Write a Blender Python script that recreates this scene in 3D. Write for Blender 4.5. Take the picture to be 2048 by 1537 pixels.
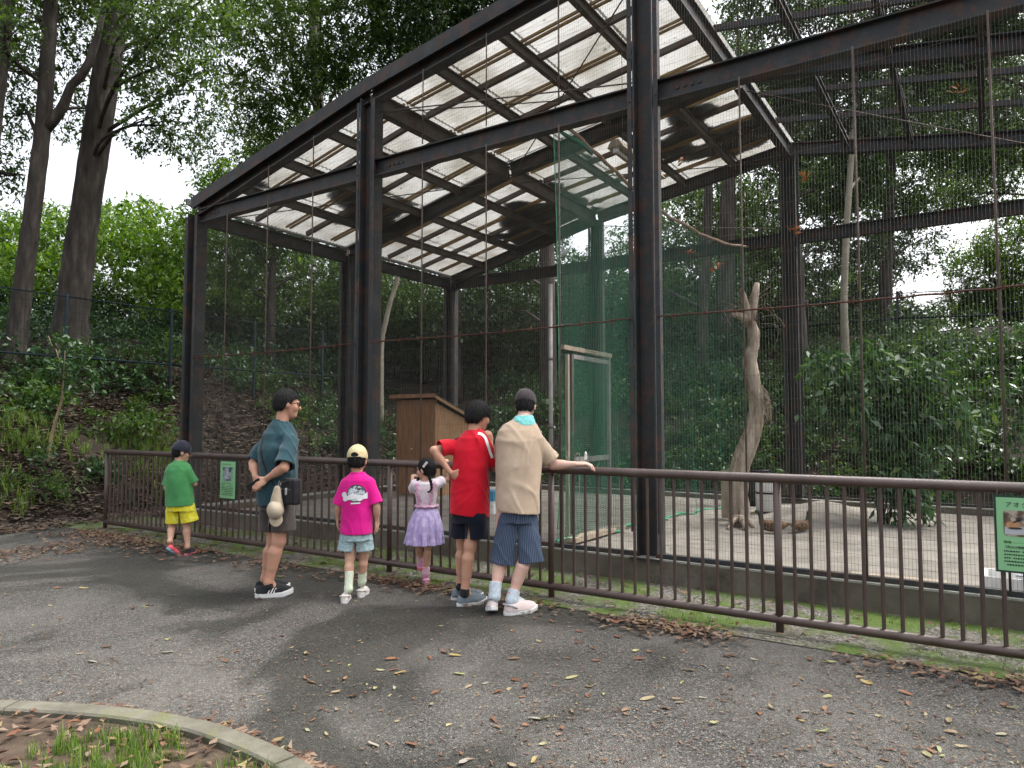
import bpy, bmesh, math, random
import numpy as np
from mathutils import Vector, Matrix, Euler
from mathutils.bvhtree import BVHTree

for o in list(bpy.data.objects):
    bpy.data.objects.remove(o, do_unlink=True)
SC = bpy.context.scene
COL = SC.collection

# ------------------------------------------------------------------ camera
F = 1420.0                      # focal length in pixels of a 2048 x 1537 frame
CAM_H = 1.42
PITCH = math.atan(82.0 / F)
cam = bpy.data.cameras.new('camera')
cam.sensor_width = 36.0
cam.lens = F / 2048.0 * 36.0
cam.clip_start = 0.05
cam.clip_end = 600.0
camo = bpy.data.objects.new('camera', cam)
COL.objects.link(camo)
camo.location = (0, 0, CAM_H)
camo.rotation_euler = (math.pi / 2 + PITCH, 0, 0)
SC.camera = camo

# ------------------------------------------------------------------ sky and sun (bright overcast)
SUN_EL, SUN_AZ = math.radians(58), math.radians(75)     # azimuth clockwise from +Y
W = bpy.data.worlds.new('World')
SC.world = W
W.use_nodes = True
wn, wl = W.node_tree.nodes, W.node_tree.links
wn.clear()
sky = wn.new('ShaderNodeTexSky')
sky.sky_type = 'NISHITA'
sky.sun_disc = False
sky.sun_elevation = SUN_EL
sky.sun_rotation = SUN_AZ
sky.air_density = 1.0
sky.dust_density = 6.0
sky.ozone_density = 1.0
hs = wn.new('ShaderNodeHueSaturation')
hs.inputs['Saturation'].default_value = 0.25
bg = wn.new('ShaderNodeBackground')
bg.inputs['Strength'].default_value = 0.15
wo = wn.new('ShaderNodeOutputWorld')
wl.new(sky.outputs[0], hs.inputs['Color'])
wl.new(hs.outputs[0], bg.inputs['Color'])
wl.new(bg.outputs[0], wo.inputs['Surface'])
sun = bpy.data.lights.new('sun', 'SUN')
sun.energy = 0.9
sun.angle = math.radians(26)
sun.color = (1.0, 0.965, 0.91)
suno = bpy.data.objects.new('sun', sun)
COL.objects.link(suno)
_sd = Vector((math.sin(SUN_AZ) * math.cos(SUN_EL), math.cos(SUN_AZ) * math.cos(SUN_EL), math.sin(SUN_EL)))
suno.location = _sd * 60
suno.rotation_euler = _sd.to_track_quat('Z', 'Y').to_euler()
SC.view_settings.view_transform = 'Standard'
SC.view_settings.look = 'None'
SC.view_settings.gamma = 1.0
SC.view_settings.exposure = 1.72
SC.view_settings.use_curve_mapping = False
SC.render.engine = 'CYCLES'
SC.cycles.use_denoising = True
SC.cycles.max_bounces = 5
SC.cycles.diffuse_bounces = 2
SC.cycles.glossy_bounces = 2
SC.cycles.caustics_reflective = False
SC.cycles.caustics_refractive = False
SC.cycles.adaptive_threshold = 0.02
SC.cycles.transparent_max_bounces = 24

# ------------------------------------------------------------------ helpers
R = random.Random(7)
RN = np.random.default_rng(11)


def at(px, py, Y):
    """World point seen at photo pixel (px, py) at distance Y in front of the camera."""
    a, b = (px - 1024.0) / F, (768.5 - py) / F
    dy = math.cos(PITCH) - b * math.sin(PITCH)
    dz = math.sin(PITCH) + b * math.cos(PITCH)
    k = Y / dy
    return Vector((a * k, Y, CAM_H + dz * k))


def gnd(px, py, z=0.0):
    """Point of the level z seen at a pixel below the horizon."""
    p = at(px, py, 1.0)
    k = (z - CAM_H) / (p.z - CAM_H)
    return Vector((p.x * k, p.y * k, z))


PHI = math.radians(33.4)
UX, UY = math.cos(PHI), -math.sin(PHI)          # along the cage front, to the right
VX, VY = math.sin(PHI), math.cos(PHI)           # into the cage
CO = Vector((1.28, 6.60, 0.0))                  # foot of the middle front column


def cw(t, s, z=0.0):
    return Vector((CO.x + UX * t + VX * s, CO.y + UY * t + VY * s, z))


def ts(x, y):
    dx, dy = x - CO.x, y - CO.y
    return dx * UX + dy * UY, dx * VX + dy * VY


def tag(o, label=None, cat=None, group=None, kind=None):
    if label: o['label'] = label
    if cat: o['category'] = cat
    if group: o['group'] = group
    if kind: o['kind'] = kind
    return o


def empty(name, loc=(0, 0, 0), rz=0.0, label=None, cat=None, group=None):
    o = bpy.data.objects.new(name, None)
    COL.objects.link(o)
    o.location = loc
    o.rotation_euler = (0, 0, rz)
    o.empty_display_size = 0.1
    return tag(o, label, cat, group)


def link(name, me, parent=None, loc=(0, 0, 0), rot=(0, 0, 0), scale=(1, 1, 1)):
    o = bpy.data.objects.new(name, me)
    COL.objects.link(o)
    o.location = loc
    o.rotation_euler = rot
    o.scale = scale
    o.parent = parent
    return o


def mesh_np(name, verts, faces, material, smooth=False):
    """verts (n,3) array, faces (m,k) array of equal length polygons."""
    me = bpy.data.meshes.new(name)
    verts = np.asarray(verts, np.float32)
    faces = np.asarray(faces, np.int32)
    m, k = faces.shape
    me.vertices.add(len(verts))
    me.vertices.foreach_set('co', verts.ravel())
    me.loops.add(m * k)
    me.loops.foreach_set('vertex_index', faces.ravel())
    me.polygons.add(m)
    me.polygons.foreach_set('loop_start', np.arange(0, m * k, k, dtype=np.int32))
    me.polygons.foreach_set('loop_total', np.full(m, k, np.int32))
    if smooth:
        me.polygons.foreach_set('use_smooth', np.ones(m, bool))
    if material: me.materials.append(material)
    me.update(calc_edges=True)
    me.validate()
    return me


class MB:
    """Collects boxes, tubes and profiles into one mesh."""
    def __init__(s):
        s.v, s.f, s.sm = [], [], []

    def add(s, vs, fs, smooth=False):
        n = len(s.v)
        s.v += [tuple(q) for q in vs]
        s.f += [tuple(n + i for i in f) for f in fs]
        s.sm += [smooth] * len(fs)

    def box(s, x0, x1, y0, y1, z0, z1, M=None):
        vs = [Vector((x, y, z)) for z in (z0, z1) for y in (y0, y1) for x in (x0, x1)]
        if M is not None: vs = [M @ q for q in vs]
        s.add(vs, [(0, 2, 3, 1), (4, 5, 7, 6), (0, 1, 5, 4), (2, 6, 7, 3), (0, 4, 6, 2), (1, 3, 7, 5)])
        return s

    def tube(s, pts, rad, n=8, cap=True, smooth=True, jit=0.0, rnd=None):
        pts = [Vector(p) for p in pts]
        if not hasattr(rad, '__len__'): rad = [rad] * len(pts)
        d0 = (pts[1] - pts[0]).normalized()
        side = d0.orthogonal().normalized()
        vs, fs = [], []
        for i, p in enumerate(pts):
            d = (pts[min(i + 1, len(pts) - 1)] - pts[max(i - 1, 0)]).normalized()
            side = (side - d * side.dot(d)).normalized()
            up = d.cross(side)
            for k in range(n):
                a = 2 * math.pi * k / n
                r = rad[i] * (1 + (rnd.uniform(-jit, jit) if rnd else 0))
                vs.append(p + (side * math.cos(a) + up * math.sin(a)) * r)
        for i in range(len(pts) - 1):
            for k in range(n):
                fs.append((i * n + k, i * n + (k + 1) % n, (i + 1) * n + (k + 1) % n, (i + 1) * n + k))
        s.add(vs, fs, smooth)
        if cap:
            b = len(s.v) - len(vs)
            s.f.append(tuple(b + k for k in reversed(range(n)))); s.sm.append(False)
            e = b + (len(pts) - 1) * n
            s.f.append(tuple(e + k for k in range(n))); s.sm.append(False)
        return s

    def extr(s, prof, p0, p1, up=(0, 0, 1)):
        """Sweep a closed 2-D profile [(side, up)] from p0 to p1."""
        p0, p1 = Vector(p0), Vector(p1)
        d = (p1 - p0).normalized()
        up = Vector(up)
        sd = d.cross(up).normalized()
        u2 = sd.cross(d)
        n = len(prof)
        vs = [p + sd * a + u2 * b for p in (p0, p1) for a, b in prof]
        fs = [(k, (k + 1) % n, n + (k + 1) % n, n + k) for k in range(n)]
        s.add(vs, fs)
        b = len(s.v) - 2 * n
        s.f.append(tuple(b + k for k in reversed(range(n)))); s.sm.append(False)
        s.f.append(tuple(b + n + k for k in range(n))); s.sm.append(False)
        return s

    def mesh(s, name, material):
        me = bpy.data.meshes.new(name)
        me.from_pydata(s.v, [], s.f)
        me.polygons.foreach_set('use_smooth', s.sm)
        if material: me.materials.append(material)
        me.update()
        return me

    def build(s, name, material, parent=None, origin=None, **k):
        """Vertices are in the parent's space."""
        if origin is not None:
            o = Vector(origin)
            s.v = [tuple(Vector(q) - o) for q in s.v]
            return link(name, s.mesh(name, material), parent, loc=origin, **k)
        return link(name, s.mesh(name, material), parent, **k)


def I_prof(w, h, tf=0.014, tw=0.012):
    a, b, c = w / 2, h / 2, tw / 2
    return [(-a, -b), (a, -b), (a, -b + tf), (c, -b + tf), (c, b - tf), (a, b - tf), (a, b), (-a, b), (-a, b - tf), (-c, b - tf), (-c, -b + tf), (-a, -b + tf)]


def rect_prof(w, h):
    return [(-w / 2, -h / 2), (w / 2, -h / 2), (w / 2, h / 2), (-w / 2, h / 2)]


# ------------------------------------------------------------------ materials
def new_mat(name):
    m = bpy.data.materials.new(name)
    m.use_nodes = True
    n, l = m.node_tree.nodes, m.node_tree.links
    return m, n, l, n['Principled BSDF'], n['Material Output']


def ramp(n, stops, interp='LINEAR'):
    r = n.new('ShaderNodeValToRGB')
    r.color_ramp.interpolation = interp
    els = r.color_ramp.elements
    while len(els) < len(stops): els.new(0.5)
    for e, (p, c) in zip(els, stops):
        e.position = p
        e.color = (*c, 1) if len(c) == 3 else c
    return r


def coords(n, l, kind='Object', scale=(1, 1, 1)):
    tc = n.new('ShaderNodeTexCoord')
    mp = n.new('ShaderNodeMapping')
    mp.inputs['Scale'].default_value = scale
    l.new(tc.outputs[kind], mp.inputs['Vector'])
    return mp.outputs[0]


def noise(n, l, vec, scale, detail=6, rough=0.6, dist=0.0):
    t = n.new('ShaderNodeTexNoise')
    t.inputs['Scale'].default_value = scale
    t.inputs['Detail'].default_value = detail
    t.inputs['Roughness'].default_value = rough
    t.inputs['Distortion'].default_value = dist
    l.new(vec, t.inputs['Vector'])
    return t.outputs['Fac']


def mixc(n, l, fac, a, b, mode='MIX'):
    m = n.new('ShaderNodeMix')
    m.data_type = 'RGBA'
    m.blend_type = mode
    for sock, val in ((m.inputs[0], fac), (m.inputs[6], a), (m.inputs[7], b)):
        if hasattr(val, 'links') or isinstance(val, bpy.types.NodeSocket):
            l.new(val, sock)
        elif hasattr(val, '__len__'):
            sock.default_value = (*val, 1)
        else:
            sock.default_value = val
    return m.outputs[2]


def mat(name, stops, scale=6.0, rough=0.75, bump=0.0, bscale=40.0, metal=0.0, spec=0.35, stretch=(1, 1, 1), detail=7,
        kind='Object', second=None, sheen=0.0, sss=0.0):
    """Noise-driven colour with a second overlay (stops, scale, amount colour) and bump."""
    m, n, l, b, out = new_mat(name)
    vec = coords(n, l, kind, stretch)
    c = ramp(n, stops)
    l.new(noise(n, l, vec, scale, detail), c.inputs[0])
    col = c.outputs[0]
    if second:
        st, sc2, color = second
        r2 = ramp(n, [(st[0], (0, 0, 0)), (st[1], (1, 1, 1))])
        l.new(noise(n, l, vec, sc2, 8, 0.7), r2.inputs[0])
        col = mixc(n, l, r2.outputs[0], col, color)
    l.new(col, b.inputs['Base Color'])
    b.inputs['Roughness'].default_value = rough
    b.inputs['Metallic'].default_value = metal
    b.inputs['Specular IOR Level'].default_value = spec
    if sheen:
        b.inputs['Sheen Weight'].default_value = sheen
    if sss:
        b.inputs['Subsurface Weight'].default_value = sss
        b.inputs['Subsurface Radius'].default_value = (0.012, 0.005, 0.003)
    if bump:
        bp = n.new('ShaderNodeBump')
        bp.inputs['Strength'].default_value = bump
        bp.inputs['Distance'].default_value = 0.01
        l.new(noise(n, l, vec, bscale, 8, 0.65), bp.inputs['Height'])
        l.new(bp.outputs[0], b.inputs['Normal'])
    return m


def leaf_mat(name, stops, transl=0.4, rough=0.45, per='island', warm=(1.25, 1.25, 0.35), spec=0.4):
    """Leaf colour picked per leaf; light also comes through."""
    m, n, l, b, out = new_mat(name)
    r = ramp(n, stops)
    if per == 'island':
        g = n.new('ShaderNodeNewGeometry'); l.new(g.outputs['Random Per Island'], r.inputs[0])
    else:
        g = n.new('ShaderNodeObjectInfo'); l.new(g.outputs['Random'], r.inputs[0])
    l.new(r.outputs[0], b.inputs['Base Color'])
    b.inputs['Roughness'].default_value = rough
    b.inputs['Specular IOR Level'].default_value = spec
    if transl:
        t = n.new('ShaderNodeBsdfTranslucent')
        l.new(mixc(n, l, 1.0, r.outputs[0], warm, 'MULTIPLY'), t.inputs['Color'])
        mx = n.new('ShaderNodeMixShader')
        mx.inputs[0].default_value = transl
        l.new(b.outputs[0], mx.inputs[1]); l.new(t.outputs[0], mx.inputs[2])
        l.new(mx.outputs[0], out.inputs['Surface'])
    return m
# ------------------------------------------------------------------ terrain
def unit(v):
    return v / np.maximum(np.linalg.norm(v, axis=-1, keepdims=True), 1e-9)


NTAB = np.random.default_rng(2024).uniform(0, 1, (256, 256))


def vnoise(x, y, seed=0):
    """Smooth value noise on arrays."""
    xi, yi = np.floor(x).astype(int), np.floor(y).astype(int)
    xf, yf = x - xi, y - yi
    def h(a, b):
        return NTAB[(a + seed * 37) & 255, (b + seed * 91) & 255]
    u, v = xf * xf * xf * (xf * (xf * 6 - 15) + 10), yf * yf * yf * (yf * (yf * 6 - 15) + 10)
    return (h(xi, yi) * (1 - u) + h(xi + 1, yi) * u) * (1 - v) + (h(xi, yi + 1) * (1 - u) + h(xi + 1, yi + 1) * u) * v


def hill(t, s):
    """Height of the bank that wraps round the cage, in cage coordinates."""
    t, s = np.asarray(t, float), np.asarray(s, float)
    a = np.maximum(-8.7 - t, 0)
    b = np.maximum(s - 6.75, 0)
    back = np.clip((s + 9) / 7.5, 0, 1)                  # the left bank dies out towards the camera
    back = back * back * (3 - 2 * back)
    a = a * back
    d = np.sqrt(a * a + b * b)
    z = 4.7 * (1 - np.exp(-d / 5.0))
    wob = (vnoise(t * 0.7, s * 0.7, 3) - 0.5) * 0.35 + (vnoise(t * 2.1, s * 2.1, 5) - 0.5) * 0.10
    return z + wob * np.clip(d, 0, 1)


def hz(x, y):
    t, s = ts(x, y)
    return float(hill(t, s))


def hit(px, py, y0=6.0, y1=45.0):
    """Where the line of sight through a pixel meets the bank."""
    y = y0
    while y < y1:
        p = at(px, py, y)
        if p.z < hz(p.x, p.y): return Vector((p.x, p.y, hz(p.x, p.y)))
        y += 0.05
    return at(px, py, y1)


M_bank = mat('bank_soil', [(0.3, (0.014, 0.010, 0.007)), (0.5, (0.026, 0.018, 0.012)), (0.68, (0.045, 0.033, 0.023))], 5.0, 0.95, 0.8, 30,
             second=((0.52, 0.66), 1.3, (0.014, 0.022, 0.008)))


def asphalt_mat():
    m, n, l, b, out = new_mat('old_asphalt')
    v = coords(n, l, 'Object')
    vo = n.new('ShaderNodeTexVoronoi'); vo.inputs['Scale'].default_value = 120; l.new(v, vo.inputs['Vector'])
    stones = ramp(n, [(0.0, (0.050, 0.047, 0.043)), (0.5, (0.090, 0.085, 0.077)), (0.85, (0.120, 0.113, 0.102)), (1.0, (0.22, 0.208, 0.19))])
    rgb = n.new('ShaderNodeSeparateColor'); l.new(vo.outputs['Color'], rgb.inputs[0]); l.new(rgb.outputs[0], stones.inputs[0])
    gap = ramp(n, [(0.0, (1, 1, 1)), (0.55, (0.88, 0.88, 0.88)), (0.9, (0.42, 0.42, 0.42))]); l.new(vo.outputs['Distance'], gap.inputs[0])
    mul = n.new('ShaderNodeMath'); mul.operation = 'MULTIPLY'; mul.inputs[1].default_value = 1.25
    l.new(vo.outputs['Distance'], mul.inputs[0]); l.new(mul.outputs[0], gap.inputs[0])
    col = mixc(n, l, 1.0, stones.outputs[0], gap.outputs[0], 'MULTIPLY')
    gr = ramp(n, [(0.30, (0.62, 0.62, 0.62)), (0.5, (1.0, 1.0, 1.0)), (0.70, (1.42, 1.41, 1.38))]); l.new(noise(n, l, v, 42, 4, 0.75), gr.inputs[0])
    col = mixc(n, l, 1.0, col, gr.outputs[0], 'MULTIPLY')
    v2 = n.new('ShaderNodeTexVoronoi'); v2.inputs['Scale'].default_value = 26; l.new(v, v2.inputs['Vector'])
    chip = ramp(n, [(0.10, (1, 1, 1)), (0.17, (0, 0, 0))]); l.new(v2.outputs['Distance'], chip.inputs[0])
    col = mixc(n, l, chip.outputs[0], col, (0.20, 0.185, 0.16))
    crk = n.new('ShaderNodeTexVoronoi'); crk.feature = 'DISTANCE_TO_EDGE'; crk.inputs['Scale'].default_value = 0.55
    wv = n.new('ShaderNodeVectorMath'); wv.operation = 'ADD'; nn = n.new('ShaderNodeTexNoise'); nn.inputs['Scale'].default_value = 3.0; nn.inputs['Detail'].default_value = 6
    l.new(v, nn.inputs['Vector']); sc_ = n.new('ShaderNodeVectorMath'); sc_.operation = 'SCALE'; sc_.inputs['Scale'].default_value = 0.35; l.new(nn.outputs['Color'], sc_.inputs[0])
    l.new(v, wv.inputs[0]); l.new(sc_.outputs[0], wv.inputs[1]); l.new(wv.outputs[0], crk.inputs['Vector'])
    ck = ramp(n, [(0.0, (0.38, 0.37, 0.34)), (0.006, (1, 1, 1))]); l.new(crk.outputs['Distance'], ck.inputs[0])
    ckn = ramp(n, [(0.50, (0, 0, 0)), (0.60, (1, 1, 1))]); l.new(noise(n, l, v, 0.8, 3), ckn.inputs[0])
    col = mixc(n, l, ckn.outputs[0], col, mixc(n, l, 1.0, col, ck.outputs[0], 'MULTIPLY'))
    # dust and damp, old stains
    dust = ramp(n, [(0.42, (0, 0, 0)), (0.62, (1, 1, 1))]); l.new(noise(n, l, v, 0.9, 5, 0.55, 0.4), dust.inputs[0])
    df = n.new('ShaderNodeMath'); df.operation = 'MULTIPLY'; df.inputs[1].default_value = 0.30; l.new(dust.outputs[0], df.inputs[0])
    col = mixc(n, l, df.outputs[0], col, (0.17, 0.158, 0.140))
    damp = ramp(n, [(0.47, (0, 0, 0)), (0.54, (1, 1, 1))]); l.new(noise(n, l, v, 0.42, 8, 0.58, 1.1), damp.inputs[0])
    dm = n.new('ShaderNodeMath'); dm.operation = 'MULTIPLY'; dm.inputs[1].default_value = 0.85; l.new(damp.outputs[0], dm.inputs[0])
    col2 = mixc(n, l, 1.0, col, (0.30, 0.312, 0.272), 'MULTIPLY')
    col = mixc(n, l, dm.outputs[0], col, col2)
    l.new(col, b.inputs['Base Color'])
    rr = ramp(n, [(0.0, (0.92,) * 3), (1.0, (0.72,) * 3)]); l.new(damp.outputs[0], rr.inputs[0]); l.new(rr.outputs[0], b.inputs['Roughness'])
    b.inputs['Specular IOR Level'].default_value = 0.3
    bp = n.new('ShaderNodeBump'); bp.inputs['Strength'].default_value = 0.9; bp.inputs['Distance'].default_value = 0.006; bp.invert = True
    l.new(vo.outputs['Distance'], bp.inputs['Height']); l.new(bp.outputs[0], b.inputs['Normal'])
    return m


M_asphalt = asphalt_mat()


def moss_mat():
    m, n, l, b, out = new_mat('mossy_gravel')
    v = coords(n, l, 'Object')
    vo = n.new('ShaderNodeTexVoronoi'); vo.inputs['Scale'].default_value = 60; l.new(v, vo.inputs['Vector'])
    sep = n.new('ShaderNodeSeparateColor'); l.new(vo.outputs['Color'], sep.inputs[0])
    g = ramp(n, [(0.0, (0.045, 0.04, 0.034)), (0.6, (0.13, 0.12, 0.10)), (1.0, (0.26, 0.24, 0.21))]); l.new(sep.outputs[1], g.inputs[0])
    ms = ramp(n, [(0.0, (0.035, 0.060, 0.012)), (0.6, (0.085, 0.135, 0.020)), (1.0, (0.16, 0.22, 0.035))]); l.new(noise(n, l, v, 70, 5), ms.inputs[0])
    k = ramp(n, [(0.42, (0, 0, 0)), (0.56, (1, 1, 1))]); l.new(noise(n, l, v, 2.4, 7, 0.62, 0.6), k.inputs[0])
    l.new(mixc(n, l, k.outputs[0], g.outputs[0], ms.outputs[0]), b.inputs['Base Color'])
    b.inputs['Roughness'].default_value = 0.95
    bp = n.new('ShaderNodeBump'); bp.inputs['Strength'].default_value = 1.0; bp.inputs['Distance'].default_value = 0.012
    l.new(noise(n, l, v, 55, 8, 0.7), bp.inputs['Height']); l.new(bp.outputs[0], b.inputs['Normal'])
    return m


M_moss = moss_mat()
M_sand = mat('cage_sand', [(0.3, (0.135, 0.122, 0.103)), (0.5, (0.205, 0.186, 0.16)), (0.75, (0.285, 0.26, 0.227))], 3.0, 0.95, 0.5, 60,
             second=((0.60, 0.72), 26.0, (0.15, 0.12, 0.085)))
M_verge = mat('verge_soil', [(0.3, (0.035, 0.024, 0.016)), (0.6, (0.075, 0.052, 0.035)), (0.8, (0.11, 0.08, 0.055))], 9.0, 0.95, 0.9, 45)
M_kerb = mat('kerb_concrete', [(0.3, (0.085, 0.080, 0.060)), (0.55, (0.13, 0.122, 0.095)), (0.75, (0.18, 0.172, 0.138))], 7.0, 0.92, 0.5, 90,
             second=((0.55, 0.68), 4.0, (0.115, 0.125, 0.05)))
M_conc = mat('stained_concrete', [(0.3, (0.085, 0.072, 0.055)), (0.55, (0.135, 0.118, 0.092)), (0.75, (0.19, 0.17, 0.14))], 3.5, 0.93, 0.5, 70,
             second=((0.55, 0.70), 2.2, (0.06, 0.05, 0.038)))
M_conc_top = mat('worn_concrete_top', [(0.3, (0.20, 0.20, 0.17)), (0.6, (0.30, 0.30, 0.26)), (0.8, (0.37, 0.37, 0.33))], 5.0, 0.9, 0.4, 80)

# one sheet to the horizon
gx = np.unique(np.concatenate([np.arange(-200, -30, 12.0), np.arange(-30, -16, 1.0), np.arange(-16, 20, 0.32), np.arange(20, 40, 1.0), np.arange(40, 201, 12.0)]))
gy = np.unique(np.concatenate([np.arange(-200, -20, 12.0), np.arange(-20, -6, 1.0), np.arange(-6, 24, 0.32), np.arange(24, 44, 1.0), np.arange(44, 201, 12.0)]))
TT, SS = np.meshgrid(gx, gy, indexing='ij')
ZZ = hill(TT, SS) - 0.03
far = np.clip((np.hypot(TT, SS) - 40) / 100, 0, 1)
ZZ = ZZ - far * 3.0
XX = CO.x + UX * TT + VX * SS
YY = CO.y + UY * TT + VY * SS
nx, ny = TT.shape
idx = np.arange(nx * ny).reshape(nx, ny)
fq = np.stack([idx[:-1, :-1], idx[1:, :-1], idx[1:, 1:], idx[:-1, 1:]], -1).reshape(-1, 4)
g = link('ground', mesh_np('ground', np.stack([XX, YY, ZZ], -1).reshape(-1, 3), fq, M_bank, True))
tag(g, 'bare leaf covered bank and ground around the cage', kind='structure')


def sheet(name, pts, z, material, label=None):
    mb = MB()
    n = len(pts)
    mb.v = [(p[0], p[1], z) for p in pts]
    mb.f = [tuple(range(n))]
    mb.sm = [False]
    o = mb.build(name, material)
    bm = bmesh.new(); bm.from_mesh(o.data)
    bmesh.ops.triangulate(bm, faces=bm.faces[:]); bm.to_mesh(o.data); bm.free()
    tag(o, label, kind='structure')
    return o


edge = []
for i in range(36):                         # the ragged left end of the asphalt
    s = -1.2 - i * 0.45
    edge.append(cw(-8.55 + 0.25 * math.sin(i * 1.7) + 0.12 * math.sin(i * 4.1) - (0.0 if i < 10 else (i - 10) * 0.18), s))
pth = [cw(22, -1.2)] + edge + [cw(-16, -22), cw(22, -22)]
path = sheet('asphalt_path', pth, 0.0, M_asphalt, 'grey asphalt path with damp patches in front of the railing')
strip = sheet('mossy_strip', [cw(-8.6, -1.32), cw(9.5, -1.32), cw(9.5, -0.05), cw(-8.6, -0.05)], 0.006, M_moss, 'mossy gravel strip between railing and cage wall')

# kerb and verge in the near left corner
kpx = [(-330, 1414), (-150, 1414), (0, 1416), (110, 1420), (220, 1428), (320, 1440), (410, 1459), (500, 1489), (580, 1524), (650, 1568), (705, 1620), (745, 1690), (765, 1780), (770, 1900)]
KO = [gnd(a, b) for a, b in kpx]            # outer edge towards the asphalt
KI = []
for i, p in enumerate(KO):
    d = (KO[min(i + 1, len(KO) - 1)] - KO[max(i - 1, 0)]).normalized()
    KI.append(p + Vector((-d.y, d.x, 0)) * -0.115)
verge = sheet('grass_verge', [(q.x, q.y) for q in KI] + [(KI[-1].x - 0.1, -1.0), (-4.5, -1.0), (-5.2, KI[0].y)], 0.012, M_verge, 'soil verge with grass and leaves inside the kerb')
kerb = empty('kerb', KO[4]); tag(kerb, 'low curved concrete kerb edging the grass verge', kind='structure')


def catm(P, u):
    i = max(0, min(int(u), len(P) - 2)); f = u - i
    p0, p1, p2, p3 = P[max(i - 1, 0)], P[i], P[i + 1], P[min(i + 2, len(P) - 1)]
    return 0.5 * ((2 * p1) + (p2 - p0) * f + (2 * p0 - 5 * p1 + 4 * p2 - p3) * f * f + (3 * p1 - p0 - 3 * p2 + p3) * f ** 3)


def bez(pts, n=6):
    P = [Vector(p) for p in pts]
    out = []
    for i in range((len(P) - 1) * n + 1):
        out.append(catm(P, i / n))
    return out


breaks = [0, 2.35, 5.9, 8.2, 10.2, 13]
for j in range(len(breaks) - 1):
    a, b = breaks[j] + 0.012, breaks[j + 1] - 0.012
    vs, fs = [], []
    N = 14
    dz = R.uniform(-0.004, 0.004)
    for i in range(N + 1):
        u = a + (b - a) * i / N
        po, pi = catm(KO, u), catm(KI, u)
        mid = (po - pi).normalized()
        zt = 0.045 + dz
        for q, z in ((po, -0.02), (po, zt - 0.010), (po - mid * 0.010, zt), (pi + mid * 0.010, zt), (pi, zt - 0.010), (pi, -0.02)):
            vs.append(Vector((q.x, q.y, z)) - kerb.location)
    for i in range(N):
        for k in range(5):
            fs.append((i * 6 + k, (i + 1) * 6 + k, (i + 1) * 6 + k + 1, i * 6 + k + 1))
    fs.append(tuple(range(6))); fs.append(tuple(N * 6 + k for k in reversed(range(6))))
    mb = MB(); mb.add(vs, fs); mb.build('kerb_stone', M_kerb, kerb)

# sand inside the cage
sand_pts = [(-7.05, 0.06), (7.05, 0.06), (7.05, 6.05), (-7.05, 6.05)]
gx = np.linspace(-7.1, 7.1, 60); gy = np.linspace(0.07, 6.1, 26)
A, B = np.meshgrid(gx, gy, indexing='ij')
Z = 0.125 + (vnoise(A * 0.9, B * 0.9, 9) - 0.5) * 0.05 + (vnoise(A * 4, B * 4, 2) - 0.5) * 0.012
Z = Z + 0.22 * np.exp(-((A - 0.62) ** 2 / 0.25 + (B - 4.7) ** 2 / 0.5))
idx = np.arange(A.size).reshape(A.shape)
fq = np.stack([idx[:-1, :-1], idx[1:, :-1], idx[1:, 1:], idx[:-1, 1:]], -1).reshape(-1, 4)
P = np.stack([CO.x + UX * A + VX * B, CO.y + UY * A + VY * B, Z], -1).reshape(-1, 3)
tag(link('cage_floor', mesh_np('cage_floor', P, fq, M_sand, True)), 'pale sand floor inside the cage', kind='structure')
# ------------------------------------------------------------------ the big cage
M_steel = mat('dark_painted_steel', [(0.30, (0.010, 0.013, 0.015)), (0.55, (0.019, 0.023, 0.025)), (0.70, (0.042, 0.043, 0.042))], 3.2, 0.65, 0.35, 30, spec=0.5,
              second=((0.49, 0.60), 5.5, (0.055, 0.027, 0.018)))
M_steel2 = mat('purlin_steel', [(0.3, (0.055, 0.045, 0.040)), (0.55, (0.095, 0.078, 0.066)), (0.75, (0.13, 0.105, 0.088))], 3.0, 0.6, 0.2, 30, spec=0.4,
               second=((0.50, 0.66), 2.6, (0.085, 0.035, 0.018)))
M_rust = mat('rusty_steel', [(0.3, (0.045, 0.017, 0.011)), (0.6, (0.085, 0.032, 0.020)), (0.8, (0.11, 0.06, 0.045))], 5.0, 0.8, 0.4, 60)
M_wire = mat('grey_wire', [(0.3, (0.085, 0.08, 0.07)), (0.6, (0.14, 0.135, 0.12)), (0.8, (0.11, 0.075, 0.055))], 1.7, 0.6, spec=0.4)
M_wire_dark = mat('dark_wire', [(0.3, (0.030, 0.032, 0.030)), (0.7, (0.07, 0.066, 0.06))], 2.0, 0.6)
M_batten = mat('roof_batten', [(0.3, (0.16, 0.10, 0.04)), (0.6, (0.30, 0.20, 0.09)), (0.8, (0.38, 0.27, 0.13))], 4.0, 0.8, stretch=(0.3, 4, 4))
M_dryleaf = leaf_mat('dry_russet_leaf', [(0.0, (0.10, 0.035, 0.018)), (0.6, (0.22, 0.085, 0.045)), (1.0, (0.32, 0.15, 0.08))], 0.15, 0.8)
M_rod = mat('rusty_rod', [(0.3, (0.05, 0.035, 0.028)), (0.7, (0.12, 0.085, 0.065))], 5.0, 0.7)


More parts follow.
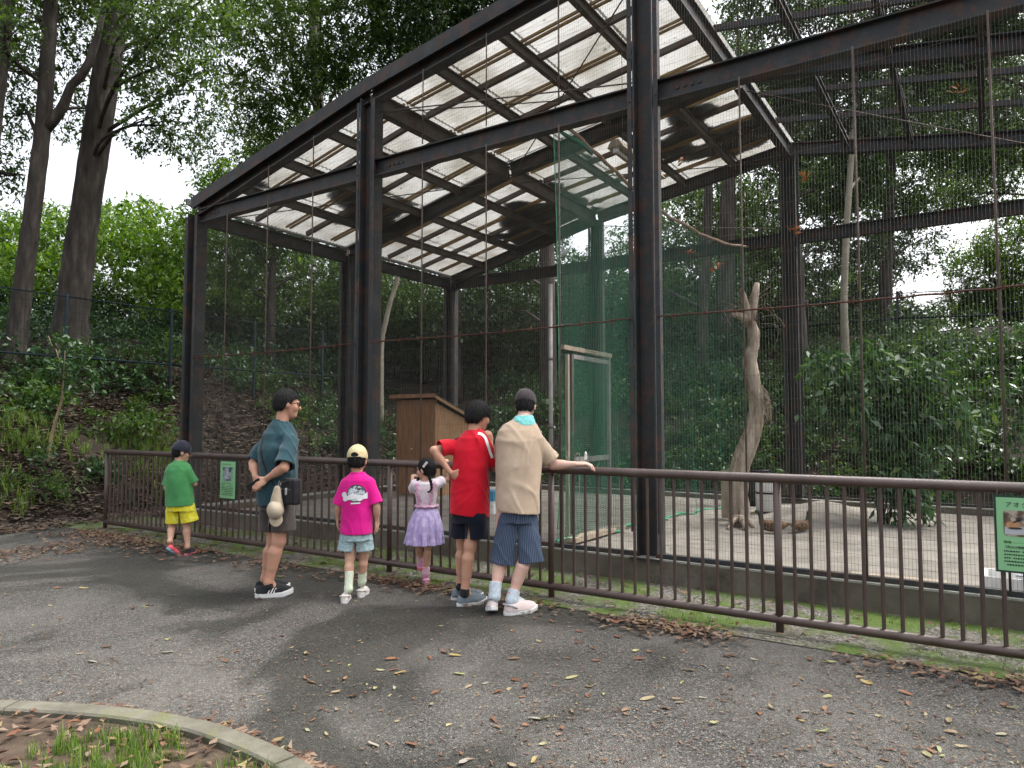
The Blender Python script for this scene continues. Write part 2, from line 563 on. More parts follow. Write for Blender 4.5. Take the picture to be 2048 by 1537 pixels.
def sheet_mat():
    m, n, l, b, out = new_mat('frosted_roof_sheet')
    v = coords(n, l, 'Object')
    c = ramp(n, [(0.32, (0.16, 0.152, 0.128)), (0.5, (0.26, 0.256, 0.24)), (0.7, (0.315, 0.315, 0.305))])
    l.new(noise(n, l, v, 1.1, 6), c.inputs[0])
    d = ramp(n, [(0.60, (1, 1, 1)), (0.70, (0.22, 0.20, 0.15))]); l.new(noise(n, l, v, 9, 8, 0.7), d.inputs[0])
    col = mixc(n, l, 1.0, c.outputs[0], d.outputs[0], 'MULTIPLY')
    l.new(col, b.inputs['Base Color']); b.inputs['Roughness'].default_value = 0.5
    t = n.new('ShaderNodeBsdfTranslucent'); l.new(col, t.inputs['Color'])
    mx = n.new('ShaderNodeMixShader'); mx.inputs[0].default_value = 0.80
    l.new(b.outputs[0], mx.inputs[1]); l.new(t.outputs[0], mx.inputs[2])
    l.new(mx.outputs[0], out.inputs['Surface'])
    return m


M_sheet = sheet_mat()

cage = empty('aviary_cage', CO, -PHI, 'tall rusty steel and wire mesh bird cage with half glazed roof', 'cage')
BX = [-7.23, -3.615, 0.0, 3.615, 7.23]
DY = [0.0, 3.1, 6.2]
EAVE = 4.55
RZ = {-7.23: 4.62, -3.615: 5.47, 0.0: 6.05, 3.615: 5.47, 7.23: 4.62}


def roof_z(t):
    t = -abs(t)
    if t < -3.615:
        return 4.62 + (t + 7.23) / 3.615 * 0.85
    return 5.47 + (t + 3.615) / 3.615 * 0.58


# columns: H sections with bolts
def column_mesh(h):
    mb = MB()
    prof = I_prof(0.2, 0.2, 0.016, 0.014)
    mb.extr([(a, b) for a, b in prof], (0, 0, 0.02), (0, 0, h), up=(1, 0, 0))
    mb.box(-0.15, 0.15, -0.15, 0.15, 0.0, 0.02)
    for x in (-0.1, 0.1):                   # angle irons that hold the wire
        mb.box(x - (0.058 if x > 0 else -0.008) * 0 + (0.008 if x > 0 else -0.052), x + (0.052 if x > 0 else -0.008), -0.102, -0.096, 0.24, h - 0.05)
        z = 0.5
        while z < h - 0.2:
            mb.box(x + (0.024 if x > 0 else -0.036), x + (0.036 if x > 0 else -0.024), -0.112, -0.102, z, z + 0.012)
            z += 0.42
    return mb.mesh('steel_column', M_steel)


for x in BX:
    for y in DY:
        if y == 3.1 and abs(x) < 7: continue
        h = RZ[x] - 0.02 if y != 3.1 else RZ[x] - 0.02
        link('steel_column', column_mesh(h - 0.2), cage, (x, y, 0.2))


def beam(name, p0, p1, w, h, material, parent, kind='I'):
    mb = MB()
    o = Vector(p0)
    mb.extr(I_prof(w, h) if kind == 'I' else rect_prof(w, h), (0, 0, 0), Vector(p1) - o)
    return link(name, mb.mesh(name, material), parent, p0)


for y in (0.0, 6.2):
    for i in range(4):
        beam('tie_beam', (BX[i] + 0.103, y, EAVE), (BX[i + 1] - 0.103, y, EAVE), 0.12, 0.21, M_steel, cage)
        mb = MB()                            # splice plates with bolts
        for k in range(4):
            mb.box(0.30 + k * 0.07, 0.328 + k * 0.07, -0.018, -0.006, -0.015, 0.013)
        link('bolt_row', mb.mesh('bolt_row', M_steel), cage, (BX[i], y, EAVE))
for x in (-7.23, 7.23):
    for i in range(2):
        beam('eave_beam', (x, DY[i] + 0.103, EAVE), (x, DY[i + 1] - 0.103, EAVE), 0.12, 0.21, M_steel, cage)
for y in DY:
    for i in range(4):
        a, b = BX[i], BX[i + 1]
        beam('rafter', (a + 0.02, y, RZ[a] + 0.02), (b - 0.02, y, RZ[b] + 0.02), 0.14, 0.21, M_steel, cage)
# purlins into the depth
PX = [-6.35, -5.45, -4.55, -2.7, -1.8, -0.9, 0.9, 1.8, 2.7, 4.55, 5.45, 6.35]
for x in PX:
    for i in range(2):
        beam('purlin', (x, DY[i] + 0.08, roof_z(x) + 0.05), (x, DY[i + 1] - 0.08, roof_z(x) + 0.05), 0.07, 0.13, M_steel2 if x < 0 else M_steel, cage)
for x in (-3.615, 0.0, 3.615):
    for i in range(2):
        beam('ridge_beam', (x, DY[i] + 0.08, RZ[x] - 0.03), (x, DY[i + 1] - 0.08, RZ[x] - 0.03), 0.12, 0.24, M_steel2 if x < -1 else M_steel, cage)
for y in (1.03, 2.07, 4.13, 5.17):
    for i in range(4):
        a, b = BX[i], BX[i + 1]
        za, zb = RZ[a] + 0.15, RZ[b] + 0.15
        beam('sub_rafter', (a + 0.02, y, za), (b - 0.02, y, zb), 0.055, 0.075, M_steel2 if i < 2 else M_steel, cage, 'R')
for y in (0.62, 0.70, 1.62, 1.70, 2.62, 2.70, 3.62, 3.70, 4.72, 4.80, 5.72, 5.80):
    for i in range(2):
        a, b = BX[i], BX[i + 1]
        beam('batten', (a + 0.02, y, RZ[a] + 0.165), (b - 0.02, y, RZ[b] + 0.165), 0.028, 0.03, M_batten, cage, 'R')
# corrugated frosted sheets on the left slope
SHX = [-7.33, -6.35, -5.45, -4.55, -3.615, -2.7, -1.8, -0.9, 0.02]
for i in range(8):
    for j in range(2):
        y0, y1 = (-0.04, 3.12) if j == 0 else (3.10, 6.4)
        N = 200
        yy = np.linspace(y0, y1, N)
        zz = 0.006 * np.sin((yy - y0) * 2 * math.pi / 0.076)
        xs = (SHX[i], SHX[i + 1] + 0.03)
        off = 0.185 + (i % 2) * 0.005 + j * 0.012
        V = []
        for x in xs:
            zr = roof_z(x) if x > -7.23 else 4.62 + (x + 7.23) * 0.235
            V.append(np.stack([np.full(N, x), yy, zz + zr + off], -1))
        V = np.concatenate(V)
        k = np.arange(N - 1)
        link('roof_sheet', mesh_np('roof_sheet', V, np.stack([k, k + 1, k + 1 + N, k + N], -1), M_sheet, True), cage)


for i in range(4):                           # dark barge boards close the front edge of the roof
    a, b = BX[i], BX[i + 1]
    beam('barge_board', (a, -0.095, RZ[a] + 0.125), (b, -0.095, RZ[b] + 0.125), 0.03, 0.17, M_steel, cage, 'R')
beam('eave_trim', (-7.36, -0.11, 4.79), (-7.36, 6.3, 4.79), 0.03, 0.10, M_steel, cage, 'R')


# wire mesh: straight wires as thin three sided rods, one part to each panel
def wires(segs, r):
    V, Fc = [], []
    for p, q in segs:
        p, q = np.array(p, float), np.array(q, float)
        d = q - p
        a = np.cross(d, (0.3, 0.5, 0.81)); a /= np.linalg.norm(a)
        b = np.cross(d, a); b /= np.linalg.norm(b)
        n = len(V)
        for e in (p, q):
            for k in range(3):
                th = 2 * math.pi * k / 3
                V.append(e + r * (math.cos(th) * a + math.sin(th) * b))
        for k in range(3):
            Fc.append((n + k, n + (k + 1) % 3, n + 3 + (k + 1) % 3, n + 3 + k))
    return V, Fc


def panel(name, segs, r, material, parent, loc=(0, 0, 0)):
    V, Fc = wires(segs, r)
    o = link(name, mesh_np(name, V, Fc, material), parent, loc)
    o['kind'] = 'stuff'
    return o


for y, pitch, hp, rad, mt in ((-0.085, 0.0245, 0.205, 0.00115, M_wire), (6.2, 0.05, 0.15, 0.0013, M_wire_dark)):
    for i in range(4):
        a, b = BX[i] + 0.12, BX[i + 1] - 0.12
        lo, up = [], []
        x = a
        while x < b:
            lo.append(((x, y, 0.24), (x, y, EAVE - 0.1)))
            up.append(((x, y, EAVE + 0.1), (x, y, roof_z(x) - 0.08)))
            x += pitch
        z = 0.27
        while z < EAVE - 0.1:
            lo.append(((a, y - 0.002, z), (b, y - 0.002, z)))
            z += hp if (z > 1.0 or y > 1) else 0.075
        z = EAVE + 0.2
        while z < 6.0:
            e = [q for q in np.linspace(a, b, 60) if roof_z(q) - 0.08 > z]
            if len(e) > 2: up.append(((e[0], y - 0.002, z), (e[-1], y - 0.002, z)))
            z += 0.205
        panel('wire_mesh', lo, rad, mt, cage)
        if y < 1: panel('wire_mesh', up, rad, mt, cage)
for x in (-7.23, 7.23):
    for i in range(2):
        a, b = DY[i] + 0.12, DY[i + 1] - 0.12
        sg = [((x, q, 0.24), (x, q, EAVE - 0.1)) for q in np.arange(a, b, 0.05)]
        sg += [((x, a, z), (x, b, z)) for z in np.arange(0.3, EAVE - 0.1, 0.15)]
        panel('wire_mesh', sg, 0.0013, M_wire_dark, cage)
for i in (2, 3):                             # netted right slope of the roof
    a, b = BX[i], BX[i + 1]
    for j in range(2):
        sg = []
        for q in np.arange(DY[j], DY[j + 1], 0.045):
            sg.append(((a, q, RZ[a] + 0.2), (b, q, RZ[b] + 0.2)))
        for k in np.arange(0, 1, 0.0125):
            x = a + (b - a) * k
            sg.append(((x, DY[j], roof_z(x) + 0.2), (x, DY[j + 1], roof_z(x) + 0.2)))
        panel('roof_netting', sg, 0.0013, M_wire_dark, cage)
# upright rods on the front
for x in PX:
    mb = MB().tube([(0, 0, 0.24), (0.004, 0, 2.3), (0, 0, EAVE - 0.1)], 0.0085, 6)
    link('upright_rod', mb.mesh('upright_rod', M_rod), cage, (x, -0.10, 0))
    mb = MB().tube([(0, 0, EAVE + 0.1), (0, 0, roof_z(x) - 0.08)], 0.0075, 6)
    link('upright_rod', mb.mesh('upright_rod', M_rod), cage, (x, -0.10, 0))
# twisted cable at head height
for i in range(4):
    a, b = BX[i] + 0.13, BX[i + 1] - 0.13
    mb = MB()
    mb.tube([(a + (b - a) * k / 24, -0.112 + 0.003 * math.sin(k * 2.1), 2.41 + 0.004 * math.sin(k * 3.3 + i) - 0.02 * math.sin(math.pi * k / 24)) for k in range(25)], 0.0075, 6)
    x = a + 0.15
    while x < b:
        mb.box(x, x + 0.012, -0.124, -0.10, 2.38, 2.425)
        if R.random() < 0.5:
            mb.tube([(x, -0.12, 2.39), (x + 0.01, -0.13, 2.36), (x + 0.03, -0.125, 2.345)], 0.0025, 5)
        x += 0.3 + R.uniform(-0.06, 0.06)
    mb.build('cable', M_rust, cage)
# roof bracing rods
for (p, q) in (((-3.55, 0.1, 5.3), (-0.1, 3.0, 5.86)), ((-3.55, 3.0, 5.3), (-0.1, 0.1, 5.86)), ((-7.1, 0.1, 4.5), (-3.7, 3.0, 5.3)), ((-3.5, 3.2, 5.3), (-0.1, 6.1, 5.86)),
               ((0.1, 3.0, 5.86), (3.5, 0.1, 5.3)), ((0.1, 3.2, 5.86), (3.5, 6.1, 5.3)), ((-3.55, 0.02, 5.28), (-0.1, 0.02, 4.72)), ((-3.5, 6.15, 5.3), (-0.1, 6.15, 4.72))):
    MB().tube([p, q], 0.008, 6).build('brace_rod', M_rod, cage)
# low concrete wall with a steel sill
for (x0, x1, y0, y1) in ((-7.36, 7.36, -0.13, 0.11), (-7.36, -7.12, 0.112, 6.08), (7.12, 7.36, 0.112, 6.08), (-7.36, 7.36, 6.085, 6.33)):
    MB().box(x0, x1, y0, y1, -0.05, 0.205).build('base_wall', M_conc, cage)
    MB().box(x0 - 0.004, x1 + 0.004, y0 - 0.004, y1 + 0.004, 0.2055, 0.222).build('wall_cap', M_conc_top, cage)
for i in range(4):
    MB().box(BX[i] + 0.11, BX[i + 1] - 0.11, -0.10, -0.04, 0.223, 0.262).build('sill_angle', M_steel, cage)
    MB().box(BX[i] + 0.11, BX[i + 1] - 0.11, 6.17, 6.23, 0.223, 0.262).build('sill_angle', M_steel, cage)

# dry leaves caught in the front mesh
for (px_, py_) in ((1382, 322), (1628, 352), (1395, 508), (1446, 535), (1598, 462), (1940, 180)):
    r_ = (px_ - 1024) / F
    t_ = (r_ * CO.y - CO.x) / (UX - r_ * UY)
    p_ = cw(t_, -0.10); z_ = at(px_, py_, p_.y).z
    mb = MB()
    for q in range(7):
        mt_ = Matrix.Translation((R.uniform(-.05, .05), R.uniform(-.015, .015), R.uniform(-.03, .03))) @ Euler((R.uniform(-1, 1), R.uniform(-1, 1), R.uniform(0, 6))).to_matrix().to_4x4()
        mb.add([mt_ @ Vector(w) for w in ((-.035, 0, 0), (0, -.012, .004), (.035, 0, 0), (0, .012, .004))], [(0, 1, 2, 3)])
    tag(mb.build('dry_leaves', M_dryleaf, None, rot=(0, 0, -PHI)), 'clump of dry russet leaves caught in the wire of the right hand bays', 'leaves', 'dry leaf clumps caught in the cage wire')
    bpy.context.view_layer.objects.active = None
    [o_ for o_ in COL.objects if o_.name.startswith('dry_leaves')][-1].location = (p_.x, p_.y, z_)

# leaf litter that has settled on the roof sheets
M_litter_dark = leaf_mat('roof_litter', [(0.0, (0.010, 0.008, 0.006)), (0.6, (0.028, 0.019, 0.012)), (1.0, (0.07, 0.035, 0.018))], 0.0, 0.9)
n = 190000
tt = RN.uniform(-7.25, -0.05, n); ss = RN.uniform(0.0, 6.3, n)
den = 0.62 * vnoise(tt * 0.9 + 3, ss * 0.7 + 1, 21) + 0.38 * vnoise(tt * 2.7, ss * 2.2, 4)
bias = 0.62 * np.exp(-((tt + 6.0) ** 2 / 0.85 + (ss - 2.6) ** 2 / 1.1) ** 1.5) + 0.40 * np.exp(-((tt + 4.5) ** 2 / 1.3 + (ss - 5.7) ** 2 / 0.8)) \
    + 0.33 * np.exp(-((tt + 0.7) ** 2 / 1.0 + (ss - 5.3) ** 2 / 1.5)) + 0.10 * np.exp(-((tt + 3.0) ** 2 / 2.0 + (ss - 5.6) ** 2 / 1.2)) - 0.05 - 0.14 * (ss < 3.3) * (tt > -4.7)
purl = np.min(np.abs(tt[:, None] - np.array(SHX)[None]), 1)
keep = den + bias + 0.10 * np.exp(-purl / 0.05) > 0.70
tt, ss = tt[keep], ss[keep]
n = len(tt)
sz = RN.uniform(0.025, 0.065, n); an = RN.uniform(0, 6.283, n)
zr = np.where(tt < -3.615, 4.62 + (tt + 7.23) / 3.615 * 0.85, 5.47 + (tt + 3.615) / 3.615 * 0.58) + 0.228
V = np.zeros((n, 4, 3), np.float32)
for k, (a, b) in enumerate(((-1, 0), (0, -0.45), (1, 0), (0, 0.45))):
    V[:, k, 0] = tt + sz * (a * np.cos(an) - b * np.sin(an))
    V[:, k, 1] = ss + sz * (a * np.sin(an) + b * np.cos(an))
    V[:, k, 2] = zr + RN.uniform(0, 0.02, n) + (V[:, k, 0] - tt) * 0.2
rl = link('roof_leaf_litter', mesh_np('roof_leaf_litter', V.reshape(-1, 3), np.arange(n * 4).reshape(n, 4), M_litter_dark), None, CO, (0, 0, -PHI))
tag(rl, 'dark mats of rotting leaves lying on the frosted roof sheets', 'leaf litter', kind='stuff')
# ------------------------------------------------------------------ brown railing along the path
M_brown = mat('brown_rail_paint', [(0.3, (0.050, 0.031, 0.026)), (0.55, (0.075, 0.048, 0.041)), (0.75, (0.10, 0.068, 0.058))], 4.0, 0.42, 0.15, 60, spec=0.5,
              second=((0.56, 0.68), 9.0, (0.045, 0.035, 0.022)))
FO = gnd(1560, 1268)
rail = empty('railing', FO, -PHI, 'brown painted steel railing with upright bars along the path', 'railing')
RL, RR = -8.85, 3.65
RH = 1.085
MB().tube([(RL - 0.03, 0, RH - 0.033), (RR, 0, RH - 0.033)], 0.034, 14).build('top_rail', M_brown, rail)
MB().tube([(RL, 0, 0.10), (RR, 0, 0.10)], 0.031, 12).build('bottom_rail', M_brown, rail)
post_me = MB().tube([(0, 0, -0.05), (0, 0, RH - 0.05)], 0.026, 12).mesh('post', M_brown)
bar_me = MB().tube([(0, 0, 0.11), (0, 0, RH - 0.05)], 0.0125, 8, cap=False).mesh('bar', M_brown)
foot_me = MB().box(-0.13, 0.13, -0.10, 0.10, -0.05, 0.012).mesh('footing', M_kerb)
k = RL
posts = [RL] + [-7.2, -5.4, -3.6, -1.8, 0.0, 1.8, 3.6]
for p in posts:
    link('post', post_me, rail, (p, 0, 0))
    if p > -9: link('footing', foot_me, rail, (p, 0, 0), (0, 0, R.uniform(-0.1, 0.1)))
for a, b in zip(posts[:-1], posts[1:]):
    n = max(2, round((b - a) / 0.1059))
    for i in range(1, n):
        link('bar', bar_me, rail, (a + (b - a) * i / n, 0, 0))


def flat_mat(name, col, rough=0.6):
    m, n, l, b, out = new_mat(name)
    b.inputs['Base Color'].default_value = (*col, 1)
    b.inputs['Roughness'].default_value = rough
    return m


M_signgreen = mat('sign_green', [(0.3, (0.21, 0.46, 0.22)), (0.7, (0.25, 0.52, 0.27))], 3.0, 0.35, spec=0.5)
M_signframe = flat_mat('sign_frame', (0.012, 0.035, 0.022), 0.5)
M_ink = flat_mat('sign_ink', (0.015, 0.03, 0.02), 0.6)
M_signtab = flat_mat('sign_tab', (0.10, 0.30, 0.06), 0.6)
M_photo1 = mat('sign_photo', [(0.30, (0.02, 0.035, 0.03)), (0.46, (0.06, 0.10, 0.10)), (0.56, (0.30, 0.33, 0.36)), (0.68, (0.10, 0.16, 0.12))], 9.0, 0.4)
M_photo2 = mat('sign_photo', [(0.30, (0.03, 0.02, 0.015)), (0.45, (0.13, 0.09, 0.06)), (0.56, (0.42, 0.36, 0.30)), (0.70, (0.10, 0.10, 0.09))], 14.0, 0.4)
M_duckbrown = mat('sign_duck', [(0.3, (0.28, 0.12, 0.05)), (0.7, (0.52, 0.28, 0.14))], 20.0, 0.5)
M_signgrey = mat('sign_water', [(0.3, (0.30, 0.32, 0.34)), (0.7, (0.48, 0.50, 0.52))], 12.0, 0.5)
M_dk = flat_mat('sign_dark', (0.02, 0.022, 0.025), 0.5)


def text(name, body, size, loc, parent, material, rot=(math.pi / 2, 0, 0), spacing=1.0):
    cu = bpy.data.curves.new(name, 'FONT')
    cu.body = body
    cu.size = size
    cu.space_character = spacing
    cu.extrude = 0.0006
    cu.materials.append(material)
    o = bpy.data.objects.new(name, cu)
    COL.objects.link(o)
    bpy.context.view_layer.update()
    me = bpy.data.meshes.new_from_object(o.evaluated_get(bpy.context.evaluated_depsgraph_get()))
    bpy.data.objects.remove(o)
    return link(name, me, parent, loc, rot)


def disc(mb, cx, cz, rx, rz, y, n=20, rot=0.0):
    vs = [(cx + rx * math.cos(a) * math.cos(rot) - rz * math.sin(a) * math.sin(rot), y, cz + rx * math.cos(a) * math.sin(rot) + rz * math.sin(a) * math.cos(rot))
          for a in [2 * math.pi * i / n for i in range(n)]]
    mb.add(vs, [tuple(range(n))])


def rrect(mb, x0, x1, z0, z1, y, r):
    vs = []
    for cx, cz, a0 in ((x1 - r, z0 + r, -90), (x1 - r, z1 - r, 0), (x0 + r, z1 - r, 90), (x0 + r, z0 + r, 180)):
        for k in range(5):
            a = math.radians(a0 + k * 22.5)
            vs.append((cx + r * math.cos(a), y, cz + r * math.sin(a)))
    mb.add(vs, [tuple(range(len(vs)))])


def info_sign(t, w, h, ztop, label, near):
    o = empty('information_sign', FO + Vector((UX * t, UY * t, 0)) + Vector((VX, VY, 0)) * -0.040 + Vector((0, 0, ztop - h)), -PHI, label, 'sign')
    MB().box(0, w, -0.004, 0.012, 0, h).build('frame', M_signframe, o)
    MB().box(0.012, w - 0.012, -0.0075, -0.0045, 0.012, h - 0.012).build('board', M_signgreen, o)
    y = -0.0095
    if near:
        text('lettering', '\u30a2\u30aa\u30af\u30d3\u30a2\u30d2\u30eb', 0.034, (0.055, y, h - 0.064), o, M_ink, spacing=1.25)
        px0, px1, pz0, pz1 = 0.045, w - 0.045, h - 0.235, h - 0.085
        mb = MB(); rrect(mb, px0, px1, pz0, pz1, y, 0.02); mb.build('picture', M_photo2, o)
        mb = MB(); mb.add([(px0 + 0.004, y - 0.0012, pz0 + 0.012), (px1 - 0.004, y - 0.0012, pz0 + 0.012), (px1 - 0.004, y - 0.0012, pz0 + 0.055), (px0 + 0.004, y - 0.0012, pz0 + 0.055)], [(0, 1, 2, 3)])
        mb.build('picture_water', M_signgrey, o)
        mb = MB()
        for k in range(2):
            disc(mb, px0 + 0.045 + 0.11 * k, pz0 + 0.068, 0.036, 0.021, y - 0.0024, rot=0.15)
        mb.build('picture_ducks', M_duckbrown, o)
        mb = MB()
        for k in range(2):
            disc(mb, px0 + 0.075 + 0.11 * k, pz0 + 0.100, 0.013, 0.012, y - 0.0036)
            disc(mb, px0 + 0.055 + 0.11 * k, pz0 + 0.048, 0.034, 0.006, y - 0.0036)
            disc(mb, px0 + 0.06 + 0.11 * k, pz0 + 0.088, 0.020, 0.005, y - 0.0036, rot=0.5)
        mb.build('picture_shadows', M_dk, o)
        mb = MB(); mb.add([(0.042, y, h - 0.275), (0.078, y, h - 0.275), (0.078, y, h - 0.261), (0.042, y, h - 0.261)], [(0, 1, 2, 3)])
        mb.add([(0.082, y, h - 0.272), (w - 0.04, y, h - 0.272), (w - 0.04, y, h - 0.270), (0.082, y, h - 0.270)], [(0, 1, 2, 3)])
        mb.build('heading_tab', M_signtab, o)
        text('lettering', '\u7279  \u5fb4', 0.0125, (0.047, y - 0.0015, h - 0.2735), o, M_ink)
        text('lettering', '\u3010\u898b\u5206\u3051\u60c5\u5831\u3011', 0.017, (0.040, y, h - 0.303), o, M_ink)
        zz = h - 0.325
    else:
        text('lettering', '\u30aa\u30aa\u30cf\u30af\u30c1\u30e7\u30a6', 0.024, (0.045, y, h - 0.052), o, M_ink)
        px0, px1, pz0, pz1 = 0.055, w - 0.055, h - 0.235, h - 0.075
        mb = MB(); rrect(mb, px0, px1, pz0, pz1, y, 0.004); mb.build('picture', M_photo1, o)
        mb = MB(); disc(mb, (px0 + px1) / 2, pz0 + 0.085, 0.020, 0.034, y - 0.0014); disc(mb, (px0 + px1) / 2 + 0.006, pz0 + 0.13, 0.011, 0.026, y - 0.0014)
        disc(mb, (px0 + px1) / 2 - 0.01, pz0 + 0.04, 0.045, 0.014, y - 0.0014, rot=-0.1)
        mb.build('picture_bird', M_signgrey, o)
        zz = h - 0.262
    mb = MB()
    rr = random.Random(3 + int(near))
    while zz > 0.035:                         # lines of small print
        x = 0.042
        while x < w - 0.05:
            q = rr.uniform(0.005, 0.011)
            if rr.random() < 0.9:
                mb.add([(x, y, zz), (x + q, y, zz), (x + q, y, zz + 0.0085), (x, y, zz + 0.0085)], [(0, 1, 2, 3)])
            x += q + 0.0035
        zz -= 0.0195
    mb.build('small_print', M_ink, o)['kind'] = 'stuff'
    mb = MB()
    for x in (0.02, w - 0.02):                # wire ties over the rail
        mb.tube([(x, -0.006, h - 0.01), (x, -0.004, ztop - (ztop - h) + 0.02), (x, 0.03, h + 0.055), (x, 0.075, h + 0.03)], 0.0016, 5)
    mb.build('wire_tie', M_wire, o)
    return o


info_sign(1.235, 0.34, 0.445, 1.01, 'green sign with brown duck picture at the right edge of the railing', True)
info_sign(-6.235, 0.30, 0.445, 1.01, 'small green sign with dark bird picture between green boy and teal man', False)
# ------------------------------------------------------------------ steel mesh fences on the bank
M_fence = mat('blue_green_fence_paint', [(0.3, (0.006, 0.012, 0.015)), (0.7, (0.012, 0.021, 0.026))], 4.0, 0.8, spec=.1)


def mesh_fence(label, t0, s0, t1, s1, n, height, level=None):
    o = empty('mesh_fence', cw(t0, s0, float(hill(t0, s0))), 0, label, 'fence')
    ps = []
    for i in range(n + 1):
        u = i / n
        t, s = t0 + (t1 - t0) * u, s0 + (s1 - s0) * u
        p = cw(t, s, float(hill(t, s)) if level is None else level); ps.append(p - o.location)
    for p in ps:
        MB().tube([p + Vector((0, 0, -.25 if level is None else -2.2)), p + Vector((0, 0, height + .05))], .03, 8).build('post', M_fence, o)
    for a, b in zip(ps[:-1], ps[1:]):
        segs = []
        for i in range(1, 36):
            u = i / 36; q = a.lerp(b, u)
            segs.append((q + Vector((0, 0, .72)), q + Vector((0, 0, height))))
        for z in list(np.arange(.74, height, .13)) + [height]:
            segs.append((a + Vector((0, 0, z)), b + Vector((0, 0, z))))
        panel('wire_panel', [(tuple(p), tuple(q)) for p, q in segs], .0022, M_fence, o)
        MB().tube([a + Vector((0, 0, .70)), b + Vector((0, 0, .70))], .020, 6).build('rail', M_fence, o)
        MB().tube([a + Vector((0, 0, height)), b + Vector((0, 0, height))], .012, 6).build('rail', M_fence, o)
        segs = []
        for i in range(1, 20):
            u = i / 20; q = a.lerp(b, u)
            segs.append((q + Vector((0, 0, 0)), q + Vector((0, 0, .7))))
        for z in (.2, .45): segs.append((a + Vector((0, 0, z)), b + Vector((0, 0, z))))
        panel('wire_panel', [(tuple(p), tuple(q)) for p, q in segs], .0013, M_fence, o)
    return o


mesh_fence('blue green steel mesh fence on the left bank', -11.2, -4.0, -11.2, 12.0, 8, 1.80, 1.95)
mesh_fence('far steel mesh fence along the crest behind the cage', -9.0, 12.8, 13.0, 12.8, 11, 1.3)

# ------------------------------------------------------------------ inside the cage
M_ply = mat('weathered_plywood', [(0.3, (0.14, 0.062, 0.028)), (0.5, (0.22, 0.105, 0.050)), (0.7, (0.31, 0.165, 0.085))], 5.0, 0.8, 0.3, 30, stretch=(5, 5, 0.6))
M_ply2 = mat('pale_plywood', [(0.3, (0.24, 0.13, 0.065)), (0.5, (0.34, 0.20, 0.105)), (0.7, (0.44, 0.28, 0.155))], 6.0, 0.8, 0.3, 30, stretch=(5, 5, 0.6))
M_plank = mat('pale_plank', [(0.3, (0.22, 0.175, 0.125)), (0.7, (0.40, 0.335, 0.26))], 6.0, 0.8, 0.3, 30, stretch=(3, 3, 0.5))
M_felt = mat('roof_felt', [(0.3, (0.06, 0.048, 0.036)), (0.7, (0.12, 0.095, 0.07))], 8.0, 0.9)
M_deadwood = mat('dead_wood', [(0.30, (0.070, 0.048, 0.034)), (0.42, (0.22, 0.165, 0.12)), (0.58, (0.37, 0.31, 0.245)), (0.8, (0.46, 0.41, 0.35))], 7.0, 0.9, 1.0, 26, stretch=(3.0, 3.0, 0.35))
M_grey_pipe = mat('galvanised_pipe', [(0.3, (0.19, 0.18, 0.17)), (0.7, (0.33, 0.32, 0.30))], 6.0, 0.5, metal=0.3)
M_white = mat('white_plastic', [(0.3, (0.55, 0.55, 0.54)), (0.7, (0.72, 0.72, 0.70))], 5.0, 0.45)
M_greypl = mat('grey_plastic', [(0.3, (0.25, 0.26, 0.27)), (0.7, (0.36, 0.37, 0.38))], 5.0, 0.5)
M_black = mat('black_rubber', [(0.3, (0.012, 0.012, 0.013)), (0.7, (0.025, 0.025, 0.027))], 9.0, 0.5)
M_blue = mat('blue_plastic', [(0.3, (0.05, 0.21, 0.36)), (0.7, (0.09, 0.29, 0.45))], 5.0, 0.5)

# wooden hut with a lean-to roof
hut = empty('wooden_hut', cw(-5.72, 3.8, .13), -PHI, 'brown plywood hut with sloping roof in the left bay of the cage', 'hut')
W_, D_ = .93, 1.25
for i in range(2):
    MB().box(-W_ + i * .466 + .002, -W_ + (i + 1) * .466 - .002, 0, .018, 0, 1.76).build('wall_board', M_ply, hut)
mb = MB(); mb.add([(0.0, .019, 0), (0.0, D_, 0), (0.0, D_, 1.30), (0.0, .019, 1.70), (-.018, .019, 0), (-.018, D_, 0), (-.018, D_, 1.30), (-.018, .019, 1.70)],
                  [(0, 1, 2, 3), (7, 6, 5, 4), (0, 4, 5, 1), (1, 5, 6, 2), (2, 6, 7, 3), (3, 7, 4, 0)]); mb.build('side_wall', M_ply2, hut)
mb = MB(); mb.add([(-W_, .019, 0), (-W_, D_, 0), (-W_, D_, 1.36), (-W_, .019, 1.76), (-W_ + .018, .019, 0), (-W_ + .018, D_, 0), (-W_ + .018, D_, 1.36), (-W_ + .018, .019, 1.76)],
                  [(3, 2, 1, 0), (4, 5, 6, 7), (1, 5, 4, 0), (2, 6, 5, 1), (3, 7, 6, 2), (0, 4, 7, 3)]); mb.build('side_wall', M_ply2, hut)
MB().box(-W_ + .02, -.02, D_ - .018, D_, 0, 1.36).build('back_wall', M_ply, hut)
mt = Matrix.Translation((0, -.12, 1.83)) @ Matrix.Rotation(-math.atan(.34), 4, 'X')
MB().box(-W_ - .07, .10, 0, D_ + .28, 0, .022, mt).build('roof', M_felt, hut)
MB().box(-W_ - .07, .10, -.012, 0.03, -.045, .024, mt).build('fascia', M_ply, hut)
MB().box(.075, .10, .032, D_ + .28, -.045, -.002, mt).build('fascia', M_ply2, hut)
MB().box(-W_ + .02, -.02, .03, .08, 1.66, 1.75).build('rail', M_plank, hut)
MB().tube([(-.55, -.012, .85), (-.55, .004, .85)], .014, 8).build('knob', M_white, hut)

